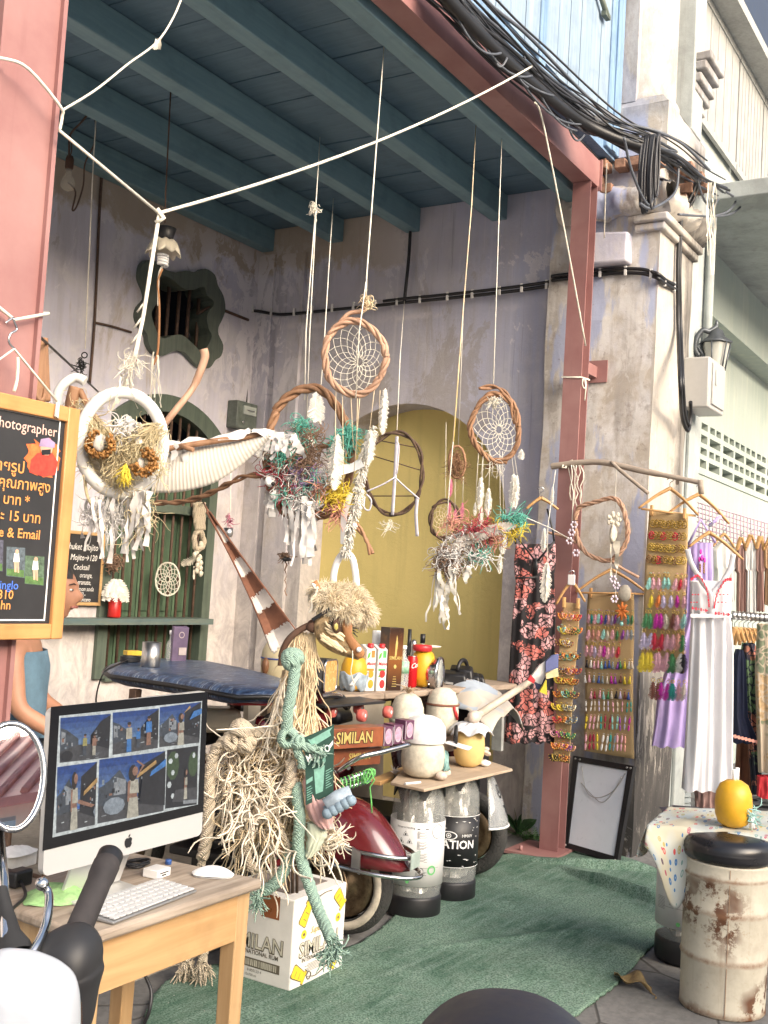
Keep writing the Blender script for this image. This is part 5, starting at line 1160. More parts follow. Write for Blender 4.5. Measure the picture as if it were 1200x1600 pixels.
m=MB();m.lathe([(0,.012),(.02,.012),(.024,0),(.024,-.014),(0,-.014)],p+V((.0,-.082,.13)),(.3,-1,0),18);m.build('shell_disc',mat('shell_white',(.66,.62,.55),.5),t)
t,p=coconut('coconut','large white chalky coconut wearing a white cap on the plywood board',660,1219,TZ,.104,.2,M_wcoc)
m=MB();m.lathe([(.1,.165),(.104,.185),(.1,.235),(.075,.27),(.04,.285),(0,.288)],p,n=28);m.hexa([p+V(q_)for q_ in((.02,-.1,.165),(.11,-.08,.16),(.17,-.17,.14),(.07,-.2,.14))],[p+V(q_)for q_ in((.02,-.1,.175),(.11,-.08,.17),(.17,-.17,.146),(.07,-.2,.146))],.004);m.build('cap',mat('cap_white_cotton',(.74,.72,.72),.9),t)
m=MB();d_=V((.55,-.83,0)).normalized();m.tube([p+d_*.135+V((.03,.0,.19))+V((d_.y*-.0,0,0))+(V((-d_.y,d_.x,0))*.034*math.cos(a))+V((0,0,.05*math.sin(a)))for a in[i*PI/10 for i in range(20)]],.008,6,closed=True)
for i in range(3):a=i*PI/3;e_=V((-d_.y,d_.x,0))*.034*math.cos(a)+V((0,0,.05*math.sin(a)));cc_=p+d_*.135+V((.03,0,.19));m.tube([cc_-e_,cc_+e_],.005,5)
m.build('spoked_disc',M_black,t)
M_coral=mat('coral_pink',(.6,.5,.42),.7,var=.3,scale=40);M_tealnet=mat('teal_net',(.3,.5,.48),.9)
m=MB()
for dx,dy in((-.01,-.11),(.07,-.085)):m.ball(p+V((dx,dy,.022)),.032,.028,.02,12,8,rough=.2,seed=dx*50)
m.build('shell_foot',M_coral,t)
m=MB();r_=random.Random(2)
for k in range(40):
 a_=p+V((.06,-.085,.12))+V((r_.uniform(-.025,.02),r_.uniform(-.01,.02),0));m.tube([a_+V((r_.uniform(-.01,.01),-.004*j,-j*.02+r_.uniform(-.008,.008)))for j in range(5)],.0028,4)
m.build('net_tuft',M_tealnet,t)
t,p=coconut('coconut','pale yellow painted coconut with a crumpled white cloth and shell on top',733,1201,TZ,.078,.215,M_pcoc)
m=MB()
def hatc(u,v):
 a=2*PI*u;r=.105*v*(1+.15*math.sin(a*5));return p+V((r*math.cos(a),r*math.sin(a),.222-.05*v*v+.014*math.sin(a*7+v*5)*v))
m.grid(hatc,44,10,True,True,False);m.build('cloth_hat',mat('white_blue_cloth',(.68,.69,.71),.9,var=.3,scale=18),t,solid=.004)
m=MB();m.ball(p+V((.0,-.02,.25)),.045,.033,.032,14,9,rough=.15);m.ball(p+V((.04,-.03,.265)),.022,.02,.016,10,7);m.build('sea_shell',M_coral,t)
m=MB();m.ball(p+V((.06,-.07,.07)),.035,.02,.012,10,6,R=Matrix.Rotation(.4,3,'Y'));m.ball(p+V((.055,-.07,.09)),.02,.016,.012,8,6,rough=.3);m.build('shell_nose',M_coral,t)
m=MB();m.ball(p+V((.07,-.06,.018)),.034,.028,.016,12,6,rough=.3);m.build('shell_foot',M_whiteplastic,t)
t,p=coconut('coconut','large cream coconut with blue cord and white straw behind the fox neck',437,1075,1.01,.108,.235,M_ccoc);band(t,p,.107,.135,.004,mat('blue_cord',(.05,.08,.3),.6),'cord')
m=MB();m.tube([p+V((.0,0,.22)),p+V((.0,0,.32))],.017,12);m.build('straw',M_straw,t)
m=MB();m.ball(p+V((-.11,.02,.1)),.02,.02,.04,8,6);m.build('ear_shell',mat('brown_shell',(.2,.09,.04),.5),t)
m=MB();m.box((p.x-.4,p.y-.12,.98),(p.x+.25,p.y+.15,1.009));m.box((p.x-.1,p.y,.02),(p.x-.06,p.y+.04,.98));tag(m.build('side_board',M_plank),'wooden board under the large cream coconut','board')
for px,py,lab in((617,1208,'small white coral lying on the orange batten'),(640,1225,'white stick of chalk on the plywood board')):
 q=at(px,py,Z=TZ if px>620 else TZ-.006);m=MB()
 if px<620:
  for k in range(7):m.tube([q,q+V((.03*math.cos(k*.9),.02*math.sin(k*.9),.012+.012*(k%3)))],[.005,.002],5)
  tag(m.build('coral',mat('coral_white',(.72,.66,.62),.8)),lab,'coral')
 else:m.tube([q+V((-.04,.0,.006)),q+V((.045,-.03,.006))],.006,7);tag(m.build('chalk_stick',M_whiteplastic),lab,'chalk')
def rum_mat():
 g=NT('rum_carton_brown');x,y,z=g.sep(g.obj());n=g.noise(g.obj(),9,4);g.set(g.mix(g.ramp(n,[(.35,0.),(.65,1.)]),(.16,.045,.022),(.27,.085,.035)),.35);return g.m
M_rum=rum_mat();M_violet=mat('violet_card',(.13,.045,.1),.35,var=.5,scale=14);M_silverp=mat('silver_print',(.5,.47,.5),.3,.2);M_pinkp=mat('pink_print',(.6,.3,.42),.4,var=.4,scale=60)
A0,A1=at(519,1171,D=4.42),at(598,1166,D=4.6);ax=(A1-A0);L=ax.length;ax.normalize();azv=V((0,0,1));azv=(azv-ax*azv.dot(ax)).normalized();ay=azv.cross(ax)
hh=.082
t=thing('rum_carton','long brown carton with gold block lettering on the scooter rack','carton',A0+ax*L/2)
m=MB();m.obox(A0+ax*L/2+azv*hh/2+ay*.045,ax*L/2,ay*.045,azv*hh/2,.002);m.build('box',M_rum,t)
m=MB();text_bm(m,'SIMILAN',A0+ax*L*.42+azv*.021-ay*.0012,ax,azv,.066,.001,'CENTER',.82,bold=.0042);m.build('letter_outline',mat('dark_brown_print',(.03,.012,.008),.5),t,norm=False)
m=MB();text_bm(m,'SIMILAN',A0+ax*L*.42+azv*.021-ay*.002,ax,azv,.066,.001,'CENTER',.82,bold=.001);m.build('lettering',M_gold,t,norm=False)
for i in range(3):
 c=A1+ax*(.029+i*.056)+V((0,0,.006*i+(.012 if i==2 else 0)))+ay*(-.01 if i==2 else 0);t=thing('soap_box',('violet gift box with pink oval, nearest the gold block lettering','violet gift box with pink oval, middle of the three on the rack','violet gift box with pink oval at the free end of the rack')[i],'box',c,'violet gift boxes on the rack')
 m=MB();m.obox(c+azv*.04+ay*.035,ax*.0265,ay*.035,azv*.041,.002);m.build('box',M_violet,t)
 m=MB();m.face([m.v(c+azv*(.04+y_)+ax*x_-ay*.0007)for x_,y_ in ell(0,0,.017,.031,18)]);m.build('oval',M_pinkp,t,norm=False)
 m=MB();
 for k in range(18):
  e0=[(rr*.021*math.cos(2*PI*j/18),rr*.035*math.sin(2*PI*j/18))for rr,j in((.84,k),(.95,k),(.95,k+1),(.84,k+1))];m.face([m.v(c+azv*(.04+y_)+ax*x_-ay*.0012)for x_,y_ in e0])
 for sx_ in(-.0255,.0225):m.face([m.v(c+azv*z_+ax*(sx_+x_)-ay*.0009)for x_,z_ in((0,.002),(.003,.002),(.003,.078),(0,.078))])
 m.build('silver_edge',M_silverp,t,norm=False)
B0=at(524,1200,D=4.5);t=thing('rum_carton','second brown carton, half hidden beneath the gold lettered carton','carton',B0)
m=MB();m.obox(B0+ax*.13+azv*.035+ay*.06,ax*.13,ay*.045,azv*.036,.002);m.build('box',M_rum,t)
m=MB();text_bm(m,'SIMILAN',B0+ax*.14+azv*.025+ay*.0138,ax,azv,.04,.001,'CENTER',.82,bold=.001);m.build('lettering',M_gold,t,norm=False)
p=at(557,1105,D=4.8);t=thing('skateboard','dark skateboard with pink wheels hung under the bar planks','skateboard',p)
m=MB();m.obox(p+V((.1,.14,.0)),V((.22,-.02,0)),V((.02,.09,.0)),V((0,0,.006)),.004);m.build('deck',M_black,t)
for dx in(.0,.22):
 for dy in(-.03,.13):m=MB();m.lathe([(0,-.018),(.024,-.018),(.028,-.008),(.028,.008),(.024,.018),(0,.018)],p+V((dx,dy,-.033)),(.2,-1,0),18);w_=m.build('wheel',mat('pink_urethane',(.6,.13,.11),.4),t);m=MB();m.lathe([(0,.019),(.009,.019),(.009,-.019),(0,-.019)],p+V((dx,dy,-.033)),(.2,-1,0),12);m.build('bearing',M_whiteplastic,w_)
m=MB();c=at(352,1126,D=4.95);m.obox(c+V((0,.06,0)),V((.085,-.07,0)),V((.05,.06,0)),V((0,0,.055)),.03);m.obox(c+V((-.02,-.0,-.02))-CF*.0,V((.01,-.008,0)),V((.001,.001,0)),V((0,0,.01)));t=m.build('glove_box',M_cream,s1)
m=MB();c=at(405,1260,D=4.7)
for i in range(6):m.bar(at(335,1240+i*22,D=4.8),at(435,1252+i*22,D=4.65),.2,.012)
m.obox(at(400,1300,D=5.0),V((.2,-.05,0)),V((.05,.2,0)),V((0,0,.2)),.01);tag(m.build('black_crate',M_black),'slatted black crate in the shade beneath the scooter seat','crate')
m=MB();m.obox(at(405,1098,D=5.0),V((.12,-.08,0)),V((.03,.05,0)),V((0,0,.006)));tag(m.build('red_folder',mat('red_card',(.4,.03,.03),.6)),'red folder beneath the dark end of the surfboard','folder')
c=at(768,1292,D=5.6);t=thing('clear_visor','clear plastic visor with black emblem leaning by the second keg','visor',c)
def vis(u,v):
 a=-1.1+2.2*u;h=.24*v;r=.135-.05*v-.04*v*v;d_=V((.25,-.97,0));e_=V((.97,.25,0));return c+d_*(r*math.cos(a)-.05+.0*v)+e_*(r*1.1*math.sin(a))+V((0,0,h+.015))
m=MB();m.grid(vis,20,12,True,False,False);m.build('shell',glass('smoky_clear',(.45,.47,.48),.05,.4),t,solid=.004)
m=MB();m.tube([vis(i/20,0)for i in range(21)],.006,6);m.build('white_edge',M_whiteplastic,t)
m=MB();wv=lambda x,y:vis(.5+x,y)-V((-.25,.97,0))*.004
for i in range(20):
 q_=[(rr*.1*math.cos(2*PI*j/20)-.1,.72+rr*.14*math.sin(2*PI*j/20))for rr,j in((.72,i),(1,i),(1,i+1),(.72,i+1))];m.face([m.v(wv(*e))for e in q_])
m.face([m.v(wv(x_,y_))for x_,y_ in((-.14,.68),(-.06,.68),(-.1,.8))])
tt=MB();text_bm(tt,'TRS',(0,0,0),(1,0,0),(0,1,0),.3,0,'CENTER',1,bold=.008);mp={vv:m.v(wv(vv.co.x*.7+.1,.22+vv.co.y))for vv in tt.bm.verts}
for fc in tt.bm.faces:m.face([mp[vv]for vv in fc.verts])
tt.bm.free();m.build('emblem',M_ink,t,norm=False)
t=thing('oar','pale wooden oar leaning from the board with signal flags tied to its tip','oar',at(738,1125,D=5.6))
a_,b_=at(730,1128,D=5.5),at(836,1060,D=5.75);m=MB();m.tube([a_,a_.lerp(b_,.5),b_,b_+(b_-a_)*.25],[.022,.02,.016,.014],10);m.build('shaft',wood('pale_oar',(.45,.38,.3),(.6,.52,.43),5,.6,0),t)
for k,(pts,col)in enumerate((([(828,1058),(842,1040),(852,1033),(852,1052),(846,1070),(838,1066)],(.7,.68,.65)),([(852,1033),(862,1024),(872,1022),(871,1046),(860,1056),(852,1052)],(.12,.14,.3)),([(835,1066),(846,1070),(851,1060),(850,1078),(838,1076)],(.025,.03,.07)),([(852,1052),(871,1044),(872,1056),(853,1060)],(.6,.52,.3)),([(846,1074),(853,1062),(854,1085),(842,1080)],(.6,.5,.05)),([(824,1062),(829,1054),(836,1062),(833,1067)],(.55,.04,.05)))):
 m=MB();pp=[at(x_,y_,D=5.74-.02*k)for x_,y_ in pts];n_=len(pp);cm=sum(pp,V())/n_-CF*.02
 m.prism([((q_-cm).dot(CR),(q_-cm).dot(CU))for q_ in pp],cm,CR,CU,CF*.03,True);m.build('flag',mat('flag_%d'%k if False else('white_flag','navy_flag','dark_flag','cream_flag','yellow_flag','red_flag')[k],col,.9,var=.2),t)
 # -- carpet
def carpet_mat():
 t=NT('green_turf_carpet');P=t.pos();n=t.noise(P,2.2,7,.65);f=t.noise(P,120,3,.7);w=t.noise(t.mapv(P,(1,9,1),rot=(0,0,.6)),3,5,.6)
 c=t.mix(t.ramp(n,[(.38,0.),(.6,1.)]),(.075,.14,.1),(.195,.29,.225));c=t.mix(t.ramp(w,[(.45,0.),(.65,.6)]),c,(.23,.32,.265));c=t.mix(t.ramp(t.noise(P,9,8,.75),[(.45,0.),(.7,.55)]),c,(.2,.25,.21))
 st=t.noise(P,5,4,.5);c=t.mix(t.ramp(st,[(.68,0.),(.74,.6)]),c,(.03,.05,.04));c=t.mix(t.ramp(f,[(.4,.7),(.56,0.)]),c,(.025,.06,.04));c=t.mix(t.ramp(t.vor(P,16,'F1','Distance'),[(.035,.8),(.06,0.)]),c,(.42,.42,.38))
 t.set(c,1.0);t.b.inputs['Specular IOR Level'].default_value=.1;t.bump(f,.7,.006);return t.m
cp=[at(*p,Z=0)for p in((215,1640),(248,1550),(335,1515),(560,1480),(700,1352),(800,1338),(872,1325),(925,1330),(1000,1352),(1040,1378),(1063,1437),(1010,1490),(960,1545),(900,1590),(830,1650),(600,1740),(350,1740))]
def tri_fill(poly,step):
 xs=[p.x for p in poly];ys=[p.y for p in poly]
 def inside(x,y):
  c=False
  for i in range(len(poly)):
   a,b=poly[i-1],poly[i]
   if(a.y>y)!=(b.y>y)and x<(b.x-a.x)*(y-a.y)/(b.y-a.y)+a.x:c=not c
  return c
 return inside,min(xs),max(xs),min(ys),max(ys)
cps=cat(cp+[cp[0]],5)[:-1]
ins,x0,x1,y0,y1=tri_fill(cps,.03)
bm_=MB();vs={};st_=.014
fa,fb=at(870,1356,Z=0),at(1015,1418,Z=0);fd_=(fb-fa).normalized();fn_=V((-fd_.y,fd_.x,0))
fa2,fb2=at(800,1345,Z=0),at(1010,1368,Z=0);fd2=(fb2-fa2).normalized();fn2=V((-fd2.y,fd2.x,0))
def cz(x,y):
 p=V((x,y,0));z=.012+.006*mnoise.noise(V((x*2.5,y*2.5,1)))+.003*mnoise.noise(V((x*9,y*9,4)))
 for A_,d_,n_,L_,h_ in((fa,fd_,fn_,(fb-fa).length,.06),(fa2,fd2,fn2,(fb2-fa2).length,.045)):
  s_=(p-A_).dot(d_);o_=(p-A_).dot(n_)+.03*math.sin(s_*6);k=max(0,min(1,s_/.4))*max(0,min(1,(L_-s_)/.12+.6));z+=h_*k*(math.exp(-(o_/.014)**2)if o_<0 else math.exp(-(o_/.09)**2))
 q=V((x,y,0));z+=.012*math.exp(-(((x-4.7)*.5+(y-1.9)*.85)/.03)**2)*max(0,1-abs(x-4.6)/.8)
 return z
ni,nj=int((x1-x0)/st_)+2,int((y1-y0)/st_)+2
for i in range(ni):
 for j in range(nj):
  x,y=x0+i*st_,y0+j*st_
  if ins(x+st_/2,y+st_/2):
   q=[]
   for a_,b_ in((i,j),(i+1,j),(i+1,j+1),(i,j+1)):
    if(a_,b_)not in vs:vs[a_,b_]=bm_.v(V((x0+a_*st_,y0+b_*st_,0)))
    q.append(vs[a_,b_])
   bm_.face(q,True)
bm_.bm.verts.ensure_lookup_table()
for v_ in bm_.bm.verts:
 if any(len(e.link_faces)==1 for e in v_.link_edges):
  best=None
  for i in range(len(cps)):
   a_,b_=cps[i-1],cps[i];ab=b_-a_;t_=max(0,min(1,(v_.co-a_).dot(ab)/max(1e-9,ab.dot(ab))));q=a_+ab*t_;d_=(q-v_.co).length
   if best is None or d_<best[0]:best=(d_,q)
  v_.co=V((best[1].x+RND.uniform(-.004,.004),best[1].y+RND.uniform(-.004,.004),0))
for v_ in bm_.bm.verts:v_.co.z=cz(v_.co.x,v_.co.y)
bm_.bm.normal_update()
cpt=tag(bm_.build('carpet',carpet_mat(),solid=.012),'worn green turf carpet lying wrinkled on the flagstones','carpet')
# -- rum box with the rope fox
BX0,BX1,BY0,BY1,BZ0,BZ1=3.375,3.725,2.385,2.72,.013,.345
bx=thing('cardboard_box','white cardboard box printed with yellow flasks standing under the rope fox','box',((BX0+BX1)/2,(BY0+BY1)/2,BZ0))
M_card=mat('white_printed_card',(.68,.66,.62),.7,var=.1,scale=9);M_yell=mat('print_yellow',(.72,.5,.03),.6,var=.2);M_browncard=mat('scuffed_lid',(.2,.17,.15),.8,var=.5,scale=14)
m=MB();m.box((BX0,BY0,BZ0),(BX1,BY1,BZ1),.006);m.build('carton',M_card,bx)
m=MB();m.box((BX0+.05,BY0+.06,BZ1),(BX1-.05,BY1-.02,BZ1+.003));m.build('lid_patch',M_browncard,bx)
fR=lambda u,v,e=.0008:V((BX0+.35*u,BY0-e,BZ0+.332*v));fL=lambda u,v,e=.0008:V((BX0-e,BY1-.335*u,BZ0+.332*v))
yb=MB();ib=MB();gb=MB()
def flask(cx,cy,ang,L=.26):
 ca,sa=math.cos(ang),math.sin(ang);T_=lambda x,y:(cx+(x*ca-y*sa),cy+(x*sa+y*ca))
 body=[(-L*.5,-.055),(-L*.42,-.07),(L*.2,-.055),(L*.34,-.05),(L*.34,-.072),(L*.5,-.072),(L*.5,.072),(L*.34,.072),(L*.34,.05),(L*.2,.055),(-L*.42,.07),(-L*.5,.055)]
 ib.face([ib.v(fR(*T_(x*1.06,y*1.18),.0007))for x,y in body]);yb.face([yb.v(fR(*T_(x,y),.0013))for x,y in body])
 for q in(-.25,0.05):ib.face([ib.v(fR(*T_(L*q+a_,b_),.0017))for a_,b_ in((0,-.05),(.008,-.05),(.008,.02),(0,.02))])
flask(.22,.80,1.0);flask(.87,.83,-.9,.24);flask(.15,.15,-.55,.26);flask(.83,.17,1.0,.26)
for pts in([(.33,.93),(.42,.88),(.4,.82),(.34,.85),(.4,.93),(.55,.97),(.7,.97)],[(.28,.1),(.33,.14),(.37,.1),(.33,.05),(.3,.09),(.45,.06),(.62,.1),(.72,.12)]):
 for w,bmz,e in((.0045,ib,.0009),(.0025,yb,.0014)):
  P=cat([fR(x,y,e)for x,y in pts],6);bmz.tube(P,w,4,flat=.25)
for cx,cy in((.2,.58),(.85,.62)):yb.face([yb.v(fR(cx+x,cy+y,.0012))for x,y in ell(0,0,.05,.05,14)]);ib.face([ib.v(fR(cx+x,cy+y,.0016))for x,y in ell(0,0,.018,.018,8)])
text_bm(gb,'Superior',fR(.48,.56),(1,0,0),(0,0,1),.034,.0006,'CENTER',.95,bold=.0006,shear=.4)
gb.build('gold_print',M_gold,bx,norm=False)
yb.build('flask_print',M_yell,bx,norm=False)
text_bm(ib,'SIMILAN',fR(.5,.33,.0009),(1,0,0),(0,0,1),.077,.0004,'CENTER',.92,bold=.0035)
text_bm(ib,'INTERNATIONAL RUM',fR(.5,.265,.0009),(1,0,0),(0,0,1),.0225,.0006,'CENTER',.95,bold=.0004)
for k in range(6):ib.face([ib.v(fR(.3-.05*(k%2)+a_,.22-.016*k+b_,.0012))for a_,b_ in((0,0),(.42+.08*(k%2),0),(.42+.08*(k%2),.006),(0,.006))])
yv=V((0,-1,0))
text_bm(ib,'SIMILAN',fL(.5,.36,.0009),yv,(0,0,1),.077,.0004,'CENTER',.92,bold=.0035)
text_bm(ib,'INTERNATIONAL RUM',fL(.5,.295,.0009),yv,(0,0,1),.0225,.0006,'CENTER',.95,bold=.0004)
def lq(mb,u0,v0,u1,v1,e=.0012):mb.face([mb.v(fL(*p,e))for p in((u0,v0),(u1,v0),(u1,v1),(u0,v1))])
lq(ib,.2,.15,.85,.25);text_bm(ib,'8 850123 4',fL(.5,.1),yv,(0,0,1),.015,.0006);text_bm(ib,'12x700 ml',fL(.45,.05),yv,(0,0,1),.013,.0006)
ib.build('ink_print',mat('print_brown_ink',(.12,.1,.07),.6),bx,norm=False)
wb_=MB();r_=random.Random(8);x=.23
while x<.8:w=r_.choice((.006,.012,.018));lq(wb_,x,.165,x+w,.235,.0018);x+=w+r_.choice((.006,.012))
text_bm(wb_,'SIMILAN',fR(.5,.335,.0014),(1,0,0),(0,0,1),.077,.0004,'CENTER',.92,bold=.0002);text_bm(wb_,'SIMILAN',fL(.5,.365,.0014),yv,(0,0,1),.077,.0004,'CENTER',.92,bold=.0002)
wb_.build('pale_print',mat('print_sand',(.55,.52,.42),.6),bx,norm=False)
rt=MB();lq(rt,.55,.74,.8,1.0);rt.build('tape',mat('brown_tape',(.28,.09,.03),.3),bx,norm=False)
A=lambda px,py,dd=0:at(px,py,D=3.93+dd)
fox=thing('rope_fox','tall fox sculpture of frayed rope and driftwood with fur hair on the white box','sculpture',(3.55,2.55,BZ1))
def rope_mat(name,c1,c2,sc=70):
 t=NT(name);n=t.noise(t.obj(),25,5,.6);w=t.wave(t.mapv(t.obj(),(1,1,1),rot=(.6,.5,.3)),sc,1.5,2);t.set(t.mix(t.math('MULTIPLY',w,.75),t.mix(n,c1,c2),tuple(x*.55 for x in c1)),.95);t.bump(w,.6,.006);return t.m
M_manila=rope_mat('manila_rope',(.6,.5,.37),(.74,.65,.51));M_green_rope=rope_mat('sea_green_rope',(.3,.47,.385),(.45,.6,.51));M_fibre=mat('straw_fibre',(.72,.58,.38),.9,var=.35,scale=8);M_fibre2=mat('pale_rope_fibre',(.76,.68,.55),.9,var=.3,scale=8)
M_drift=wood('driftwood_brown',(.3,.13,.05),(.42,.2,.08),5,.6,2);M_bark=mat('pale_bark',(.4,.29,.15),.9,var=.55,scale=35,bump=.8);M_drkbark=mat('dark_bark',(.08,.04,.025),.85,var=.4,bump=.4)
def strands(mb,src,n,L,w,seed,drift,curl=.5,seg=11,gravity=.4,spread=.3):
 """loose curling fibres; src() gives a start, drift the mean direction"""
 r=random.Random(seed)
 for i in range(n):
  p=src(r);d=(V(drift)+V((r.gauss(0,1),r.gauss(0,1),r.gauss(0,1)))*spread).normalized();pts=[p];l=L*r.uniform(.6,1.4)/seg;ax_=V((r.gauss(0,1),r.gauss(0,1),r.gauss(0,1))).normalized();cu=r.choice((-1,1))*r.uniform(.45,1.25)*curl
  for k in range(seg):
   d=(Matrix.Rotation(cu+r.gauss(0,.22),3,ax_)@d+V((0,0,-gravity*.12))).normalized();p=p+d*l;pts.append(p)
  mb.tube(pts,[w]*(seg)+[w*.5],4,cap=False)
def blob(px,py,rx,ry,dd=0,rz=.07):
 c=A(px,py,dd);k=3.93/FPX
 def f(r):
  while True:
   a,b,c_=r.uniform(-1,1),r.uniform(-1,1),r.uniform(-1,1)
   if a*a+b*b+c_*c_<1:return c+CR*a*rx*k-CU*b*ry*k+CF*c_*rz
 return f
m=MB();
for(px,py,rx,ry,dz)in((455,1075,24,72,.05),(440,1200,40,62,.07),(385,1180,38,45,.06),(415,1270,45,45,.07),(470,1270,34,50,.06)):
 m.ball(A(px,py,.03),rx*3.93/FPX*.6,dz*.8,ry*3.93/FPX*.65,16,12,rough=.4,seed=px)
m.build('rope_core',mat('dark_straw',(.5,.39,.25),.95,var=.5,scale=20,bump=.8),fox)
m=MB()
strands(m,blob(464,1060,17,80),330,.22,.002,1,(-.06,.03,-1),.05,10,1.2,.12)
strands(m,blob(482,1090,12,55,-.04),150,.2,.0023,2,(-.08,.04,-1),.05,10,1,.1)
strands(m,blob(440,1180,34,52,-.02),420,.19,.0019,3,(0,-.05,-.9),.5,14,.6)
strands(m,blob(416,1255,34,42,-.03),420,.24,.002,4,(0,-.05,-.5),.75,18,.5)
strands(m,blob(380,1190,22,34,-.02),240,.14,.0018,5,(0,0,-1),.35,10,.8)
strands(m,blob(468,1262,18,40,-.04),260,.15,.0019,6,(0,-.05,-.8),.6,14,.6)
m.build('fibres',M_fibre,fox)
m=MB()
strands(m,blob(408,1230,34,46,-.09),90,.34,.0028,51,(0,0,-.4),.7,24)
strands(m,blob(445,1110,24,60,-.08),70,.26,.003,12,(0,0,-1),.15,12,.6)
strands(m,blob(365,1205,16,40,-.05),90,.17,.0026,13,(-.05,0,-1),.22,10,.6)
strands(m,blob(512,1305,18,12,-.06),70,.09,.002,14,(.6,0,-.2),.5,9)
strands(m,blob(500,1300,12,24,-.06),30,.16,.0035,15,(.1,0,-.8),.4,12)
strands(m,blob(430,1250,34,52,-.1),34,.42,.0034,41,(0,0,-.4),.62,30,.12)
strands(m,blob(395,1215,24,42,-.1),22,.36,.0034,52,(0,0,-.4),.6,26,.12)
m.build('pale_fibres',M_fibre2,fox)
def twist(mb,pts,R,turns=16,k=10,strands_=3):
 """a laid rope: three strands twisted round a path"""
 P=cat(pts,k);n=len(P);L=0;acc=[0]
 for a,b in zip(P,P[1:]):L+=(b-a).length;acc.append(L)
 for s in range(strands_):
  q=[]
  for i,p in enumerate(P):
   d=(P[min(i+1,n-1)]-P[max(i-1,0)]).normalized();x,y,_=frame_of(d);t=2*PI*(s/strands_)+acc[i]*turns;q.append(p+x*R*.5*math.cos(t)+y*R*.5*math.sin(t))
  mb.tube(q,R*.62,6)
def knot(mb,c,R,n=5,seed=0,d0=(1,0,0)):
 r=random.Random(seed)
 for i in range(n):
  ax_=V((r.gauss(0,1),r.gauss(0,1),r.gauss(0,1))).normalized();x,y,_=frame_of(ax_)
  mb.tube([c+x*R*math.cos(t)+y*R*math.sin(t)+ax_*R*.3*math.sin(2*t)for t in[j*PI/8 for j in range(16)]],R*.42,7,closed=True)
A2=lambda px,py,dd=0:at(px,py,D=3.93-.11+dd)
m=MB()
twist(m,[A2(375,1140,-.06),A2(352,1158,-.06),A2(334,1178,-.05),A2(328,1215,-.05),A2(326,1260,-.05),A2(322,1310,-.05),A2(316,1340,-.04)],.021,60)
knot(m,A2(378,1142,-.06),.032,6,2);knot(m,A2(362,1160,-.07),.024,4,3);knot(m,A2(385,1162,-.07),.026,5,4)
twist(m,[A2(385,1152,-.02),A2(410,1146,0),A2(440,1148,.0)],.02,60);twist(m,[A2(455,1190,-.07),A2(452,1225,-.08),A2(436,1252,-.08),A2(425,1268,-.07)],.02,60);knot(m,A2(410,1272,-.07),.026,5,5)
twist(m,[A2(430,1272,-.05),A2(440,1300,-.06),A2(452,1325,-.05)],.011,90);twist(m,[A2(372,1290,-.06),A2(386,1330,-.05),A2(391,1360,-.05)],.012,90);knot(m,A2(397,1358,-.05),.014,3,6)
twist(m,[A2(318,1330,-.04),A2(314,1352,-.03)],.014,80);m.build('manila_rope',M_manila,fox)
m=MB()
knot(m,A2(457,1030,-.09),.03,6,7);twist(m,[A2(462,1038,-.1),A2(457,1075,-.11),A2(450,1110,-.11),A2(448,1140,-.1)],.019,70,10,4);knot(m,A2(450,1153,-.1),.027,6,8);knot(m,A2(466,1160,-.11),.02,4,9);twist(m,[A2(464,1158,-.11),A2(480,1168,-.12),A2(492,1170,-.12)],.015,70);twist(m,[A2(463,1170,-.11),A2(472,1190,-.11),A2(472,1200,-.11)],.015,70)
twist(m,[A2(462,1225,-.07),A2(468,1280,-.09),A2(466,1320,-.08),A2(476,1360,-.1),A2(497,1420,-.17),A2(519,1470,-.3)],.02,70,10,4);twist(m,[A2(455,1318,-.02),A2(448,1350,-.04),A2(432,1378,-.06),A2(412,1392,-.05)],.02,70,10,4)
r_=random.Random(5)
for c,dr in((A2(405,1398,-.06),(-.4,0,-.5)),(A2(525,1475,-.31),(.3,0,-.8)),(A2(515,1482,-.31),(-.1,0,-1)),(A2(493,1172,-.12),(.8,0,-.4))):strands(m,lambda r,c=c:c+V((r.gauss(0,.008),r.gauss(0,.008),r.gauss(0,.008))),40,.06,.003,22,dr,.3,6)
m.build('green_rope',M_green_rope,fox)
m=MB()
for px in(451,457,464):m.tube([A(px,1395,.02),A(px,1300,.02)],.0055,7)
m.build('steel_rods',M_iron,fox)
hd=lambda x,y,dd=0:A(400+x/6,900+y/6,dd)
def plate(pts,dd,th,mt,name,parent=fox,hump=0):
 mb=MB();P=[hd(x,y,dd)for x,y in pts];c=sum(P,V())/len(P);P=[c+(p-c)*1.28 for p in P];cf=mb.v(c-CF*(th/2+hump));cb_=mb.v(c+CF*th/2);F=[mb.v(c+(p-c)*1.0-CF*th*.2)for p in P];F2=[mb.v(c+(p-c)*.72-CF*(th*.5+hump*.75))for p in P];B_=[mb.v(p+CF*th/2)for p in P];n=len(P)
 for i in range(n):j=(i+1)%n;mb.face([F[i],F[j],F2[j],F2[i]],True);mb.face([F2[i],F2[j],cf],True);mb.face([F[j],F[i],B_[i],B_[j]],True);mb.face([B_[j],B_[i],cb_],True)
 return mb.build(name,mt,parent,subd=1)
plate([(575,480),(600,430),(660,385),(720,400),(760,430),(800,500),(850,570),(900,640),(930,720),(930,755),(880,735),(800,715),(720,690),(650,640),(595,590)],-.06,.07,mat('bark_face',(.36,.25,.13),.9,var=.7,scale=45,bump=1.0),'bark_cheek',hump=.008)
plate([(780,410),(850,395),(905,430),(905,480),(890,520),(905,570),(960,630),(1005,690),(985,725),(940,750),(905,690),(860,630),(830,560),(820,490)],-.09,.03,M_drift,'snout',hump=.004)
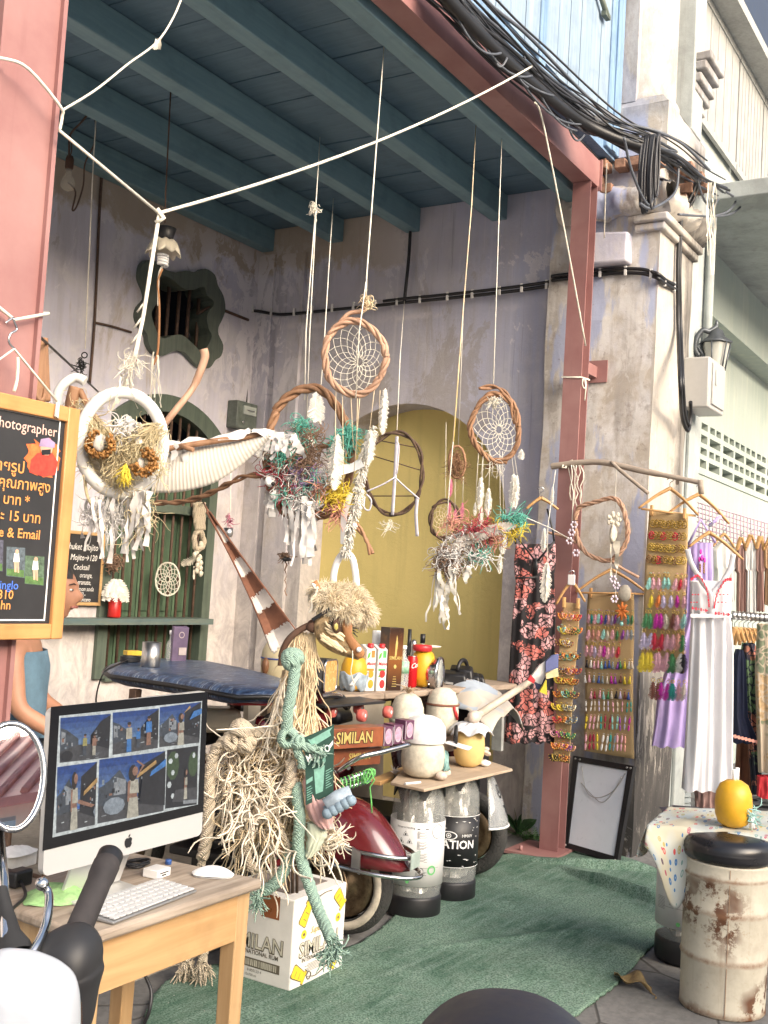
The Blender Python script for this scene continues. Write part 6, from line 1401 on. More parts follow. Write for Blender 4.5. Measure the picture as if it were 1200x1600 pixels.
m=MB();e=hd(770,470,-.1);m.ball(e,.033,.014,.028,14,8);eb=m.build('eye',M_drkbark,fox)
m=MB();m.ball(hd(762,472,-.112),.02,.008,.018,12,8);m.build('eye_stone',mat('olive_stone',(.42,.36,.1),.3),eb)
m=MB()
for i in range(7):
 a=rad(200-i*22);p=hd(745+20*math.cos(a),455-18*math.sin(a),-.105);m.tube([p,p+CR*.018*math.cos(a)+CU*(.018*math.sin(a)+.004)-CF*.006],[.0025,.001],5)
for i in range(6):
 p=hd(905+4*i%7,420+22*i,-.1);a=rad(55-i*20);m.tube([p,p+CR*.022*math.cos(a)+CU*.022*math.sin(a)],[.003,.001],5)
m.build('eyelashes',M_black,fox)
m=MB();m.ball(hd(965,690,-.115),.0095,n=14,m=10);m.build('nose',M_whiteplastic,fox)
m=MB();m.tube(cat([hd(560,440,-.04),hd(480,470,-.05),hd(390,520,-.06),hd(310,590,-.07),hd(260,680,-.07),hd(235,770,-.07),hd(225,840,-.07)],6),[.012]*30+[.009]*7,8);m.ball(hd(530,470,-.05),.028,.02,.024,10,8,rough=.3);m.build('mane_branch',M_drkbark,fox)
m=MB();strands(m,lambda r:hd(r.uniform(370,560),r.uniform(520,660),-.03),330,.13,.0022,31,(-.08,.03,-1),.06,8,1,.12);m.build('neck_fibres',M_fibre,fox)
m=MB();strands(m,lambda r:hd(r.uniform(590,840),r.uniform(480,680),-.1),0,.1,.004,31,(.8,0,-.6),.12,8,.4)
for i in range(16):
 x0,y0_=590+RND.uniform(0,80),430+RND.uniform(0,170);m.tube(cat([hd(x0+j*45+RND.uniform(-12,12),y0_+j*30+RND.uniform(-14,14),-.105-.005*math.sin(j))for j in range(5)],4),.004,5)
m.build('bark_fibres',M_fibre,fox)
M_fur=mat('cream_fur',(.82,.71,.52),.95,var=.25,scale=14)
furc=[(735,190,110,110,0),(900,280,130,130,-.02),(700,250,90,110,-.05),(960,350,80,100,-.03),(800,360,80,60,-.07),(660,160,70,80,.03),(850,190,110,100,.03)]
m=MB()
for x,y,rx,ry,dd in furc:m.ball(hd(x,y,dd),rx/6*3.93/FPX*.85,.06,ry/6*3.93/FPX*.85,14,10,rough=.2,seed=x)
m.build('fur_pad',mat('fur_pad',(.62,.5,.33),1.,var=.3),fox)
m=MB();r_=random.Random(17)
for x,y,rx,ry,dd in furc:
 c=hd(x,y,dd);k=3.93/FPX/6
 for i in range(1000):
  d=V((r_.gauss(0,1),r_.gauss(0,1),r_.gauss(0,1))).normalized();p=c+V((d.x*rx*k*.85,d.y*.06,d.z*ry*k*.85));d2=(d+V((.15,-.1,-.15))+V((r_.gauss(0,.3),r_.gauss(0,.3),r_.gauss(0,.3)))).normalized();L=r_.uniform(.018,.04);q=p+d2*L*.55;e_=q+(d2+V((.2,-.1,-.7))).normalized()*L*.5
  m.tube([p-d*.004,q,e_],[.0015,.0013,.0004],3,cap=False)
m.build('fur_hair',M_fur,fox)
m=MB();m.tube([hd(545,50,-.02),hd(600,150,-.02)],.011,8);m.build('horn_stub',M_drift,fox)
m=MB();m.tube(cat([hd(555,90,-.04),hd(530,75,-.05),hd(560,120,-.05),hd(575,100,-.05),hd(560,170,-.05),hd(520,220,-.05),hd(525,290,-.05),hd(500,345,-.05)],5),.0045,6);m.tube(cat([hd(570,120,-.05),hd(555,200,-.05),hd(560,240,-.05)],4),.003,5);m.build('horn_string',M_string,fox)
m=MB();m.bar(hd(530,410,-.08),hd(690,310,-.09),.012,.014,CF);m.build('black_strap',M_black,fox)
m=MB();m.tube(arc(hd(760,290,-.13),.013,PI,2.1*PI,10,CR,CU),.0018,5);m.tube(cat([hd(905,700,-.12),hd(905,800,-.13),hd(890,900,-.13),hd(920,1000,-.12)],4),.002,5);m.build('thread',M_fibre2,fox)
def panel_px(pts,dd,th=.006):
 P=[A(x,y,dd)for x,y in pts];return P
Pm=[A(478,1258,-.23),A(521,1240,-.22),A(522,1132,-.22),A(476,1152,-.23)]
mn=thing('menu_card','dark green drinks card lettered MOJITO tucked into the rope fox','menu',Pm[0]);nrm=(Pm[1]-Pm[0]).cross(Pm[3]-Pm[0]).normalized();nrm=nrm if nrm.dot(CP-Pm[0])>0 else-nrm
cx_,cy_=(Pm[1]-Pm[0]).normalized(),None;cy_=nrm.cross(cx_)
b2=lambda u,v,e:bil(Pm,u,v)+nrm*e
m=MB();m.hexa([p-nrm*.003 for p in Pm],Pm);m.build('card',mat('bottle_green_card',(.018,.06,.045),.5,var=.2),mn)
M_pg=mat('menu_pale_green',(.2,.42,.34),.6,var=.3,scale=50)
m=MB();P_=lambda pts,e=.0008:m.face([m.v(b2(u,v,e))for u,v in pts])
P_([(.15,.8),(.9,.86),(.85,.93),(.95,.97),(.2,.93),(.1,.95),(.2,.87)]);P_([(.36,.1),(.62,.1),(.68,.47),(.3,.47)]);P_([(.03,.3),(.25,.32),(.25,.38),(.03,.36)]);P_([(.45,.47),(.49,.47),(.51,.62),(.46,.62)]);P_([(.62,.47),(.72,.52),(.7,.6),(.6,.56)])
for i in range(8):P_([(.72,.12+.035*i),(.95-.05*(i%3),.13+.035*i),(.95-.05*(i%3),.142+.035*i),(.72,.132+.035*i)])
for i in range(6):P_([(.04,.06+.035*i),(.24-.04*(i%2),.068+.035*i),(.24-.04*(i%2),.08+.035*i),(.04,.072+.035*i)])
m.build('green_print',M_pg,mn,norm=False)
m=MB();text_bm(m,'MOJITO',b2(.5,.63,.0006),cx_+cy_*.1,cy_,.034,.0006,'CENTER',.75,bold=.0005)
m.face([m.v(b2(u,v,.001))for u,v in((.82,.66),(.97,.72),(.97,.78),(.82,.73))]);m.build('lettering',M_whiteplastic,mn,norm=False)
def soft(rows,dd,dep,mt,name,label,cat_,fold=.15,seed=1,nf=5,DD=3.93,axis=None,solid=.0):
 """a hanging cloth: rows of (y, left, right) px; closed round section with folds"""
 ax=V(axis)if axis else CR;mb=MB();R_=rows
 def f(u,v):
  t=v*(len(R_)-1);i=min(int(t),len(R_)-2);t-=i;y,l,r=[R_[i][k]*(1-t)+R_[i+1][k]*t for k in range(3)]
  c=at((l+r)/2,y,D=DD+dd);w=(r-l)/2*(DD+dd)/FPX;a=2*PI*u;s=math.cos(a);fo=1+fold*math.sin(s*nf*2.4+v*2+seed)*min(1,v*1.6)
  return c+CR*w*s-CF*(dep*math.sin(a)*fo*(.5+.5*min(1,v*2)))+CR*.006*mnoise.noise(V((s*3,v*6,seed)))
 mb.grid(f,44,4*(len(R_)-1)+6,True,True,True);o=mb.build(name,mt,solid=solid);return tag(o,label,cat_)
soft([(1195,478,484),(1225,474,496),(1255,476,510),(1280,484,520),(1292,500,522)],-.2,.03,mat('faded_pink_cotton',(.55,.34,.32),.95,var=.2),'pink_cloth','faded pink cloth hanging below the menu card on the rope fox','cloth')
soft([(1285,478,500),(1305,480,512),(1325,478,500),(1336,476,490)],-.19,.03,mat('pale_green_cotton',(.5,.54,.42),.95,var=.2),'green_rag','pale green rag at the belly of the rope fox','rag')
pc_=thing('denim_roll','blue denim roll sewn with lumps lying below the menu card','denim roll',A(528,1255,-.16))
m=MB();p0,p1=A(508,1258,-.27),A(548,1238,-.25);m.tube([p0,p0.lerp(p1,.5)+CU*.004,p1],[.022,.026,.024],12);m.build('top_roll',M_denim,pc_)
m=MB();
for i in range(5):m.ball(A(512+i*9,1271-i*5,-.28),.019,.02,.019,12,8)
m.tube([A(508,1268,-.26),A(548,1248,-.24)],.018,10);m.build('lump_roll',mat('slate_denim',(.22,.3,.37),.9,var=.4,scale=30),pc_)
# -- white board leaning on the post
t=thing('whiteboard','white poster board in black frame leaning against the pier behind the red post','board',at(925,1335,Z=0))
q0,q1,q2,q3=at(881,1324,X=6.24),at(965,1350,X=6.14),at(991,1197,X=6.3),None
_n=(q1-q0).cross(q2-q0);q3=atp(897,1181,q0,_n)
nb=(q1-q0).cross(q3-q0).normalized();nb=nb if nb.dot(CP-q0)>0 else-nb;W4=[q0,q1,q2,q3]
m=MB();m.hexa([bil(W4,u,v)-nb*.02 for u,v in((.05,.05),(.95,.05),(.95,.95),(.05,.95))],[bil(W4,u,v)for u,v in((.05,.05),(.95,.05),(.95,.95),(.05,.95))]);m.build('panel',mat('white_acrylic',(.62,.65,.7),.3,var=.03),t)
for(a,b,c_,d_)in(((0,0),(1,0),(.93,.065),(.085,.06)),((1,0),(1,1),(.915,.94),(.93,.065)),((1,1),(0,1),(.085,.94),(.915,.94)),((0,1),(0,0),(.085,.06),(.085,.94))):
 m=MB();pts=[bil(W4,*p)for p in(a,b,c_,d_)];m.hexa([p-nb*.025 for p in pts],[p+nb*.008 for p in pts]);m.build('frame_bar',M_black,t)
m=MB();m.tube(cat([bil(W4,.17,.9)+nb*.012,bil(W4,.3,.65)+nb*.014,bil(W4,.5,.6)+nb*.014,bil(W4,.75,.7)+nb*.014,bil(W4,.85,.87)+nb*.012],6),.002,5);m.tube(cat([bil(W4,.19,.72)+nb*.012,bil(W4,.4,.62)+nb*.014,bil(W4,.62,.57)+nb*.014,bil(W4,.82,.78)+nb*.012,bil(W4,.9,.92)+nb*.012],6),.002,5);m.build('wire',M_steel,t)
m=MB()
for u,v in((.04,.03),(.96,.03),(.96,.97),(.04,.97),(.9,.97),(.12,.97)):m.lathe([(0,.004),(.006,.003),(.007,0)],bil(W4,u,v)+nb*.008,nb,10)
m.build('screws',M_steel,t)
# -- plant by the wall
pp=at(812,1300,X=6.42);pl=thing('weed_plant','small leafy weed growing at the foot of the party wall','plant',(pp.x,pp.y,.01));M_leaf=mat('dark_leaf',(.035,.09,.03),.5,var=.5,scale=14);M_fern=mat('fern_leaf',(.05,.14,.03),.6,var=.4)
m=MB();r_=random.Random(6);
for i in range(10):
 a=r_.uniform(0,2*PI);p=V((pp.x-.02,pp.y,.02));d=V((math.cos(a)*.5,math.sin(a)*.7,1)).normalized();L=r_.uniform(.12,.24);w=L*.17;e_=d.cross(V((r_.gauss(0,1),r_.gauss(0,1),.2))).normalized();P5=[(0,0),(.4,1),(.65,.9),(1,0)]
 vl=[m.v(p+d*L*t-e_*w*k+V((0,0,-.05*t*t)))for t,k in P5];vr=[m.v(p+d*L*t+e_*w*k+V((0,0,-.05*t*t)))for t,k in P5[1:3]];m.face([vl[0],vl[1],vr[0]],True);m.face([vl[1],vl[2],vr[1],vr[0]],True);m.face([vl[2],vl[3],vr[1]],True)
m.build('broad_leaves',M_leaf,pl)
m=MB()
for i in range(34):
 a=r_.uniform(0,2*PI);p=V((pp.x-.05+r_.gauss(0,.03),pp.y-.1+r_.gauss(0,.04),.01));d=V((math.cos(a)*.6,math.sin(a)*.6,r_.uniform(.5,1.2))).normalized();L=r_.uniform(.06,.15);Q_=[p+d*L*t-V((0,0,.06*t*t))for t in(0,.33,.66,1)]
 for k in range(6):
  q_=Q_[0].lerp(Q_[3],(k+1)/6);s_=d.cross(V((0,0,1))).normalized()*(.02*(1-k/7))
  for sg in(1,-1):m.face([m.v(q_),m.v(q_+s_*sg+V((0,0,.006))),m.v(q_+s_*sg*.6+d*.012)])
m.build('fern_leaves',M_fern,pl)
# -- drum stool, table with cloth, keg, leaf
gc=at(1130,1597,Z=0);dv=V((CF.x,CF.y,0)).normalized();dc=V((gc.x,gc.y,0))+dv*.16;dsx=CR;dc=dc+V((CR.x,CR.y,0))*.045
def drum_mat():
 t=NT('rusty_cream_drum');P=t.obj();x,y,z=t.sep(P);n=t.noise(P,4.5,8,.72);s_=t.noise(t.mapv(P,(14,14,1)),2.2,6,.6);f=t.noise(P,24,7,.7);g=t.noise(P,2.3,4,.5)
 c=t.mix(t.ramp(t.noise(P,7,8,.7),[(.42,0.),(.66,1.)]),(.47,.44,.36),(.36,.325,.26));c=t.mix(t.ramp(s_,[(.6,0.),(.75,.45)]),c,(.25,.19,.13));c=t.mix(t.ramp(f,[(.6,0.),(.7,.6)]),c,(.27,.17,.1))
 ru=t.math('MULTIPLY',t.ramp(t.noise(P,13,8,.75),[(.48,0.),(.53,1.)]),t.ramp(g,[(.46,0.),(.55,1.)]));c=t.mix(ru,c,t.mix(f,(.04,.018,.01),(.15,.06,.025)))
 rib=t.math('ADD',t.band(z,.0,.02,.012),t.math('ADD',t.band(z,.195,.212,.01),t.math('ADD',t.band(z,.37,.386,.01),t.band(z,.5,.51,.006))));c=t.mix(t.math('MULTIPLY',rib,t.ramp(f,[(.35,.2),(.6,.8)])),c,(.16,.075,.035));t.set(c,.6);t.bump(n,.2,.004);return t.m
dr=thing('drum_stool','rusty cream oil drum stool with round black padded seat','stool',dc);R_=.16
prof=[(0,0),(R_*.97,0),(R_*1.0,.006),(R_*.99,.02)]
for zr in(.2,.375,.505):prof+=[(R_,zr-.014),(R_*1.035,zr),(R_,zr+.014)]
prof+=[(R_,.55),(R_*1.01,.558),(R_*.9,.56),(0,.56)]
m=MB();m.lathe(prof,dc,n=52);m.build('drum',drum_mat(),dr)
m=MB();sv=(CP-dc);sv.z=0;sv=Matrix.Rotation(rad(4),3,'Z')@sv.normalized();m.bar(dc+sv*(R_+.0005)+V((0,0,.01)),dc+sv*(R_+.0005)+V((0,0,.55)),.0022,.002,sv);m.build('seam',mat('rust_seam',(.3,.19,.12),.8),dr)
m=MB();m.lathe([(R_*.9,.562),(R_*1.03,.565),(R_*1.07,.58),(R_*1.07,.615),(R_*1.02,.632),(R_*.95,.644),(R_*.8,.65),(R_*.55,.655),(R_*.25,.658),(0,.659)],dc,n=48);m.lathe([(R_*1.075,.592),(R_*1.085,.598),(R_*1.075,.604)],dc,n=48);m.build('seat',mat('black_vinyl',(.012,.012,.015),.28,var=.3,scale=10),dr)
kq=at(1062,1515,Z=0);keg((kq.x+CF.x*.13+CR.x*.055,kq.y+CF.y*.13+CR.y*.055),rad(196),'white labelled keg under the table with the printed cloth',False);keg((kq.x+CF.x*.5+CR.x*.45,kq.y+CF.y*.5+CR.y*.45),rad(196),'white labelled keg at the right end beneath the printed tablecloth',False)
TZ2=.655;tA,tB,tC,tD=at(1012,1290,Z=TZ2),at(1045,1262,Z=TZ2),at(1230,1270,Z=TZ2),at(1215,1312,Z=TZ2)
m=MB();m.hexa([p-V((0,0,.03))for p in(tA,tB,tC,tD)],[p-V((0,0,.012))for p in(tA,tB,tC,tD)],.003);tag(m.build('table_board',M_ply),'board laid over the kegs beneath the printed tablecloth','board')
def dot_cloth():
 t=NT('dotted_cloth');v=t.uv();v=t.mapv(v,(1.6,1,1));n1=t.vor(v,16,'F1','Distance',.75);col=t.sep(t.vor(v,16,'F1','Color',.75))
 ring=t.ramp(n1,[(.0,1.),(.12,1.),(.13,.35),(.22,.35),(.23,1.),(.34,1.),(.35,0.)],'CONSTANT');pal=t.ramp(col[0],[(0,(.05,.15,.33)),(.25,(.36,.07,.12)),(.42,(.16,.26,.24)),(.6,(.1,.06,.09)),(.76,(.36,.3,.1)),(.88,(.5,.06,.06))],'CONSTANT');on=t.math('GREATER_THAN',col[1],.08)
 c=t.mix(t.math('MULTIPLY',ring,on),t.mix(t.ramp(t.noise(v,3,2),[(.45,0.),(.55,1.)]),(.45,.42,.32),(.41,.44,.42)),pal);t.set(c,.9);return t.m
M_dot=dot_cloth()
def tcl(u,v):
 """u along A->D, v: back edge .. front edge (0.6) .. hem"""
 if v<.6:p=bil([tB,tC,tD,tA],u,v/.6);return p+V((0,0,.004+.006*mnoise.noise(V((u*6,v*9,1)))))
 s_=(v-.6)/.4;e=tA.lerp(tD,u);h=.07+.21*math.exp(-((u-.24)/.13)**2)+.12*u;out=(tA-tB).normalized();f_=math.sin(u*14+1)*.02*s_
 return e+V((0,0,.002-h*s_))+out*(.02*math.sin(s_*PI*.5)+f_+.05*s_*(1-s_))
def tcl2(u,v):
 e=tB.lerp(tA,u);out=(tA-tD).normalized();h=.05+.07*u+.02*math.sin(u*9);return e+V((0,0,.003-h*v))+out*(.025*math.sin(v*PI*.5)+.012*math.sin(u*14)*v)
tc_=thing('tablecloth','cream tablecloth printed with coloured rings draped over the keg table','tablecloth',tA-V((0,0,.3)))
m=MB();m.grid(tcl,60,44);m.build('cloth',M_dot,tc_,solid=.003)
m=MB();m.grid(tcl2,20,10);m.build('side_fall',M_dot,tc_,solid=.003)
t,p=coconut('coconut','yellow painted coconut with two white straws on the printed tablecloth',1152,1297,TZ2+.008,.072,.185,M_ycoc)
m=MB();m.tube([p+V((0,.0,.17)),p+V((-.01,.0,.225))],.008,10);m.tube([p+V((.02,-.005,.17)),p+V((.02,-.005,.23))],.0085,10);m.build('straws',M_straw,t)
m=MB();strands(m,lambda r:p+V((r.uniform(-.05,.03),-.066,r.uniform(.03,.09))),30,.07,.0022,4,(1,-.1,-.2),.3,7);m.build('net_tuft',M_tealnet,t)
m=MB();m.tube([p+V((-.01,-.078,.01)),p+V((-.005,-.075,.05))],[.012,.008],8);m.tube([p+V((-.005,-.075,.03)),p+V((.02,-.08,.022))],.005,6);m.build('coral_stick',M_whiteplastic,t)
lf=at(988,1540,Z=.005);m=MB();la=(at(1012,1548,Z=0)-at(960,1528,Z=0)).normalized();lb_=V((-la.y,la.x,0))
def leafs(u,v):
 t_=-1+2*u;w=.05*(1-abs(t_)**1.7)*(1-.2*t_);s_=-1+2*v;return V((lf.x,lf.y,.008))+la*.09*t_+lb_*w*s_+V((0,0,.022*s_*s_*(1-t_*t_)+.012*math.sin(t_*5+s_*2)+.012))
m.grid(leafs,22,10);m.tube(cat([leafs(.95,.5),leafs(1,.5)+la*.02-V((0,0,.01)),V((lf.x,lf.y,.004))+la*.13-lb_*.03],4),.003,5);tag(m.build('fallen_leaf',mat('dry_leaf',(.24,.17,.07),.8,var=.6,scale=22,col2=(.1,.065,.035)),solid=.001),'curled dry brown leaf fallen on the grey flagstones','leaf')
# -- scooters parked in front of the photographer
G=lambda px,py,d=1.35:at(px,py,D=d)
fs=thing('motor_scooter','white and black motor scooter parked close in the left foreground','scooter',(.85,1.0,0))
M_grey=mat('grey_rubber_grip',(.035,.03,.03),.7,var=.4,scale=30);M_ms=mat('charcoal_plastic',(.022,.022,.024),.5,var=.3,scale=8);M_wh=mat('white_fairing',(.5,.53,.58),.22,var=.03,scale=3,Coat_Weight=.4)
m=MB();g0,g1=G(172,1338,1.42),G(112,1478,1.28);d_=(g0-g1).normalized();m.lathe([(0,.0),(.0145,0),(.0165,.005),(.0165,.018),(.0175,.02),(.0175,.026),(.0155,.03)],g0+d_*.004,-d_,24);L_=(g0-g1).length
m.lathe([(.0175,.022),(.0172,.04),(.0158,.05),(.016,L_)],g0+d_*.004,-d_,24);m.build('grip',M_grey,fs)
m=MB();m.lathe([(0,-.002),(.013,-.001),(.0165,.003),(.0168,.016),(.0165,.018)],g0+d_*.006,-d_,24);m.build('bar_end',M_black,fs)
m=MB();lv=cat([G(67,1382,1.33),G(76,1396,1.33),G(76,1420,1.31),G(70,1450,1.29),G(58,1478,1.26),G(40,1505,1.24)],5);m.tube(lv,[.009,.008]+[.0075]*22+[.008,.009],10,flat=.7);m.ball(G(66,1381,1.33),.0085);m.build('brake_lever',M_chrome,fs)
hp=[(96,1452),(118,1449),(140,1458),(152,1478),(155,1500),(152,1516),(158,1522),(150,1545),(146,1562),(139,1610),(125,1640),(0,1640),(0,1500),(35,1500),(60,1470)]
def shell_px(pts,d,th,mt,name,parent,bulge=.03,sub=2):
 mb=MB();P=[G(x,y,d)for x,y in pts];c=sum(P,V())/len(P);n=len(P);rings=[]
 for k,e in((1,.0),(1,-.3),(.93,-.7),(.75,-1),(.4,-1.18)):rings.append([mb.v(c+(p-c)*k+CF*(th*.5+e*(th*.5+bulge)))for p in P])
 mb.face(rings[0])
 for A_,B_ in zip(rings,rings[1:]):
  for i in range(n):mb.face([A_[i],A_[(i+1)%n],B_[(i+1)%n],B_[i]],True)
 cv=mb.v(c-CF*(bulge*1.0+th*.12))
 for i in range(n):mb.face([rings[-1][i],rings[-1][(i+1)%n],cv],True)
 return mb.build(name,mt,parent,subd=sub)
shell_px(hp,1.27,.07,M_ms,'handlebar_housing',fs,.02)
shell_px([(-40,1495),(0,1494),(40,1496),(80,1512),(108,1533),(117,1565),(119,1640),(100,1720),(-40,1720)],1.2,.08,M_wh,'headlight_fairing',fs,.03)
mcx=G(18,1213,1.4);n_=(CP-mcx).normalized();n_=((CP-mcx).normalized()+(V((-4,-15.5,6.4))-mcx).normalized()).normalized();mx_=CU.cross(n_).normalized();my_=n_.cross(mx_)
shp=[(math.cos(t)*.041*(1+.08*math.sin(t)),math.sin(t)*.068)for t in[i*2*PI/36 for i in range(36)]]
m=MB()
for k0,z0,k1,z1 in((1.0,.004,1.0,-.006),(1.0,-.006,.85,-.025),(.85,-.025,.5,-.04)):
 a_=[m.v(mcx+mx_*x*k0+my_*y*k0+n_*z0)for x,y in shp];b_=[m.v(mcx+mx_*x*k1+my_*y*k1+n_*z1)for x,y in shp]
 for i in range(36):m.face([a_[i],a_[(i+1)%36],b_[(i+1)%36],b_[i]],True)
m.face([m.v(mcx+mx_*x*.5+my_*y*.5-n_*.04)for x,y in shp]);mh=m.build('mirror_housing',M_ms,fs)
m=MB();m.prism([(x*.94,y*.94)for x,y in shp],mcx+n_*.0,mx_,my_,n_*.003);tM=NT('mirror_glass');tM.set((.9,.9,.9),.01,1.0);m.build('mirror_glass',tM.m,mh)
m=MB();m.tube([mcx+mx_*x*.985+my_*y*.985+n_*.004 for x,y in shp],.0042,7,closed=True);m.build('mirror_rim',mat('grey_chrome',(.4,.41,.43),.25,.9),mh)
m=MB();m.tube([G(-2,1290,1.4),G(6,1380,1.33),G(9,1460,1.27),G(12,1500,1.25)],.0062,8);m.build('mirror_stem',M_chrome,fs)
m=MB();m.lathe([(.022,0),(.02,.012),(.012,.03),(.009,.06),(.0075,.09)],G(24,1495,1.26),(G(8,1420,1.3)-G(24,1495,1.26)),18);m.build('mirror_boot',M_rubber,fs)
m=MB();m.hexa([V((.55,.75,.25)),V((.95,.7,.25)),V((1.0,.95,.25)),V((.6,1.0,.25))],[V((.6,.82,.95)),V((.9,.8,.95)),V((.93,.93,.95)),V((.63,.96,.95))],.05);m.build('leg_shield',M_wh,fs)
m=MB();m.lathe([(.13,-.04),(.2,-.05),(.22,0),(.2,.05),(.13,.04)],V((.95,.8,.22)),(.3,1,0),32);m.build('front_wheel',M_tyre,fs)
m=MB();m.tube([V((.95,.8,.22)),V((.86,.88,.9)),G(90,1500,1.27)],.025,10);m.build('fork',M_chrome,fs)
ss=thing('motor_scooter','dark navy scooter seat rising into the bottom edge of the photo','scooter',(1.1,.5,0))
sc_=at(800,1552,D=1.3);e1=(at(940,1600,D=1.3)-at(665,1600,D=1.3));
m=MB()
def seat(u,v):
 x=-1+2*u;y=-1+2*v;k=math.sqrt(max(0,1-abs(x)**2.6));return sc_+V((CR.x,CR.y,0)).normalized()*(.125*x)+V((CF.x,CF.y,0)).normalized()*(.27*y*(k*.35+.65)-.2)+V((0,0,-.055*abs(x)**2.4-.02*abs(y)**3-.0*x))
m.grid(seat,28,20);m.grid(lambda u,v:seat(u,v)-V((0,0,.05+.02*math.sin(PI*u))),28,20);m.build('seat',mat('navy_vinyl',(.012,.016,.03),.5,var=.3,scale=30),ss)
m=MB();b_=sc_-V((CF.x,CF.y,0)).normalized()*.2;m.hexa([b_+V((CR.x,CR.y,0))*i*.09+V((CF.x,CF.y,0))*j*.22-V((0,0,.55))for i,j in((-1,-1),(1,-1),(1,1),(-1,1))],[b_+V((CR.x,CR.y,0))*i*.1+V((CF.x,CF.y,0))*j*.24-V((0,0,.075))for i,j in((-1,-1),(1,-1),(1,1),(-1,1))],.03);m.build('body',M_ms,ss)
for j in(-.5,.55):m=MB();q_=b_+V((CF.x,CF.y,0))*j;m.lathe([(.13,-.05),(.2,-.05),(.22,0),(.2,.05),(.13,.05)],V((q_.x,q_.y,.22)),CR,30);m.build('wheel',M_tyre,ss)
t=thing('rope_ends','two knotted ends of cream rope on the ground under the desk','rope',at(305,1530,Z=.01));m=MB();re=lambda x,y:at(x,y,D=4.05)
twist(m,[re(322,1430),re(306,1450),re(296,1478),re(290,1500)],.018,60);twist(m,[re(322,1430),re(324,1460),re(318,1482),re(316,1502)],.018,60);knot(m,re(318,1485),.016,4,3)
for x,y in((290,1505),(316,1508)):strands(m,lambda r,x=x,y=y:re(x,y)+V((r.gauss(0,.012),r.gauss(0,.012),.01)),60,.07,.0028,x,(0,0,-1),.15,6)
m.build('rope',M_manila,t)
# -- hanging craft: helpers
M_vine=wood('vine_bark',(.2,.1,.05),(.36,.2,.11),5,.7,2,.4);M_vinel=wood('light_vine',(.34,.19,.12),(.5,.32,.22),5,.7,2,.4);M_twig=wood('dark_twig',(.05,.028,.018),(.1,.06,.035),5,.8,2,.4)
M_feather=mat('white_feather',(.72,.69,.62),.9,var=.15);M_cloth_w=mat('white_rag',(.66,.64,.62),.95,var=.2,scale=14);M_rawst=mat('raw_straw',(.62,.52,.32),.9,var=.3);M_lilac_c=mat('lilac_white_cloth',(.58,.56,.62),.95,var=.2)
M_pinkf=mat('pink_feather',(.45,.13,.2),.9);M_teal_y=mat('teal_yarn',(.12,.42,.33),.95,var=.3);M_red_y=mat('red_yarn',(.4,.06,.08),.95,var=.3);M_yel_y=mat('yellow_yarn',(.68,.52,.06),.95,var=.3);M_pur_y=mat('purple_yarn',(.3,.18,.38),.95,var=.3);M_brn_y=mat('brown_yarn',(.24,.15,.1),.95,var=.4);M_pink_y=mat('coral_yarn',(.62,.3,.22),.95,var=.3)
def twisted(mb,pts,R,turns=5,k=6,closed=False,n=2,sd=0):
 P=cat(pts+([pts[0]]if closed else[]),k);P=P[:-1]if closed else P;m_=len(P);acc=[0]
 for a,b in zip(P,P[1:]):acc.append(acc[-1]+(b-a).length)
 tot=acc[-1];tw=round(turns*tot)if closed else turns*tot
 for s in range(n):
  q=[]
  for i,p in enumerate(P):
   d=(P[(i+1)%m_]-P[i-1])if closed else(P[min(i+1,m_-1)]-P[max(i-1,0)]);x,y,_=frame_of(d);t=2*PI*s/n+2*PI*tw*acc[i]/max(tot,1e-6)+sd;rr=R*(.55+.25*mnoise.noise(p*9+V((s,sd,0))));q.append(p+x*rr*math.cos(t)+y*rr*math.sin(t))
  mb.tube(q,[R*(.55+.2*mnoise.noise(V((i*.23,s*3+sd,0))))for i in range(len(q))],6,closed=closed)
def hoop_pts(cx,cy,rx,ry,D,n=14,wob=.05,sd=0,tilt=0):
 return[at(cx+rx*math.cos(t)*(1+wob*math.sin(3*t+sd)),cy+ry*math.sin(t)*(1+wob*math.cos(2*t+sd*2)),D=D+tilt*math.cos(t))for t in[2*PI*i/n for i in range(n)]]
def web(mb,cx,cy,rx,ry,D,n=14,rings=5,w=.0014,twist_=.5,off=(0,0)):
 prev=None;ox,oy=off
 for k in range(rings+1):
  f=1-k/(rings+.8);ring=[(cx+ox*(1-f)+rx*f*math.cos(2*PI*(i+.5*k*twist_*2)/n),cy+oy*(1-f)+ry*f*math.sin(2*PI*(i+.5*k*twist_*2)/n))for i in range(n)]
  P=[at(x,y,D=D)for x,y in ring]
  if prev:
   for i in range(n):
    mb.tube([prev[i],P[i]],w,3,cap=False);mb.tube([P[i],prev[(i+1)%n]],w,3,cap=False)
  prev=P
def feather(mb,p,L,w,d=(0,0,-1),sd=0,n=15,side=None):
 """a fluffy feather: quill with ragged barbs"""
 r=random.Random(sd);p=V(p);d=V(d).normalized();s=V(side)if side else(CR-d*CR.dot(d)).normalized();nn=s.cross(d).normalized()
 mb.tube([p,p+d*L*.5,p+d*L],[.0016,.0013,.0006],4)
 for sg in(1,-1):
  for i in range(n):
   t=(i+.4)/n;ww=w*(math.sin(PI*min(1,t*.93+.07))**.6)*r.uniform(.75,1.12);b=p+d*L*t;st=L/n*.75;tip=b+s*sg*ww+d*ww*.75+nn*r.uniform(-.3,.3)*ww;mb.face([mb.v(b-d*st*.5),mb.v(b+d*st),mb.v(tip+d*st*.5),mb.v(tip-d*st*.15)])
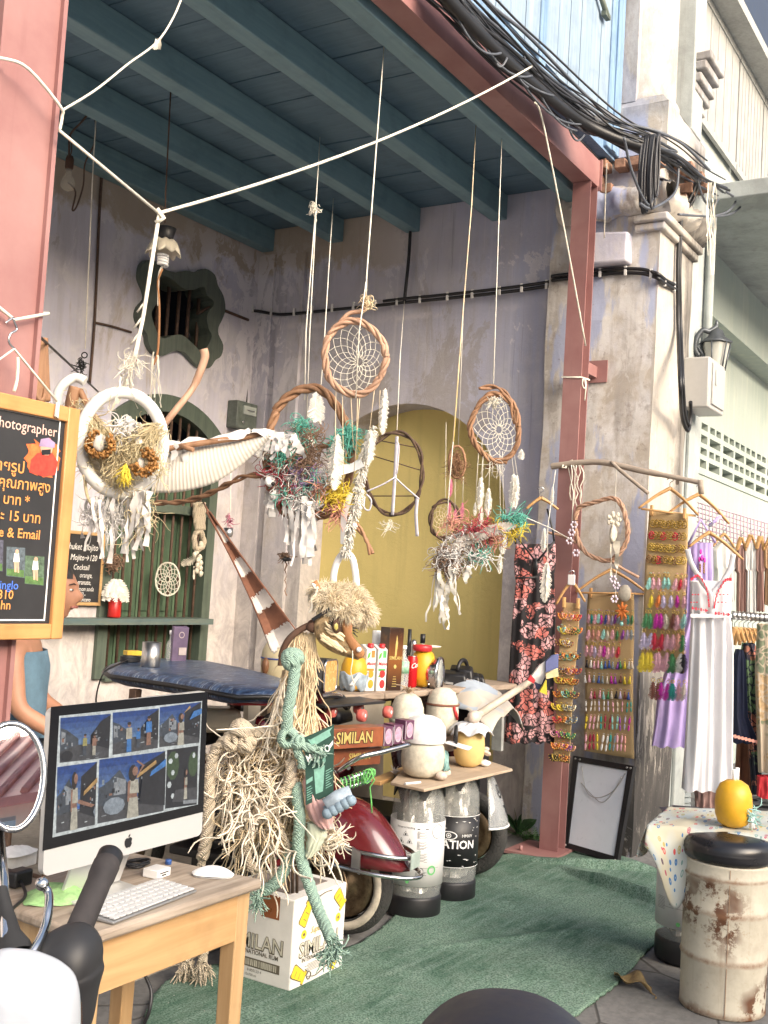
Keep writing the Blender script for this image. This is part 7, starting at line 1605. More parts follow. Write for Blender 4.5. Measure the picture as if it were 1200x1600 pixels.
def strip(mb,pts,w,sd=0,th=.0):
 """a ragged cloth ribbon"""
 r=random.Random(sd);P=[V(p)for p in pts];prev=None
 for i,p in enumerate(P):
  d=(P[min(i+1,len(P)-1)]-P[max(i-1,0)]).normalized();s=(CR-d*CR.dot(d));s=s.normalized()if s.length>.1 else CF;a=r.uniform(-1.4,1.4);s=(s*math.cos(a)+s.cross(d)*math.sin(a))*w*r.uniform(.6,1.2);cur=(mb.v(p-s),mb.v(p+s))
  if prev:mb.face([prev[0],prev[1],cur[1],cur[0]],True)
  prev=cur
def rags(mb,cx,cy,rx,n,L,w,D,sd,wob=.25):
 r=random.Random(sd)
 for i in range(n):
  x=cx+r.uniform(-rx,rx);y=cy+r.uniform(-6,6);l=L*r.uniform(.5,1.2);dx=r.uniform(-1,1)*l*wob;k=6;dd=r.uniform(-.06,.06)
  strip(mb,[at(x+dx*(j/k)+r.uniform(-2,2),y+l*j/k,D=D+dd)for j in range(k+1)],w*r.uniform(.5,1.2),i+sd)
def fuzz(mb,px,py,rx,ry,D,n,L,w,sd,drift=(0,0,-.4),curl=.5,seg=8,rz=.05):
 k=D/FPX;c=at(px,py,D=D)
 def f(r):
  while True:
   a,b,q=r.uniform(-1,1),r.uniform(-1,1),r.uniform(-1,1)
   if a*a+b*b+q*q<1:return c+CR*a*rx*k-CU*b*ry*k+CF*q*rz
 strands(mb,f,int(n*2.3),L*.75,w*.45,sd,drift,curl*1.5,seg+2,.7)
def cord(parent,pts,r=.0025,m_=None,name='string'):
 mb=MB();mb.tube(pts,r*.75,5);return mb.build(name,m_ or M_string,parent)
def joist_at(px,py):return at(px,py,Z=CEIL)
# -- ropes, wires and lamps
YR=2.36
t=thing('clothesline','white rope strung from the big red post to the cable bundle, pulled into a V','rope',at(95,200,Y=YR))
apex=at(248,333,Y=YR);m=MB();m.tube(cat([at(-30,90,Y=YR),at(8,92,Y=YR),at(45,108,Y=YR-.01),at(94,166,Y=YR-.01),at(97,182,Y=YR),at(93,204,Y=YR)],4)+[apex],.0045,8);m.tube([apex]+sag(apex,at(832,103,Y=2.28),.06,16),.0052,8);m.tube(cat([at(98,172,Y=YR),at(150,140,Y=2.6),at(200,100,Y=2.7),at(245,66,Y=2.75),at(272,25,Y=2.78),at(290,-20,Y=2.8)],5),.0038,7);m.tube([apex+V((-.01,0,.01)),apex+V((.012,-.01,-.012)),apex+V((0,.01,-.03))],.008,6);m.build('line',M_string,t)
m=MB();
for i in range(5):strip(m,[at(245+i*1.2,62,Y=2.75),at(243+i*2,70,Y=2.74),at(240+i*2.6,77,Y=2.75)],.006,i)
m.build('knot',M_string,t)
b0=joist_at(142,172);bd_=(b0-CP).dot(CF);bp=lambda x,y,dd=0:at(x,y,D=bd_+dd)
t=thing('light_bulb','bare clear bulb dangling unlit from tangled wires under the ceiling','light bulb',bp(108,284));m=MB();m.tube(cat([b0,bp(128,190),bp(110,210),bp(108,232),bp(108,250)],5),.006,6);m.tube(cat([b0,bp(149,190),bp(147,225),bp(133,255),bp(130,290),bp(120,322),bp(113,328),bp(118,300),bp(106,285)],5),.005,6);m.tube(cat([bp(110,210),bp(112,235),bp(106,252)],4),.004,5);m.build('wire',M_iron,t)
m=MB();m.lathe([(0,.07),(.018,.07),(.024,.05),(.024,.0),(.02,-.01),(0,-.01)],bp(108,262),n=16);m.build('socket',M_drkbark,t)
m=MB();m.lathe([(.018,.0),(.02,-.03),(.04,-.065),(.045,-.09),(.035,-.118),(.015,-.13),(0,-.132)],bp(108,262)-V((0,0,.01)),n=22);m.build('globe',glass('amber_glass',(.6,.53,.42),.08,.4),t)
l0=joist_at(267,137);ld=(l0-CP).dot(CF)-.05;lp=lambda x,y:at(x,y,D=ld)
t=thing('pendant_lamp','old pendant lamp with scalloped glass shade and spiral bulb hanging before the cartouche window','lamp',lp(257,400));cord(t,[l0,lp(264,200),lp(259,300),lp(258,348)],.006,M_iron,'flex')
m=MB();c=lp(259,372);m.lathe([(0,.06),(.035,.062),(.055,.055),(.04,.0),(.028,-.03),(0,-.03)],c,n=20);m.build('lamp_holder',M_black,t)
c=lp(256,388);m=MB()
def shade(u,v):
 a=2*PI*u;r=.03+.062*v**.8*(1+.12*v*math.sin(a*9));return c+V((r*math.cos(a),r*math.sin(a),.02-.05*v*v-.01*v*math.sin(a*9)+.03*math.sin(v*PI)))
m.grid(shade,72,10,True,True,False);m.build('shade',mat('milky_glass',(.55,.5,.4),.3,var=.15,scale=8),t,solid=.004)
m=MB();m.tube([c+V((.026*math.cos(i*.5),.026*math.sin(i*.5),-.03-.0013*i))for i in range(52)],.008,6);m.build('spiral_bulb',M_whiteplastic,t)
s0=joist_at(152,155);sd_=(s0-CP).dot(CF)
t=thing('black_charm','small knotted black charm hanging on a long white string before the lilac wall','charm',at(128,575,D=sd_));cord(t,[s0,at(146,250,D=sd_),at(133,545,D=sd_)],.005);cord(t,cat([s0,at(160,158,D=sd_),at(168,168,D=sd_)],4),.004)
m=MB();fuzz(m,128,568,5,10,sd_,16,.08,.006,3,(0,0,-1),.4,6,.01);m.tube(arc(at(132,555,D=sd_),.016,0,2*PI,12,CR,CU),.004,5);m.build('knot',M_black,t)
yw=YW-.012;W_=lambda x,y,o_=0:at(x,y,Y=yw-o_)
t=thing('wall_wiring','thin old brown wires running over the lilac shop front by the windows','wiring',W_(145,400));m=MB();m.tube(cat([W_(160,262),W_(155,340),W_(148,500),W_(140,600)],4),.009,6);m.tube(cat([W_(148,504),W_(175,510),W_(205,519)],4),.008,6);m.tube(cat([W_(308,490),W_(332,479),W_(350,485),W_(388,500)],5),.011,6);m.build('wire',M_iron,t)
t=thing('cable','black cable slanting from the red post to the window arch','cable',at(120,580,Y=3.4));cord(t,cat([at(60,524,Y=2.45),at(90,552,Y=2.9),at(120,580,Y=3.5),at(153,612,Y=4.2)],5),.006,M_black,'sheath')
XC=XP-.055;K_=lambda x,y,X=XC:at(x,y,X=X)
t=thing('conduit','black cable conduit with pale clips running along the party wall to the pier','conduit',K_(600,476));pth=cat([K_(383,662),K_(386,580),K_(388,500),K_(391,487),K_(402,486),K_(425,490),K_(450,491),K_(520,484),K_(600,476),K_(635,472),K_(700,466),K_(800,455),K_(863,446)],5);m=MB();m.tube(pth,.012,8);m.tube([p+V((-.01,0,.024))for p in pth[40:]],.011,7);m.build('pipe',M_black,t)
XB=PX0-.02;pth2=[at(862,438,X=XB),at(905,433,X=XB),at(960,427,X=XB),at(1000,427,X=XB),at(1018,431,X=XB),at(1030,436,Y=PY0-.02),at(1042,445,Y=PY0-.02),at(1056,452,Y=PY0-.02)];pth2=cat(pth2,5);m=MB();m.tube(pth2,.012,8);m.tube([p+V((-.008,0,.024))for p in pth2],.012,8);m.build('pipe',M_black,t)
pth3=cat([K_(641,362),K_(639,400),K_(634,450),K_(632,470)],5);m=MB();m.tube(pth3,.012,7);m.build('drop_pipe',M_black,t)
acc=0;last=None;m=None
for P in(pth,pth2):
 for a,b in zip(P,P[1:]):
  acc+=(b-a).length
  if acc>.16:acc=0;mb=MB();mb.obox(b+V((-.012,0,.01)),V((.006,0,0)),V((0,.009,0)),V((0,0,.03)),.002);mb.build('clip',M_cloth_w,t)
mp_=W_(372,650);t=thing('meter_box','small grey electricity meter box with glass front on the lilac wall','meter',mp_);m=MB();x0,x1,z0,z1=W_(356,650).x,W_(388,650).x,W_(372,672).z,W_(372,629).z;m.box((x0,YW-.1,z0),(x1,YW,z1),.008);m.build('case',mat('grey_green_case',(.12,.14,.12),.5,var=.4),t)
m=MB();m.box((x0+.06,YW-.115,z0+.11),(x1-.03,YW-.1,z1-.03),.004);m.build('window',glass('meter_glass',(.6,.65,.6),.05,.6),t);m=MB();m.box((x0+.09,YW-.125,z0+.14),(x1-.06,YW-.1155,z1-.06),.003);m.lathe([(0,0),(.012,0),(.012,.01),(0,.01)],(x0+.07,YW-.1,z0+.05),(0,-1,0),10);m.build('dial',M_chrome,t)
t=thing('cable_bundle','sagging bundle of black overhead cables with a hanging coil at the pier','cables',at(930,205,Y=2.3));r_=random.Random(21)
ctl=[((680,-25),2.34),((735,35),2.34),((790,90),2.34),((850,142),2.34),((900,180),2.32),((950,205),2.2),((1000,222),2.05),((1050,248),1.98),((1090,278),1.98),((1128,298),1.98)]
mbs=[MB(),MB(),MB()]
for i in range(46):
 ox,oy,oz=r_.gauss(0,.045),r_.gauss(0,.05),abs(r_.gauss(0,.06));pts=[]
 for k,((x,y),Y_)in enumerate(ctl):pts.append(at(x,y,Y=Y_)+V((r_.gauss(0,.012),ox*.7+r_.gauss(0,.01),oz*(1 if k<5 else .6)+r_.gauss(0,.014)-.02)))
 e=r_.randint(0,3);pts=pts[:len(pts)-e]if e else pts;mbs[i%3].tube(cat(pts,5),r_.choice((.004,.005,.006,.009)),6)
mbs[0].tube(cat([at(x,y,Y=Y_)+V((0,-.03,-.04))for(x,y),Y_ in ctl[:7]],5),.03,9)
for i in range(9):
 a,b=r_.uniform(700,900),r_.uniform(20,120);p,q=at(a,a*.85-600+r_.uniform(-10,20),Y=2.33),at(a+b,(a+b)*.85-590+r_.uniform(0,30),Y=2.28);mbs[1].tube(sag(p,q,r_.uniform(.02,.1),10),.006,5)
c0_=at(1012,212,Y=2.0)
for i in range(11):
 w,h,dy=r_.uniform(.05,.11),r_.uniform(.3,.46),r_.uniform(-.06,.03);mbs[2].tube(cat([c0_+V((0,dy,0)),c0_+V((-w*.35,dy-.0,-h*.5)),c0_+V((-w*.1,dy,-h)),c0_+V((w*.5,dy,-h*.93)),c0_+V((w*.6,dy,-h*.4)),c0_+V((.02,dy,.01))],5),.0075,6)
for pts in([(975,215),(985,260),(1000,300),(1013,320),(1020,310)],[(1060,255),(1055,300),(1020,325),(1000,318)],[(1088,270),(1095,300),(1110,325),(1122,312)],[(1135,300),(1150,312),(1138,330),(1115,338)],[(1160,298),(1172,302),(1150,330),(1120,338),(1060,335)]):
 mbs[1].tube(cat([at(x,y,Y=1.97)for x,y in pts],6),.008,6)
for mb,c in zip(mbs,((.012,.012,.014),(.09,.1,.12),(.03,.03,.035))):mb.build('cables',mat('cable_sheath_%s'%('black','grey','dark')[mbs.index(mb)],c,.45,var=.3),t)
m=MB();m.tube(cat([at(1090,280,Y=2.0),at(1078,310,Y=2.04),at(1062,330,Y=2.08),at(1061,360,Y=PY0-.03),at(1059,430,Y=PY0-.03),at(1060,520,Y=PY0-.04),at(1063,600,Y=PY0-.18),at(1066,650,Y=PY0-.1),at(1075,673,Y=PY0-.1),at(1079,650,Y=PY0-.1),at(1079,628,Y=PY0-.12)],6),.013,7);m.tube(cat([at(1094,282,Y=2.0),at(1082,315,Y=2.04),at(1066,335,Y=2.08),at(1064,365,Y=PY0-.04),at(1062,430,Y=PY0-.04),at(1064,520,Y=PY0-.05),at(1067,600,Y=PY0-.18),at(1071,650,Y=PY0-.1),at(1077,665,Y=PY0-.1)],6),.012,7);m.build('down_cable',M_black,t)
m=MB()
for i in range(7):x=1105+i*2.2;strip(m,[at(x+r_.uniform(-3,3),285+j*(14+5*(i%3)),Y=1.93)for j in range(7)],.005,i)
m.tube(cat([at(836,160,Y=2.3),at(848,190,Y=2.36),at(880,350,Y=2.38),at(915,540,Y=2.4)],5),.005,5);m.tube(cat([at(948,255,Y=2.3),at(945,330,Y=2.35),at(944,372,Y=2.4)],4),.004,5);m.build('loose_string',M_string,t)
m=MB();zt_=at(900,585,Y=2.45).z;hh_=.064;m.tube([(RPX-hh_,RPY-hh_,zt_),(RPX+hh_,RPY-hh_,zt_+.01),(RPX+hh_,RPY+hh_,zt_),(RPX-hh_,RPY+hh_,zt_+.01)],.005,5,closed=True);c=V((RPX-.03,RPY-hh_-.004,zt_));m.tube(arc(c-V((0,0,.03)),.03,0,2*PI,12,(1,0,0),(0,0,1)),.0045,5);m.tube([c,c-V((-.03,0,.05)),c-V((-.02,0,.13))],.0045,5);tag(m.build('post_tie',M_string),'white string bow tied round the slim red post','string')
bx0,bx1,bz0,bz1=6.95,7.33,at(1075,625,Y=1.98).z,at(1075,540,Y=1.98).z;t=thing('electric_box','grey metal electric box fixed to the pier edge by the street lantern','electric box',(7.1,1.98,bz0));m=MB();m.box((bx0,1.93,bz0),(bx1,2.1,bz1),.012);m.build('case',mat('grey_enamel',(.42,.41,.39),.4,var=.06),t);m=MB();m.box((bx0+.06,1.918,bz0+.03),(bx1-.03,1.93,bz1-.03),.004);m.box((bx0+.1,1.91,bz0+.16),(bx0+.125,1.918,bz0+.26),.003);m.build('door',MC['grey_enamel'],t)
LD=(V((7.5,1.75,3.3))-CP).dot(CF);lt=lambda x,y:at(x,y,D=LD);t=thing('wall_lantern','dark metal wall lantern with frosted glass on a scrolled bracket','lantern',lt(1118,595));M_lan=mat('lantern_metal',(.1,.11,.12),.45,.6,.3)
ca=lt(1118,540);m=MB();m.lathe([(0,.16),(.008,.15),(.016,.125),(.008,.11),(.02,.1),(.045,.08),(.06,.04),(.11,.005),(.115,-.005),(.1,-.008)],ca+V((0,0,.02)),n=6);m.lathe([(.062,-.2),(.066,-.215),(.05,-.235),(.03,-.25),(.022,-.27),(.05,-.285),(.05,-.295),(.015,-.31),(.02,-.33),(0,-.37)],ca+V((0,0,.0)),n=12)
for i in range(6):a=2*PI*i/6+.0;m.tube([ca+V((.1*math.cos(a),.1*math.sin(a),.012)),ca+V((.063*math.cos(a),.063*math.sin(a),-.2))],.006,5)
m.build('cap_and_cage',M_lan,t);m=MB();m.lathe([(.094,.01),(.058,-.2)],ca,n=6);m.build('glass',mat('frosted_glass',(.42,.42,.38),.5,var=.1),t)
m=MB();m.tube(cat([ca+V((0,.0,.13)),lt(1108,518),lt(1098,516),lt(1089,528),lt(1086,545),lt(1092,556)],6),.018,8);m.tube(cat([lt(1088,540),lt(1102,560),lt(1107,575),lt(1101,584),lt(1096,580)],6),.014,8);m.bar(lt(1085,520)+V((0,.1,0)),lt(1084,585)+V((0,.1,0)),.05,.03,(1,0,0));m.build('bracket',M_lan,t)
# -- hanging pieces in the arcade
D1=(apex-CP).dot(CF)+.02
t=thing('owl_hoop','large white hoop with a straw owl face, amber eyes and white rag fringe','wall hanging',at(190,775,D=D1));m=MB();m.tube(hoop_pts(190,692,65,79,D1,40,.0,0,.05),.0195,10,closed=True);m.build('hoop',mat('white_pipe',(.72,.71,.68),.35,var=.08),t)
m=MB();m.tube(cat([at(94,640,D=D1+.05),at(90,618,D=D1+.05),at(100,600,D=D1+.05),at(118,590,D=D1+.06),at(133,596,D=D1+.06)],6),.015,9);m.build('small_hoop',MC['white_pipe'],t)
m=MB()
def owl(u,v):
 a=2*PI*u;r=v;q=at(190+58*r*math.cos(a),716+52*r*math.sin(a),D=D1+.03+.05*(1-r*r));return q+CF*.014*mnoise.noise(V((math.cos(a)*r*6,math.sin(a)*r*6,3)))
m.grid(owl,40,10,True,True,False);m.build('cloth_face',mat('cream_gauze',(.68,.62,.52),.95,var=.25,scale=14),t,solid=.003)
m=MB()
def sw(x,y,rx,ry,n,L,d,sd,curl=.12):fuzz(m,x,y,rx,ry,D1-.03,n,L,.0022,sd,d,curl,9,.02)
dl=CR*.75-CU*.6;dr_=-CR*.8-CU*.45
sw(140,662,22,18,60,.13,dl,1);sw(165,682,22,16,70,.12,dl,2);sw(245,672,22,14,60,.13,dr_,3);sw(222,694,20,12,60,.11,dr_,4);sw(190,712,16,14,70,.1,-CU,5,.2);sw(185,745,24,14,50,.08,-CU+CR*.2,6,.25);sw(130,705,8,26,30,.09,-CU+CR*.3,7,.2);sw(250,720,8,24,26,.08,-CU-CR*.3,8,.2)
fuzz(m,122,640,18,22,D1+.0,40,.14,.0022,8,(.5,0,-.4),.4,9,.03);m.build('straw_face',M_rawst,t)
m=MB();r_=random.Random(3)
for cx,cy,R0,R1,a0,a1 in((157,694,13,24,-.9,4.6),(224,722,9,24,-1.7,2.9)):
 for i in range(200):
  a=r_.uniform(a0,a1);rr=r_.uniform(R0,R1);p=at(cx+rr*math.cos(a),cy+rr*.95*math.sin(a),D=D1-.09+r_.uniform(-.012,.02));m.ball(p,.0075,.003,.0055,5,4,R=Euler((r_.random()*3,r_.random()*3,r_.random()*3)).to_matrix())
m.build('seed_eyes',mat('amber_seeds',(.34,.16,.04),.6,var=.7,scale=40),t)
m=MB();m.ball(at(156,692,D=D1-.08),.026,.012,.028,10,8,rough=.3);m.ball(at(220,724,D=D1-.08),.014,.01,.018,8,6);m.build('pale_pupils',mat('grey_shell',(.5,.47,.42),.7),t)
m=MB();fuzz(m,196,735,4,12,D1-.1,50,.045,.003,5,(0,0,-1),.08,5,.008);m.build('beak_tuft',M_yel_y,t)
m=MB();rags(m,170,775,34,20,95,.008,D1,5);rags(m,222,770,24,12,85,.011,D1+.02,9);fuzz(m,165,800,32,22,D1,50,.12,.0028,9,(0,0,-1),.3,8,.03);fuzz(m,195,670,20,14,D1-.02,30,.1,.004,12,(.2,0,-.2),.5,8,.03);rags(m,205,655,18,8,30,.018,D1,17,.6);m.build('rag_fringe',M_cloth_w,t)
m=MB();fuzz(m,218,800,24,40,D1,34,.12,.002,19,(0,0,-.6),.4,9,.03);m.tube(cat([at(132,722,D=D1-.02),at(135,770,D=D1-.03),at(150,800,D=D1-.03),at(165,830,D=D1-.03)],5),.005,6);m.build('straw_fringe',M_rawst,t)
m=MB();strip(m,[at(214,780+i*8,D=D1)for i in range(6)],.008,3);strip(m,[at(210+i,545+i*9,D=D1)for i in range(4)],.006,3);m.build('red_thread',M_red_y,t)
m=MB();m.tube([apex,at(222,500,D=D1),at(207,565,D=D1),at(203,612,D=D1)],.0045,5);m.tube([apex+V((.006,0,0)),at(226,490,D=D1),at(212,560,D=D1),at(190,612,D=D1)],.004,5);rags(m,198,590,10,8,45,.004,D1,4,.7);fuzz(m,207,560,9,14,D1,26,.09,.0025,4,(0,0,-1),.3,7,.02)
for k in(480,505,530):m.tube([at(226-(k-480)*.2,k-8,D=D1),at(214-(k-480)*.2,k+8,D=D1)],.0035,4)
m.build('string',M_string,t)
m=MB();m.tube(cat([at(110,655,D=D1+.02),at(112,630,D=D1),at(118,605,D=D1)],4),.02,7);m.tube(cat([at(125,610,D=D1),at(140,640,D=D1-.02),at(155,660,D=D1-.02)],5),.01,6);m.build('driftwood',M_vine,t)
t=thing('branch','thin curved bare branch rising out of the white hoop','branch',at(262,655,D=3.5));m=MB();m.tube(cat([at(256,664,D=3.45),at(275,640,D=3.45),at(300,608,D=3.5),at(313,580,D=3.5),at(320,558,D=3.5),at(318,546,D=3.5)],5),[.011]*12+[.013]*8+[.014]*6,7);m.build('wood',M_vinel,t)
so=joist_at(262,340)if False else at(246,405,D=ld);t2=thing('string_tassel','twisted rag string tied beneath the pendant lamp','string',at(242,640,D=ld));m=MB();m.tube(cat([at(254,420,D=ld),at(247,440,D=ld),at(249,485,D=ld),at(247,545,D=ld),at(240,570,D=ld)],5),.007,5);m.build('cord',M_drift,t2);m=MB();m.tube(cat([at(255,415,D=ld),at(248,430,D=ld),at(247,478,D=ld)],5),.006,5);rags(m,242,555,5,9,75,.005,ld,3,.1);m.build('rags',M_string,t2)
D2=3.75;t=thing('gauze_fan','pleated white gauze hung like a wing below the pole','gauze',at(330,760,D=D2));m=MB()
top=cat([at(x,y,D=D2+.04)for x,y in((255,700),(300,694),(360,690),(422,676))],10);bot=cat([at(x,y,D=D2)for x,y in((236,770),(285,768),(340,752),(390,716),(424,682))],8)
def gz(u,v):
 lk=lambda A_,q:(lambda i:A_[i].lerp(A_[min(i+1,len(A_)-1)],q*(len(A_)-1)-i))(min(len(A_)-1,int(q*(len(A_)-1))));a,b=lk(top,u),lk(bot,u);return a.lerp(b,v)+CF*(-.03*math.sin(v*PI))
m.grid(gz,240,14,True,False,True);gm=NT('ivory_gauze');gw=gm.wave(gm.mapv(gm.uv(),(1,.06,1)),11,1.5,3,'X');gm.set(gm.mix(gw,(.5,.46,.4),(.62,.58,.52)),.95);gm.bump(gw,.25,.004);m.build('gauze',gm.m,t,solid=.002)
m=MB();m.tube(cat([at(258,702,D=D2-.03),at(330,690,D=D2),at(430,676,D=D2+.03)],6),.011,7);m.tube([at(281,697,D=D2-.05),at(302,703,D=D2-.08)],.008,7);m.build('pole',M_vine,t)
m=MB();strip(m,cat([at(262,694,D=D2-.02),at(310,688,D=D2),at(370,680,D=D2),at(395,672,D=D2),at(428,680,D=D2)],4),.016,3);rags(m,268,690,14,10,30,.012,D2,6,.5);rags(m,440,680,20,12,34,.014,D2,8,.7);m.build('white_rag',M_cloth_w,t)
D3=4.0;t=thing('yarn_hoop','big twisted vine hoop filled with coloured yarn, rags and feathers','wall hanging',at(480,812,D=D3));m=MB();twisted(m,hoop_pts(481,708,67,100,D3,16,.05,1),.017,6,6,True,3);twisted(m,[at(468,760,D=D3-.02),at(495,805,D=D3-.02),at(530,805,D=D3-.02),at(558,822,D=D3),at(573,845,D=D3),at(580,866,D=D3)],.012,6);twisted(m,[at(415,742,D=D3),at(380,745,D=D3),at(340,765,D=D3+.05),at(295,782,D=D3+.1),at(240,786,D=D3+.15)],.012,7);m.tube([at(495,700,D=D3),at(512,696,D=D3),at(520,690,D=D3)],.01,6);m.build('vine',M_vine,t)
for mt,nm,lst in((M_teal_y,'teal_yarn',((445,700,14,18,90),(470,665,10,16,50),(545,672,14,10,50),(490,745,20,14,50),(530,690,8,16,30),(450,760,10,8,20))),(M_cloth_w,'white_yarn',((455,735,28,14,80),(470,770,18,25,60),(500,742,20,14,50))),(M_red_y,'red_yarn',((440,738,10,12,40),(452,762,6,12,25),(425,735,8,5,16))),(M_brn_y,'brown_yarn',((480,690,12,26,90),(470,720,14,12,40),(430,690,10,10,25))),(M_yel_y,'yellow_yarn',((515,762,20,9,110),(528,772,12,6,50))),(M_pink_y,'coral_yarn',((500,755,12,8,50),(528,792,12,8,30))),(M_pur_y,'purple_yarn',((478,730,14,6,40),(486,748,10,5,25)))):
 m=MB()
 for x,y,rx,ry,n in lst:fuzz(m,x,y,rx,ry,D3-.05,n,.1 if mt is not M_brn_y else .14,.0032,int(x+y),(.5,0,-.5)if mt is M_yel_y else(.0,0,-.9),.35,7,.04)
 m.build(nm,mt,t)
m=MB();rags(m,470,790,26,16,80,.011,D3-.03,31,.15);rags(m,428,770,8,5,34,.02,D3-.03,33,.3);rags(m,482,780,8,4,85,.02,D3-.04,35,.05);rags(m,430,690,30,8,20,.03,D3-.03,37,1.2);m.tube([at(467,800,D=D3),at(455,820,D=D3),at(450,860,D=D3)],.003,4);m.build('rag_strips',M_cloth_w,t)
m=MB();m.ball(at(424,752,D=D3-.07),.035,.015,.022,12,8,rough=.15);m.build('bird_face',M_whiteplastic,t);m=MB();m.ball(at(427,756,D=D3-.09),.01,.006,.008,8,6);m.ball(at(448,674*1.0+200,D=D3-.0),.026,.012,.008,10,6);m.build('bird_eye',M_black,t)
m=MB();feather(m,at(494,612,D=D3-.06),.11,.026,(0,0,-1),3,18);feather(m,at(500,618,D=D3-.06),.1,.02,(.1,0,-1),5,16);feather(m,at(440,690,D=D3-.06),.1,.03,CR*-.5+V((0,0,-.3)),7);feather(m,at(415,678,D=D3-.06),.1,.025,-CR-CU*.1,8);feather(m,at(440,682,D=D3-.07),.12,.024,CR*.9-CU*.15,9);m.build('feather',M_feather,t)
j3=joist_at(500,215);cord(t,[j3,at(493,330,D=D3+.3),at(478,520,D=D3+.05),at(476,625,D=D3)],.0035);cord(t,[at(494,330,D=D3+.2),at(484,520,D=D3+.05),at(478,690,D=D3)],.003);m=MB();fuzz(m,491,325,4,9,D3+.25,22,.05,.003,4,(0,0,-.6),.5,6,.01);m.build('knot',M_string,t)
j3b=at(521,310,Z=CEIL);cord(t,[j3b,at(515,400,D=D3+.35),at(505,560,D=D3+.1),at(500,620,D=D3)],.003)
m=MB();fuzz(m,445,868,7,5,D3,20,.04,.004,3,(.2,0,-.3),.5,6,.015);strip(m,[at(445+(i%2)*3,875+i*8,D=D3)for i in range(8)],.004,3);m.build('hanging_tuft',M_pinkf if False else M_brn_y,t)
D4=3.9;t=thing('dreamcatcher','large oval vine dreamcatcher with fine web high in front of the yellow arch','dreamcatcher',at(555,620,D=D4));m=MB();twisted(m,hoop_pts(554,559,48,56,D4,14,.04,2),.0135,6,6,True,3,1);m.tube(cat([at(530,505,D=D4),at(545,490,D=D4),at(568,485,D=D4),at(573,470,D=D4)],5),.008,6);m.build('vine',M_vinel,t);m=MB();web(m,556,560,44,52,D4,15,6,.0013,.5,(6,6));m.build('web',M_string,t)
m=MB();fuzz(m,573,470,5,10,D4,26,.06,.003,5,(0,0,-.4),.5,6,.015);m.build('raffia_knot',M_fibre,t)
j4=at(601,62,Z=CEIL);cord(t,[j4,at(588,230,D=D4+.25),at(573,430,D=D4+.02),at(572,460,D=D4)],.004);cord(t,[at(572,440,D=D4-.02),at(561,520,D=D4-.03),at(556,622,D=D4-.02)],.0032)
for x0,x1,y in((525,523,760),(535,537,770),(548,552,700),(559,556,720),(563,553,740),(585,570,735),(594,590,690)):cord(t,[at(x0,610,D=D4),at(x1,y,D=D4)],.0018,M_fibre)
for x,y,L,w,s_ in((602,607,.165,.018,1),(528,678,.2,.028,3),(580,672,.12,.02,5),(555,745,.0,.0,6)):
 if L:m=MB();feather(m,at(x,y,D=D4-.02),L,w,(0,0,-1),s_,26);feather(m,at(x-2,y+3,D=D4-.03),L*.93,w*.9,(-.05,0,-1),s_+9,24,CF);m.build('feather',M_feather,t)
t=thing('feather_boa','long white fluffy feather boa twisting down to the fur hat','boa',at(545,860,D=3.95));m=MB();bp_=cat([at(582,672,D=3.95),at(572,705,D=3.95),at(563,745,D=3.95),at(558,785,D=3.95),at(548,820,D=3.95),at(541,862,D=3.95)],8);r_=random.Random(5)
for p in bp_:
 for k in range(26):d=V((r_.gauss(0,1),r_.gauss(0,1),r_.gauss(0,1)-.5)).normalized();m.tube([p,p+d*.017,p+d*.026+V((0,0,-.008))],[.0035,.003,.001],3,cap=False)
m.build('down',M_feather,t);m=MB();strip(m,[at(548,770,D=3.93),at(538,800,D=3.93),at(534,850,D=3.93)],.02,4);strip(m,[at(530,735,D=3.93),at(552,730,D=3.93),at(566,722,D=3.93)],.02,5);m.tube(cat([at(521,925,D=3.98),at(522,895,D=3.98),at(530,872,D=3.98),at(541,864,D=3.98),at(551,874,D=3.98),at(556,900,D=3.98),at(557,925,D=3.98)],6),.0125,9);m.build('white_pipe_loop',M_whiteplastic,t)
D5=4.7;t=thing('peace_hoop','dark twig hoop with a peace sign of white cloth strips','wall hanging',at(617,805,D=D5));m=MB();twisted(m,hoop_pts(616,740,45,64,D5,14,.03,4),.011,5,6,True,2,2);m.tube([at(582,712,D=D5),at(658,735,D=D5)],.0025,4);m.tube([at(575,685,D=D5),at(655,700,D=D5)],.0025,4);m.tube([at(575,775,D=D5),at(655,775,D=D5)],.0025,4);m.build('twig',M_twig,t)
m=MB()
for pts in([(620,682),(619,705),(617,745),(613,805)],[(617,746),(598,757),(573,768)],[(617,746),(632,760),(655,780)],[(652,778),(650,805),(652,838)],[(620,690),(623,700),(620,740)],[(572,772),(580,782),(577,797),(569,793),(570,776)]):m.tube(cat([at(x,y,D=D5-.015)for x,y in pts],5),.0085,6,flat=.45)
m.build('cloth_sign',M_lilac_c,t);m=MB();fuzz(m,610,815,4,6,D5,12,.08,.002,4,(0,0,-1),.2,7,.01);m.build('tassel',M_string,t);cord(t,[at(632,470,X=6.42),at(625,560,D=D5+.1),at(620,680,D=D5)],.0028)
t=thing('ring_dreamcatcher','small dark twig ring dreamcatcher against the yellow arch','dreamcatcher',at(697,842,D=6.2));m=MB();twisted(m,hoop_pts(695,812,23,29,6.2,12,.03,1),.014,5,5,True,2);m.build('twig',M_twig,t);m=MB();web(m,695,812,20,26,6.2,11,5,.0016);m.build('web',M_fibre,t);cord(t,[at(697,660,D=6.3),at(696,784,D=6.2)],.002)
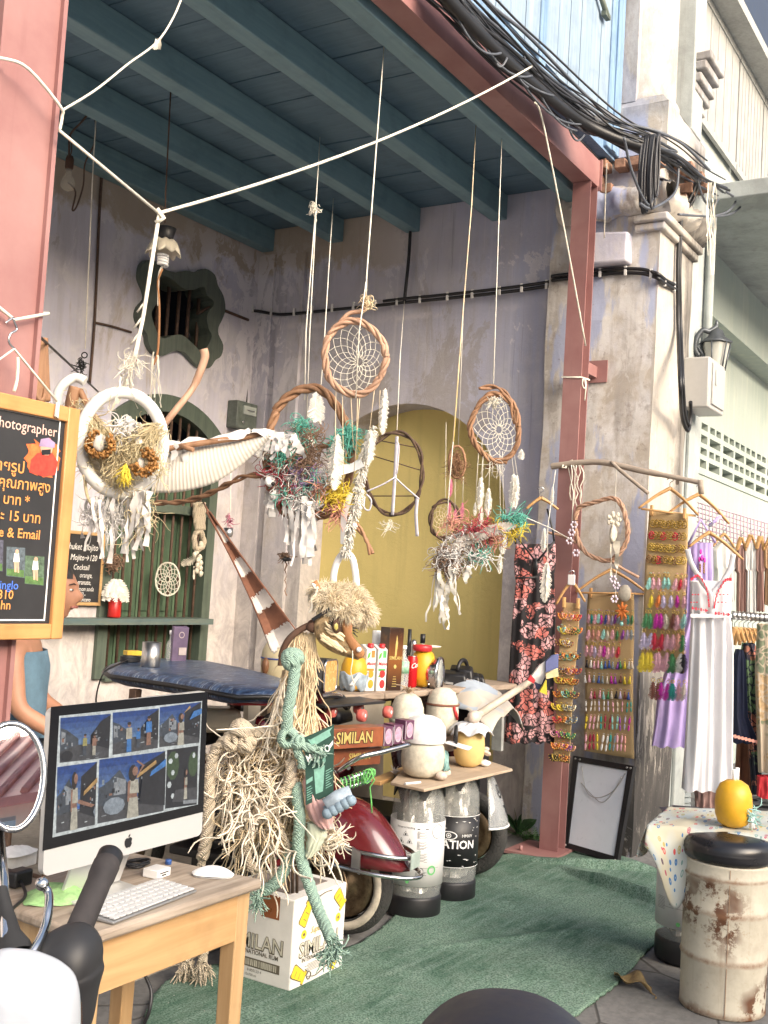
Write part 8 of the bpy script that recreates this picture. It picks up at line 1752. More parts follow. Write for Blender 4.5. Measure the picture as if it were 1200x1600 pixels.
t=thing('nest_dreamcatcher','small reddish woven nest with pink feathers hanging on strings','dreamcatcher',at(715,750,D=4.9));m=MB();c=at(714,724,D=4.9);fuzz(m,714,724,9,22,4.9,90,.1,.002,4,(0,0,-.2),.7,9,.03);m.tube(hoop_pts(714,722,13,26,4.9,14,.03),.006,6,closed=True);m.build('nest',M_vine,t)
m=MB()
for x,y,L in((705,748,.08),(703,785,.08),(712,795,.07),(723,785,.075)):feather(m,at(x,y,D=4.88),L,.011,(0,0,-1),x,14)
m.build('feather',M_pinkf,t);cord(t,[at(724,480,D=4.7),at(716,696,D=4.9)],.002);cord(t,[at(711,745,D=4.9),at(711,795,D=4.9)],.0015);cord(t,[at(724,745,D=4.9),at(723,785,D=4.9)],.0015)
D8=4.9;t=thing('dreamcatcher','dark vine dreamcatcher with bright web and many white feathers by the slim red post','dreamcatcher',at(773,725,D=D8));m=MB();twisted(m,hoop_pts(775,668,38,50,D8,14,.07,5),.0135,6,6,True,3,3);twisted(m,[at(748,607,D=D8),at(775,605,D=D8),at(792,618,D=D8),at(800,640,D=D8),at(805,662,D=D8)],.012,6);twisted(m,[at(758,628,D=D8),at(778,618,D=D8),at(795,628,D=D8)],.009,6);m.tube([at(760,730,D=D8),at(785,720,D=D8),at(792,724,D=D8)],.008,6);m.build('vine',M_vine,t)
m=MB();web(m,776,668,36,47,D8,14,6,.0017,.5,(4,4));fuzz(m,772,626,10,6,D8-.02,24,.06,.003,4,(.2,0,-.3),.5,7,.02);fuzz(m,773,722,14,4,D8,14,.09,.0022,5,(0,0,-1),.3,7,.02);m.build('web',M_string,t)
cord(t,[at(785,195,Z=CEIL),at(780,330,D=D8+.3),at(771,600,D=D8)],.0035)
for i,(x,y,L,w)in enumerate(((803,740,.155,.02),(808,742,.15,.016),(752,745,.15,.018),(764,762,.13,.017),(743,785,.06,.01),(752,790,.09,.014),(787,822,.125,.02),(782,865,.09,.014),(815,702,.045,.018))):m=MB();feather(m,at(x,y,D=D8-.02),L,w,(.02,0,-1),i,18);feather(m,at(x,y+2,D=D8-.03),L*.9,w*.8,(-.02,0,-1),i+30,16,CF);m.build('feather',M_feather,t);cord(t,[at(x-(x-775)*.15,705,D=D8),at(x,y,D=D8-.02)],.0017)
D9=4.5;t=thing('feather_bird','ragged bird of feathers, coloured rags and shells with a long white tail','wall hanging',at(700,975,D=D9))
for mt,nm,lst in((M_cloth_w,'pale_rags',((700,868,22,14,90),(722,845,22,14,50),(745,870,16,6,30))),(M_brn_y,'brown_rags',((700,878,20,12,50),(690,870,12,8,20),(735,840,24,10,30))),(M_red_y,'crimson_rags',((755,828,24,7,50),(735,832,16,6,20))),(M_teal_y,'teal_rags',((800,810,16,7,40),(745,845,10,6,16),(742,868,8,4,14))),(M_yel_y,'yellow_feathers',((798,822,18,5,40),)),(M_pink_y,'coral_rags',((765,838,16,6,26),(705,815,10,8,20)))):
 m=MB()
 for x,y,rx,ry,n in lst:fuzz(m,x,y,rx,ry,D9,n,.11,.0035,int(x+y),(.5,0,.1)if mt is not M_yel_y else(.9,0,-.3),.35,6,.04)
 m.build(nm,mt,t)
m=MB();rags(m,695,890,16,14,65,.009,D9,3,.25);rags(m,695,930,6,7,48,.01,D9,5,.1);rags(m,720,880,20,6,30,.01,D9,6,.4);fuzz(m,712,888,4,3,D9-.04,12,.03,.004,3,(0,0,-1),.4,4,.01);m.build('tail_rags',M_feather,t)
m=MB();
for i in range(16):feather(m,at(700+i*4,862-i*2.5,D=D9-.03),.12,.02,CR*(.5+i*.03)+CU*(.35-i*.02),i,10)
m.build('wing_feathers',mat('grey_feather',(.42,.38,.34),.9,var=.5,scale=30),t)
cord(t,[at(744,190,Z=CEIL),at(737,320,D=D9+.4),at(724,480,D=D9+.2),at(708,690,D=D9+.02)],.0035,M_fibre);cord(t,[at(708,690,D=D9),at(702,760,D=D9),at(697,840,D=D9)],.003);cord(t,[at(709,690,D=D9+.02),at(724,480,D=D9+.2)],.002,M_yel_y);cord(t,[at(820,808,D=D9),at(860,825,D=D9+.6),at(895,845,D=D9+1.2)],.003)
t=thing('feather_string','string with two long white feathers hanging in front of the floral dress','feather string',at(853,945,D=5.4));
for x,y,L,w in((855,878,.2,.028),(851,825,.12,.016),(864,760,.1,.01)):m=MB();feather(m,at(x,y,D=5.4),L,w,(-.04,0,-1),x,30);feather(m,at(x,y+2,D=5.39),L*.95,w*.8,(.0,0,-1),x+1,26,CF);m.build('feather',M_feather,t)
cord(t,[at(868,735,D=5.6),at(856,822,D=5.4),at(855,880,D=5.4)],.003)
BRX=6.08;t=thing('branch_pole','grey driftwood branch fixed across the pier as a hanging rail','branch',at(980,735,X=BRX));m=MB();m.tube(cat([at(862,729,X=BRX),at(875,727,X=BRX),at(935,722,X=BRX),at(1000,735,X=BRX),at(1050,745,X=BRX),at(1097,755,X=BRX)],6),[.02]*8+[.018]*10+[.014]*8,8);m.tube([at(1094,750,X=BRX),at(1096,772,X=BRX)],.016,7);m.tube(cat([at(955,722,X=BRX-.02),at(975,740,X=BRX-.05),at(1013,771,X=BRX-.06)],4),.011,6);m.tube([at(880,727,X=BRX),at(895,719,X=BRX)],.007,5);m.tube([at(1060,745,X=BRX),V((PX0+.02,1.95,at(1060,745,X=BRX).z))],.012,6);m.build('wood',wood('grey_driftwood',(.25,.2,.16),(.38,.32,.26),5,.8,1,.4),t)
m=MB();r_=random.Random(12)
for k in range(5):x=893+k*4;m.tube([at(x+r_.uniform(-3,3),727+j*11,X=BRX-.03)for j in range(6+k%3)],.004,4)
m.tube([at(880,726,X=BRX-.02),at(878,731,X=BRX-.02),at(884,731,X=BRX-.02),at(886,724,X=BRX)],.006,5);m.build('string',M_string,t)
XH=6.02;t=thing('heart_hoop','heart shaped twisted vine hoop with a shell ornament hanging on the branch','wall hanging',at(940,875,X=XH));m=MB();hp_=[at(x,y,X=XH)for x,y in((899,812),(905,793),(930,785),(955,778),(970,787),(978,810),(981,832),(977,850),(966,866),(952,876),(935,873),(916,864),(904,846),(899,828))];twisted(m,hp_,.014,6,5,True,3,4);m.tube(cat([at(955,876,X=XH),at(972,888,X=XH),at(998,902,X=XH)],4),.009,6);m.tube(cat([at(856,832,X=XH),at(880,838,X=XH),at(900,848,X=XH)],4),.009,6);m.build('vine',M_vinel,t)
m=MB();r_=random.Random(4);c=at(960,812,X=XH-.02)
for k in range(14):a=k*2*PI/7;q=c+CR*.035*math.cos(a)*(.6 if k>6 else 1)+CU*.035*math.sin(a)*(.6 if k>6 else 1);m.ball(q,.018,.01,.016,8,5)
m.ball(at(958,835,X=XH-.03),.035,.02,.05,12,8,rough=.35);strip(m,[at(965+r_.uniform(-2,2),845+j*9,X=XH-.03)for j in range(6)],.022,3);strip(m,[at(955,845+j*8,X=XH-.03)for j in range(8)],.008,5);m.build('shell_flower',mat('shell_cream',(.6,.55,.45),.7,var=.3,scale=20),t)
m=MB()
for cx,cy in((893,832),(897,820),(890,845),(900,864),(958,905),(963,915),(960,936)):
 for k in range(6):a=k*PI/3;p=at(cx,cy,X=XH-.03);m.ball(p+CR*.016*math.cos(a)+CU*.016*math.sin(a),.013,.006,.009,6,4)
m.build('white_blossom',mat('lilac_blossom',(.6,.52,.6),.8),t);cord(t,[at(963,730,X=BRX),at(961,800,X=XH)],.003);cord(t,[at(965,880,X=XH-.02),at(962,900,X=XH-.02),at(962,940,X=XH-.02)],.003);cord(t,[at(888,730,X=BRX),at(896,770,X=XH),at(893,830,X=XH)],.004)
wD=lambda x,y,o_=.08:at(x,y,Y=YW-o_)
t=thing('rope_bundle','hank of thick cream rope hanging on the green window','rope',wD(312,860));m=MB();
for k in range(5):twist(m,[wD(306+k*3,785),wD(305+k*3,805),wD(308+k*2.2,828)],.02,30,4)
twist(m,[wD(311,828),wD(304,838),wD(305,855),wD(312,858),wD(318,850),wD(316,836),wD(311,828)],.02,30,5);m.build('hank',M_manila,t)
t=thing('shell_string','string of small shells and a rag bird hanging below the rope hank','shell string',wD(308,900));m=MB();r_=random.Random(6)
for k in range(12):m.ball(wD(310+r_.uniform(-6,6),845+k*4.2+5),.02,.016,.022,7,5,rough=.3,seed=k)
feather(m,wD(312,870),.14,.03,-CR*.8-CU*.35,4,10);strip(m,[wD(303,885+i*4)for i in range(6)],.008,2);m.build('shells',MC['shell_cream'],t)
t=thing('window_dreamcatcher','small white dreamcatcher hanging on the bars of the green window','dreamcatcher',wD(262,930));m=MB();m.tube(hoop_pts(262,905,19,27,(wD(262,905)-CP).dot(CF),18,.04),.006,5,closed=True);web(m,262,905,19,27,(wD(262,905)-CP).dot(CF),12,5,.003);m.build('web',M_string,t)
t=thing('red_lantern','red can lantern with a ruff of white feathers standing on the window ledge','lantern',(wD(175,957).x,YW-.1,1.2));c=V((wD(175,957).x,YW-.1,1.205));m=MB();m.lathe([(0,0),(.04,0),(.042,.01),(.042,.15),(.03,.16),(0,.16)],c,n=20);m.build('can',mat('lantern_red',(.45,.015,.012),.35),t)
m=MB();
for k in range(22):a=k*2*PI/22;feather(m,c+V((.02*math.cos(a),.02*math.sin(a),.22+.03*(k%2))),.13,.025,(math.cos(a)*.55,math.sin(a)*.55,-1),k,8)
m.build('feather_ruff',M_feather,t);m=MB();fuzz(m,178,883,9,14,(c-CP).dot(CF),40,.1,.006,4,(0,0,.4),.5,6,.03);m.build('dark_tuft',M_brn_y,t)
bdp=5.3;t=thing('bell','tiny glass bell with pink thread hanging by the window','bell',at(358,830,D=bdp));m=MB();m.lathe([(0,.0),(.022,-.0),(.025,-.03),(.018,-.045)],at(357,825,D=bdp),n=14);m.build('body',M_steel,t);cord(t,[at(361,705,D=bdp),at(360,790,D=bdp),at(357,822,D=bdp)],.003);m=MB();fuzz(m,358,808,3,8,bdp,14,.06,.003,4,(0,0,-1),.3,5,.01);m.build('pink_thread',M_pinkf,t)
t=thing('coiled_rope','coil of brown rope hanging on the back of the big red post','rope',at(66,600,Y=2.62));m=MB()
for k in range(9):m.tube(cat([at(62+k*1.2,528,Y=2.64),at(55+k*1.5,570,Y=2.64),at(57+k*2.2,618,Y=2.63),at(68+k,622,Y=2.62),at(70+k*.5,580,Y=2.64),at(64+k,528,Y=2.64)],4),.006,5)
m.build('coil',M_vine,t)
t=thing('hammock','brown and white striped string hammock stretched from the window down behind the bar','hammock',at(395,930,D=4.9));
def hm(u,v,D=0):
 v=max(0,v)
 l=(323+100*v+6*math.sin(v*3),800+215*v);rr=(328+138*v**1.02,800+190*v);x=l[0]+(rr[0]-l[0])*u;y=l[1]+(rr[1]-l[1])*u;return at(x,y,D=5.25-.35*v+.02*math.sin(u*PI))
M_hw=mat('hammock_white',(.62,.57,.53),.9,var=.15);M_hb=mat('hammock_brown',(.2,.085,.05),.9,var=.25)
cuts=[0,.115,.235,.365,.49,.635,.75,.9,1.02];mw_,mb_=MB(),MB();r_=random.Random(3)
for k in range(len(cuts)-1):
 for s_ in range(26):
  u=(s_+.5)/26;a,b=cuts[k]+r_.uniform(-.012,.012),cuts[k+1]+r_.uniform(-.012,.012);(mb_ if k%2==0 else mw_).tube([hm(u,a),hm(u,(a+b)/2),hm(u,b)],.0032+.0045*(a+b)/2,4)
mw_.build('white_strings',M_hw,t);mb_.build('brown_strings',M_hb,t)
for u in(0,1):m=MB();m.tube([hm(u,v/10)for v in range(11)],.005,6);m.build('edge_cord',M_hb,t)
cord(t,[wD(318,785,.05),hm(.5,0)],.008,M_hb)
# -- clothes and earrings on the pier
M_hang=wood('hanger_wood',(.5,.27,.1),(.62,.37,.16),5,.45,0)
def hanger(neck,l,r,D,label,bar=True,hook=16,group=None,tone=M_hang):
 h=lambda p,dd=0:at(p[0],p[1],D=D+dd);t=thing('coat_hanger',label,'hanger',h(neck),group);mb=MB();sz=D/FPX
 for e in(l,r):
  mid=((neck[0]*.55+e[0]*.45),neck[1]*.62+e[1]*.38);P=cat([h(neck),h(mid),h(e)],5);mb.tube(P,[.021,.02,.019,.018,.017,.016,.015,.015,.014,.013,.012],8,flat=.55)
 mb.build('arms',tone,t)
 if bar:mb=MB();mb.tube([h((l[0]+4,l[1]+1),.01),h((r[0]-4,r[1]+1),.01)],.007,6);mb.build('bar',tone,t)
 mb=MB();k=hook;n=neck;mb.tube(cat([h((n[0],n[1]+2)),h((n[0],n[1]-k*.5)),h((n[0]+k*.3,n[1]-k*.75)),h((n[0]+k*.1,n[1]-k*1.05)),h((n[0]-k*.3,n[1]-k*.85))],4),.003,5);mb.build('hook',M_chrome,t);return t
def garment(rows,D,dep,mt,name,label,cat_,fold=.25,nf=4,seed=1,extra=None,group=None):
 c=at((rows[-1][1]+rows[-1][2])/2,rows[-1][0],D=D);t=thing(name,label,cat_,c,group);R_=rows;mb=MB()
 def f(u,v):
  s_=v*(len(R_)-1);i=min(int(s_),len(R_)-2);s_-=i;y,l,r=[R_[i][k]*(1-s_)+R_[i+1][k]*s_ for k in range(3)];a=2*PI*u;co,si=math.cos(a),math.sin(a)
  q=at((l+r)/2+(r-l)/2*co,y,D=D);fo=math.sin(co*nf*PI*.9+seed+v*1.3)*fold+.35*fold*math.sin(co*nf*5+seed*2-v*2+2*mnoise.noise(V((co*2,v*3,seed))))
  fo=fo*.6+fold*1.1*mnoise.noise(V((co*3.2,v*2.2,seed*3+(si>0))));fo*=min(1,v*1.8+.15);return q-CF*dep*((1 if si>0 else-1)*abs(si)**.5*.6+fo)+V((0,0,.006*math.sin(co*nf*3+seed)*(v>.97)))
 mb.grid(f,96,8*(len(R_)-1),True,True,True);mb.build('fabric',mt,t)
 return t
def floral(name,base,c1,c2,sc,stretch=(1,1,1)):
 t=NT(name);v=t.mapv(t.obj(),stretch);d=t.noise(v,sc*.7,3,.6);vv=t.n('VectorMath',operation='ADD');t.l(v,vv.inputs[0]);w=t.n('TexNoise');t.l(v,w.inputs['Vector']);w.inputs['Scale'].default_value=sc*1.2;sclv=t.n('VectorMath',operation='SCALE');t.l(w.outputs['Color'],sclv.inputs[0]);sclv.inputs['Scale'].default_value=.9/sc;t.l(sclv.outputs[0],vv.inputs[1]);q=vv.outputs[0]
 f1=t.vor(q,sc,'F1','Distance');col=t.sep(t.vor(q,sc,'F1','Color'));e=t.vor(q,sc*2.6,'DISTANCE_TO_EDGE');pet=t.math('MULTIPLY',t.ramp(e,[(.05,0.),(.13,1.)]),t.ramp(f1,[(.6,1.),(.7,0.)]));tone=t.mix(t.math('GREATER_THAN',col[0],.62),c1,c2);tone=t.mix(t.ramp(t.noise(v,sc*5,3),[(.4,0.),(.7,.6)]),tone,tuple(x*.45 for x in c1));on=t.math('MULTIPLY',pet,t.math('GREATER_THAN',col[1],.12));t.set(t.mix(on,base,tone),.9);return t.m
M_flor=floral('pink_floral',(.012,.01,.012),(.6,.33,.34),(.58,.16,.13),13)
hanger((845,778),(822,795),(872,796),6.25,'wooden hanger above the pink floral dress behind the red post',False)
t=garment([(850,806,868),(880,803,868),(898,804,866),(910,806,866),(960,801,868),(1020,797,866),(1090,794,864),(1160,788,866)],6.35,.05,M_flor,'floral_dress','black sundress with pink flowers hanging left of the red post','dress',.3,4)
fd6=lambda x,y:at(x,y,D=6.27)
m=MB()
for a,b in(((803,832),(836,876)),((866,846),(840,876)),((836,872),(836,898)),((806,903),(840,902))):m.tube([fd6(*a),fd6(*b)],.017 if a[0]!=803 else .012,6,flat=.4)
m.tube([fd6(806,850),fd6(803,830),fd6(830,795)],.006,5);m.tube([fd6(866,848),fd6(864,830),fd6(855,795)],.006,5);m.build('black_trim',M_black,t)
def burlap():
 g=NT('burlap');v=g.obj();w=g.math('MULTIPLY',g.wave(v,90,1,2,'Z'),g.wave(v,90,1,2,'Y'));n=g.noise(v,6,5);g.set(g.mix(g.math('MULTIPLY',w,.5),g.mix(n,(.45,.31,.15),(.56,.41,.22)),(.17,.1,.04)),.95);g.bump(w,.5,.004);return g.m
M_bur=burlap()
def panel(px,X,label,wavy=.01):
 P=[at(x,y,X=X)for x,y in px];t=thing('burlap_panel',label,'display panel',(P[2]+P[3])/2);mb=MB();mb.grid(lambda u,v:bil([P[3],P[2],P[1],P[0]],u,v)+V((wavy*math.sin(v*7+u*2),0,0)),14,30,True);o=mb.build('cloth',M_bur,t,solid=.004);mb=MB()
 for u in(.08,.92):q=bil([P[0],P[1],P[2],P[3]],u,.0);mb.obox(q+V((-.006,0,.0)),V((.012,0,0)),V((0,.007,0)),V((0,0,.03)),.002)
 mb.build('clip',M_hang,t);return lambda x,y,off=.02:at(x,y,X=X-off)
E3=panel(((1014,797),(1075,803),(1068,1052),(1000,1044)),6.12,'tall burlap panel of brass rings and feather earrings beside the white dress')
E2=panel(((918,926),(990,928),(990,1186),(912,1173)),6.3,'wide burlap panel of feather earrings above the white poster board')
E1=panel(((880,941),(906,943),(889,1193),(863,1188)),5.98,'narrow burlap strip of beaded earrings in front of the red post')
hanger((1047,763),(998,794),(1091,805),at(1047,763,X=6.1)and(at(1047,763,X=6.1)-CP).dot(CF),'wooden hanger with clips holding the tall burlap panel',True)
hanger((955,890),(900,925),(1012,927),(at(955,890,X=6.28)-CP).dot(CF),'wooden hanger with clips holding the wide burlap panel',True)
hanger((893,908),(869,944),(914,940),(at(893,908,X=5.98)-CP).dot(CF),'small wooden hanger holding the narrow burlap strip',False)
m=MB();c=at(893,906,X=5.95);m.obox(c,V((.004,0,0)),V((0,.022,0)),V((0,0,.03)),.003);tag(m.build('price_tag',M_whiteplastic),'blank white tag on the small hanger of the narrow burlap strip','tag')
EC=dict(brass=(.42,.27,.06),gold=(.6,.42,.1),bronze=(.25,.13,.05),mint=(.3,.62,.56),pink=(.72,.38,.44),red=(.55,.03,.06),yellow=(.75,.58,.05),orange=(.75,.22,.05),lilac=(.5,.44,.62),magenta=(.55,.03,.36),green=(.07,.25,.1),teal=(.03,.3,.27),cream=(.66,.58,.46),brown=(.2,.07,.05),black=(.015,.015,.02),white=(.72,.7,.66),purple=(.32,.08,.42),blue=(.05,.1,.35),grey=(.25,.3,.33),salmon=(.7,.33,.26),crimson=(.3,.02,.05))
em={k:mat('earring_'+k,v,.5 if k in('brass','gold','bronze')else .8,.6 if k in('brass','gold')else 0,.3,60)for k,v in EC.items()}
ecache={}
def ear_mesh(kind,col,L):
 key=(kind,col,round(L,3))
 if key in ecache:return ecache[key]
 mb=MB();r=random.Random(hash(kind)%99);ex=V((0,1,0));X_=V((-1,0,0));mb.tube(arc((0,0,0),.006,0,PI,5,ex,(0,0,1)),.0012,4)
 if kind=='ring':mb.tube(arc((0,0,-L*.5),L*.42,0,2*PI,14,ex,(0,0,1),L*.5),L*.09,5);mb.tube(arc((X_*.006)+V((0,0,-L*.45)),L*.2,0,2*PI,8,ex,(0,0,1)),L*.07,4)
 elif kind=='feather':
  mb.mi=1;mb.tube(arc((0,0,-.012),.009,0,2*PI,8,ex,(0,0,1)),.002,4);mb.mi=0;feather(mb,(0,0,-.02),L,L*.24,(0,.05,-1),3,9,ex);mb.ball((0,0,-.02-L*.45),.003,L*.085,L*.36,8,6)
 elif kind=='tassel':
  mb.ball((0,0,-L*.25),L*.1,n=6,m=4)
  for k in range(7):a=k*PI/3.5;mb.tube([V((0,0,-L*.3)),V((-.006*math.cos(a),L*.16*math.sin(a),-L))],.003,4)
 elif kind=='arc':
  for q,w in((.5,.14),(.3,.1)):mb.tube(arc((0,0,-L*.15),L*q,PI,2*PI,10,ex,(0,0,1),L*q*1.25),L*w*.7,5)
  for k in range(7):a=PI+PI*k/6;mb.mi=1;mb.ball(V((-.006,L*.5*math.cos(a),-L*.15+L*.62*math.sin(a))),L*.07,n=5,m=4)
  mb.mi=0
 else:
  for z0,s_ in((0,1),(-L*.5,.9)):mb.ball((0,0,z0-L*.27),.004,L*.085*s_,L*.25*s_,8,6)
 o=mb.build('earring',[em[col],em['gold']]);COL.objects.unlink(o);ecache[key]=(o.data,o);
 for v in o.data.vertices:v.co.z+=0
 return ecache[key]
ORD='first second third fourth fifth sixth seventh eighth ninth tenth eleventh twelfth thirteenth fourteenth fifteenth sixteenth'.split()
KN=dict(ring='twisted ring',feather='feather',tassel='small tassel',arc='beaded arc',leaf='long leaf')
def row(E,board,ri,y0,y1,x0,x1,kind,cols,Lpx):
 cols=cols.split();n=len(cols);used={}
 for i,c in enumerate(cols):
  t_=i/max(1,n-1);p=E(x0+(x1-x0)*t_+RND.uniform(-.6,.6),y0+(y1-y0)*t_+RND.uniform(-1.2,1.2));L=Lpx*(p-CP).dot(CF)/FPX;md,src=ear_mesh(kind,c,L);o=bpy.data.objects.new('earring',md);COL.objects.link(o);off=src.location;o.location=p+V((0,0,-L*1.1))if False else p+V((off.x,off.y,off.z));used[c]=used.get(c,0)+1;same=cols.count(c)
  tag(o,'%s%s %s earring%s, %s row of the %s'%((ORD[used[c]-1]+' ')if same>1 else '',c,KN[kind],' from the left' if same>1 else '',ORD[ri],board),'earring','earrings on the burlap panels');o.rotation_euler=(RND.uniform(-.12,.12),0,RND.uniform(-.25,.25))
z=lambda x,y:(780+x*.35,700+y*.35)
B3='tall burlap panel';B2='wide burlap panel';B1='narrow burlap strip'
def R3(E,b,ri,y,x0,x1,kind,cols,L,sl=6):a,c=z(x0,y-sl/2),z(x1,y+sl/2);row(E,b,ri,a[1],c[1],a[0],c[0],kind,cols,L)
R3(E3,B3,0,325,688,825,'ring','brass '*9,11);R3(E3,B3,1,378,680,820,'ring','red brass brass red brass brass red bronze brass',11);R3(E3,B3,2,432,675,825,'ring','gold gold brass gold brass gold gold bronze gold brass',11);R3(E3,B3,3,485,672,822,'ring','bronze brass red bronze brass gold bronze gold gold',11)
R3(E3,B3,4,560,670,830,'feather','mint pink pink mint mint pink red pink',19);R3(E3,B3,5,640,680,830,'feather','yellow orange lilac lilac magenta pink',20);R3(E3,B3,6,722,655,825,'feather','green green magenta magenta cream brown pink mint',24);R3(E3,B3,7,810,650,820,'feather','lilac lilac red red pink pink salmon green',27);R3(E3,B3,8,895,640,825,'feather','yellow yellow yellow pink pink pink green green white black',31);R3(E3,B3,9,1030,690,820,'feather','brown brown magenta magenta teal teal pink cream',27)
R3(E2,B2,0,728,402,595,'feather','pink teal pink mint magenta blue pink lilac purple grey mint salmon teal green',15);R3(E2,B2,1,795,402,595,'feather','pink salmon salmon mint cream pink green purple lilac grey',16);R3(E2,B2,2,868,395,530,'feather','pink pink lilac pink magenta pink pink red',18);R3(E2,B2,3,945,392,595,'tassel','black white pink pink mint blue blue grey purple green yellow white cream',14);R3(E2,B2,4,1010,385,580,'tassel','white pink grey blue grey cream magenta purple brown yellow yellow',14);R3(E2,B2,5,1080,410,580,'tassel','pink crimson pink mint green cream black lilac brown blue',14);R3(E2,B2,6,1130,390,590,'leaf','white white cream lilac white lilac pink cream pink teal teal',17);R3(E2,B2,7,1195,388,578,'leaf','yellow pink pink cream teal crimson crimson mint mint purple lilac magenta',22,8);R3(E2,B2,8,1278,388,565,'leaf','pink crimson crimson yellow white white teal grey pink pink salmon',26,8)
for ri,(y,x0,x1,cols)in enumerate(((735,282,350,'orange salmon pink orange red'),(797,278,352,'mint yellow salmon brown green orange'),(852,275,312,'brown gold white brown'),(912,272,348,'salmon teal orange mint orange black'),(978,265,348,'grey brown pink orange crimson'),(1022,262,340,'yellow orange brown gold orange brown'),(1080,262,335,'orange brown mint green brown'),(1140,252,325,'yellow yellow grey cream'),(1195,258,332,'red orange grey grey'),(1262,245,320,'pink magenta green green'),(1315,250,322,'orange salmon orange purple salmon'),(1365,240,300,'black gold black orange brown'))):R3(E1,B1,ri,y,x0,x1,'arc',cols,14)
for k,(d,o)in ecache.items():bpy.data.objects.remove(o)
t=thing('bead_charm','orange beaded star charm with a shell hanging over the wide burlap panel','charm',at(973,970,X=6.22));m=MB();c=at(972,955,X=6.22)
for k in range(8):a=k*PI/4;m.tube([c,c+V((-.005,.04*math.cos(a),.055*math.sin(a)))],[.012,.006],5)
m.build('star',em['orange'],t);m=MB();m.ball(at(976,927,X=6.22),.02,.04,.05,10,8,rough=.2);m.build('shell',MC['shell_cream'],t);m=MB();m.ball(c-V((0,0,.075)),.012,n=8,m=6);m.build('bead',em['mint'],t)
M_lav=mat('lavender_cotton',(.42,.33,.62),.9,var=.15,scale=6);M_wdr=mat('white_cotton',(.68,.67,.69),.9,var=.06,scale=6)
PD=(at(1080,850,X=6.35)-CP).dot(CF)-.05;WD=PD-.45
hanger((1092,772),(1046,800),(1139,818),PD-.08,'wooden hanger of the lavender dress at the branch end',False,14)
t=garment([(848,1074,1113),(900,1072,1114),(960,1070,1112),(1030,1046,1110),(1085,1028,1110),(1130,1024,1108),(1166,1019,1106)],PD,.06,M_lav,'lavender_dress','lavender cotton dress with pink embroidered flowers behind the white dress','dress',.3,5,3)
m=MB();pdp=lambda x,y:at(x,y,D=PD-.09)
for x,y,s_ in((1095,862,4),(1097,872,5),(1093,874,4),(1101,875,4)):m.ball(pdp(x,y),s_*.0045,.006,s_*.004,8,5)
m.build('pink_embroidery',em['magenta'],t);m=MB()
for k in range(9):m.ball(pdp(1097+(-1)**k*3,881+k*1.7),.014,.005,.008,6,4)
m.build('leaf_embroidery',em['bronze'],t);m=MB();m.tube([pdp(1076,850),pdp(1095,812),pdp(1118,848)],.008,6);m.tube([pdp(1108,822),pdp(1126,806)],.01,6);m.build('strap',M_lav,t)
hanger((1108,832),(1077,854),(1160,874),WD-.05,'wooden hanger of the white dress, lowest of the three at the branch end',False,18)
t=garment([(908,1079,1143),(930,1080,1143),(955,1080,1141),(966,1081,1140),(1010,1079,1144),(1080,1076,1144),(1160,1072,1143),(1234,1067,1143)],WD,.07,M_wdr,'white_dress','long white sundress with red stitched bodice hanging at the branch end','dress',.32,4,2)
wdp=lambda x,y,o_=.07:at(x,y,D=WD-o_)
for pts in(((1074,858),(1080,880),(1094,905),(1110,930),(1112,962)),((1146,866),(1140,890),(1128,910),(1112,932),(1112,962))):m=MB();P=cat([wdp(*p)for p in pts],5);m.tube(P,.014,6,flat=.35);m.build('strap',M_wdr,t)
m=MB()
for pts in(((1080,905),(1092,900),(1104,920),(1108,948)),((1142,905),(1132,908),(1120,930),(1116,950)),((1082,950),(1105,954)),((1118,958),(1140,960))):
 P=cat([wdp(*p,.085)for p in pts],7)
 for i,p in enumerate(P):m.obox(p,CR*.0035,CU*(.003 if i%2 else .008),CF*.002)
for k in range(12):m.obox(wdp(1080+k*2.2 if k<6 else 1104+k*3,935+(-1)**k*6,.085),CR*.004,CU*.003,CF*.002)
m.build('red_stitching',em['red'],t);m=MB()
for k in range(18):m.obox(wdp(1081+k*3.5,962+.6*(k%2),.08),CR*.009,CU*.01,CF*.004,.002)
m.build('lace_band',M_wdr,t)
m=MB();soft_=None
t=garment([(1228,1085,1140),(1262,1086,1138)],WD+.15,.04,mat('mauve_lace',(.33,.21,.19),.95,var=.3,scale=30),'lace_skirt','mauve lace skirt showing below the hem of the white dress','skirt',.3,6,4)
RD=8.0;t=thing('clothes_rack','chrome clothes rack in front of the mint green shop next door','clothes rack',at(1170,1250,D=RD));m=MB();m.tube([at(1138,961,D=RD),at(1260,970,D=RD)],.024,10);m.build('rail',M_chrome,t);m=MB()
for k in range(9):m.lathe([(.03,-.012),(.034,0),(.03,.012)],at(1146+k*7,961.5+k*.55,D=RD),CR,12)
m.build('rail_collar',M_steel,t);m=MB();m.tube([at(1141,961,D=RD),at(1138,1300,D=RD)],.018,8);m.build('upright',M_chrome,t)
t=thing('grid_panel','pink wire display grid hung with light tops on the mint wall','display grid',at(1150,850,D=8.3));m=MB()
for k in range(24):m.tube([at(1087+k*5.4,784+k*1.6,D=8.35),at(1087+k*5.4,846+k*1.6,D=8.35)],.005,4)
for k in range(9):m.tube([at(1085,784+k*7.5,D=8.35),at(1215,823+k*7.5,D=8.35)],.005,4)
m.build('wires',mat('pink_wire',(.5,.36,.45),.5),t)
M_wb=mat('white_blouse',(.62,.61,.59),.9,var=.1);M_mv=mat('mauve_knit',(.33,.2,.17),.95,var=.15);M_tan=mat('tan_knit',(.42,.27,.15),.95,var=.15)
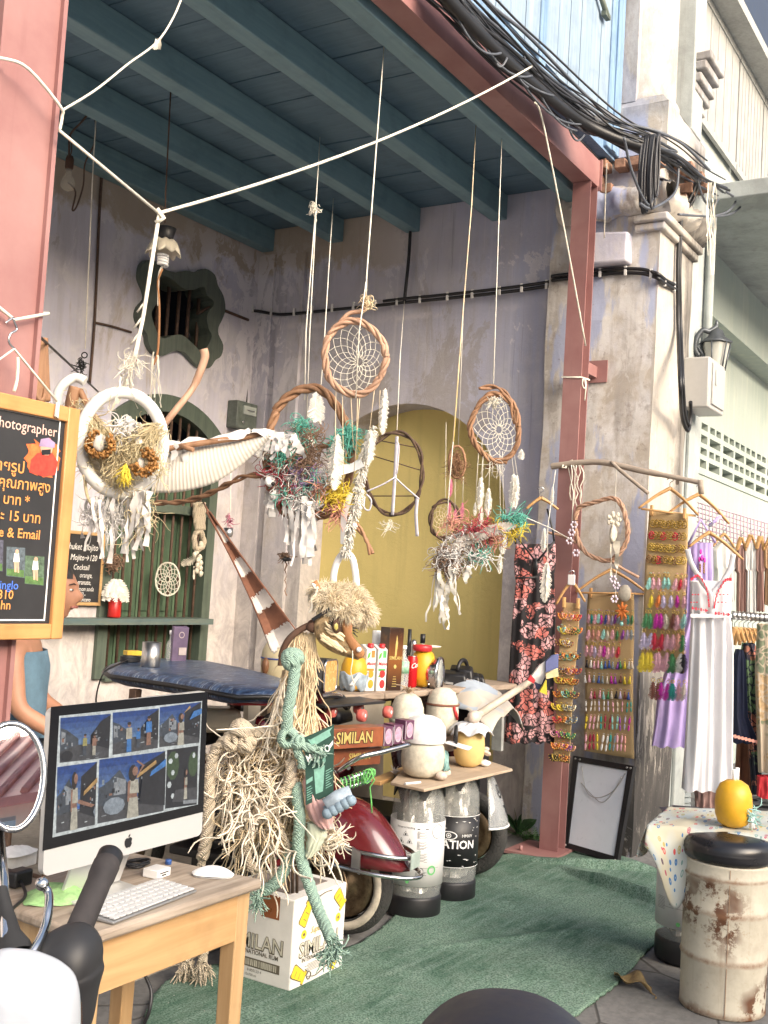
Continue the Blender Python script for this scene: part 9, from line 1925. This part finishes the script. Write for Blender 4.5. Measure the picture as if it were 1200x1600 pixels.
for i,(x0,x1,y0,y1,mt,lab)in enumerate(((1112,1150,846,940,M_wb,'white blouse with keyhole neck, leftmost top on the pink grid'),(1149,1168,852,955,M_mv,'mauve knit top with keyhole neck beside the white blouse on the pink grid'),(1163,1184,848,965,M_wb,'white sleeveless top between two mauve tops on the pink grid'),(1180,1196,850,955,M_mv,'mauve knit top right of the white sleeveless top'),(1193,1216,846,945,M_tan,'tan ribbed top at the right edge of the photo'))):
 garment([(y0,(x0+x1)/2-5,(x0+x1)/2+5),(y0+14,x0,x1),(y0+40,x0,x1),(y0+44,x0+3,x1-3),(y1,x0+2,x1-2)],8.15-.02*i,.05,mt,'top',lab,'top',.25,3,i,None,'light tops on the pink grid')
 hanger(((x0+x1)/2,y0-12),(x0+2,y0+8),(x1-2,y0+10),8.12-.02*i,'dark hanger of the '+lab.split(',')[0].split(' on ')[0],False,10,'hangers on the pink grid')
M_navy=mat('navy_cloth',(.012,.017,.045),.9,var=.3);M_dkfl=floral('dark_floral',(.012,.015,.03),(.12,.2,.1),(.4,.14,.1),7);M_ltfl=floral('beige_floral',(.4,.33,.25),(.16,.19,.12),(.45,.3,.16),6);M_brs=mat('brown_cloth',(.16,.065,.035),.9,var=.2)
for i,(rows,D,mt,nm,lab,ct)in enumerate((([(1015,1150,1160),(1030,1145,1164),(1120,1142,1168),(1160,1144,1185)],7.7,M_navy,'navy_dress','navy dress with a patterned hem hanging under the chrome rail','dress'),([(1005,1160,1178),(1030,1158,1190),(1090,1164,1186),(1240,1176,1190)],7.85,M_dkfl,'dark_floral_dress','dark floral dress on the chrome rail behind the navy dress','dress'),([(1150,1152,1176),(1240,1149,1180)],7.95,M_brs,'brown_skirt','plain brown skirt below the navy dress on the rack','skirt'),([(975,1184,1206),(1050,1180,1215),(1130,1182,1215),(1205,1185,1215)],7.6,M_ltfl,'beige_floral_dress','beige and green floral dress at the right end of the rack','dress'),([(1212,1184,1215),(1252,1182,1215)],7.6,mat('red_cloth',(.45,.02,.03),.8),'red_bag','red cloth bag at the right edge under the beige floral dress','bag'))):
 t=garment(rows,D,.06,mt,nm,lab,ct,.25,3,i+5)
 if nm=='navy_dress':
  m=MB()
  for k in range(14):m.obox(at(1146+k*2.8,1150+k*.7,D=7.6),CR*.006,CU*.012*(1 if k%2 else .6),CF*.004)
  m.build('hem_pattern',em['salmon'],t)
for i in range(6):x=1148+i*7;hanger((x,980+i*.5),(x-7,1008),(x+7,1002),7.75+.06*i,'%s wooden hanger from the left on the crowded chrome rail'%ORD[i],False,14,'wooden hangers on the chrome rail')
m=MB();
for k in range(11):m.bar(at(1048+0*k,1190+k*9,D=7.7),at(1078,1186+k*9,D=7.7),.05,.03,(0,0,1))
tag(m.build('roller_shutter',mat('grey_shutter',(.33,.37,.38),.5),),'grey corrugated shutter foot behind the lavender dress','shutter')
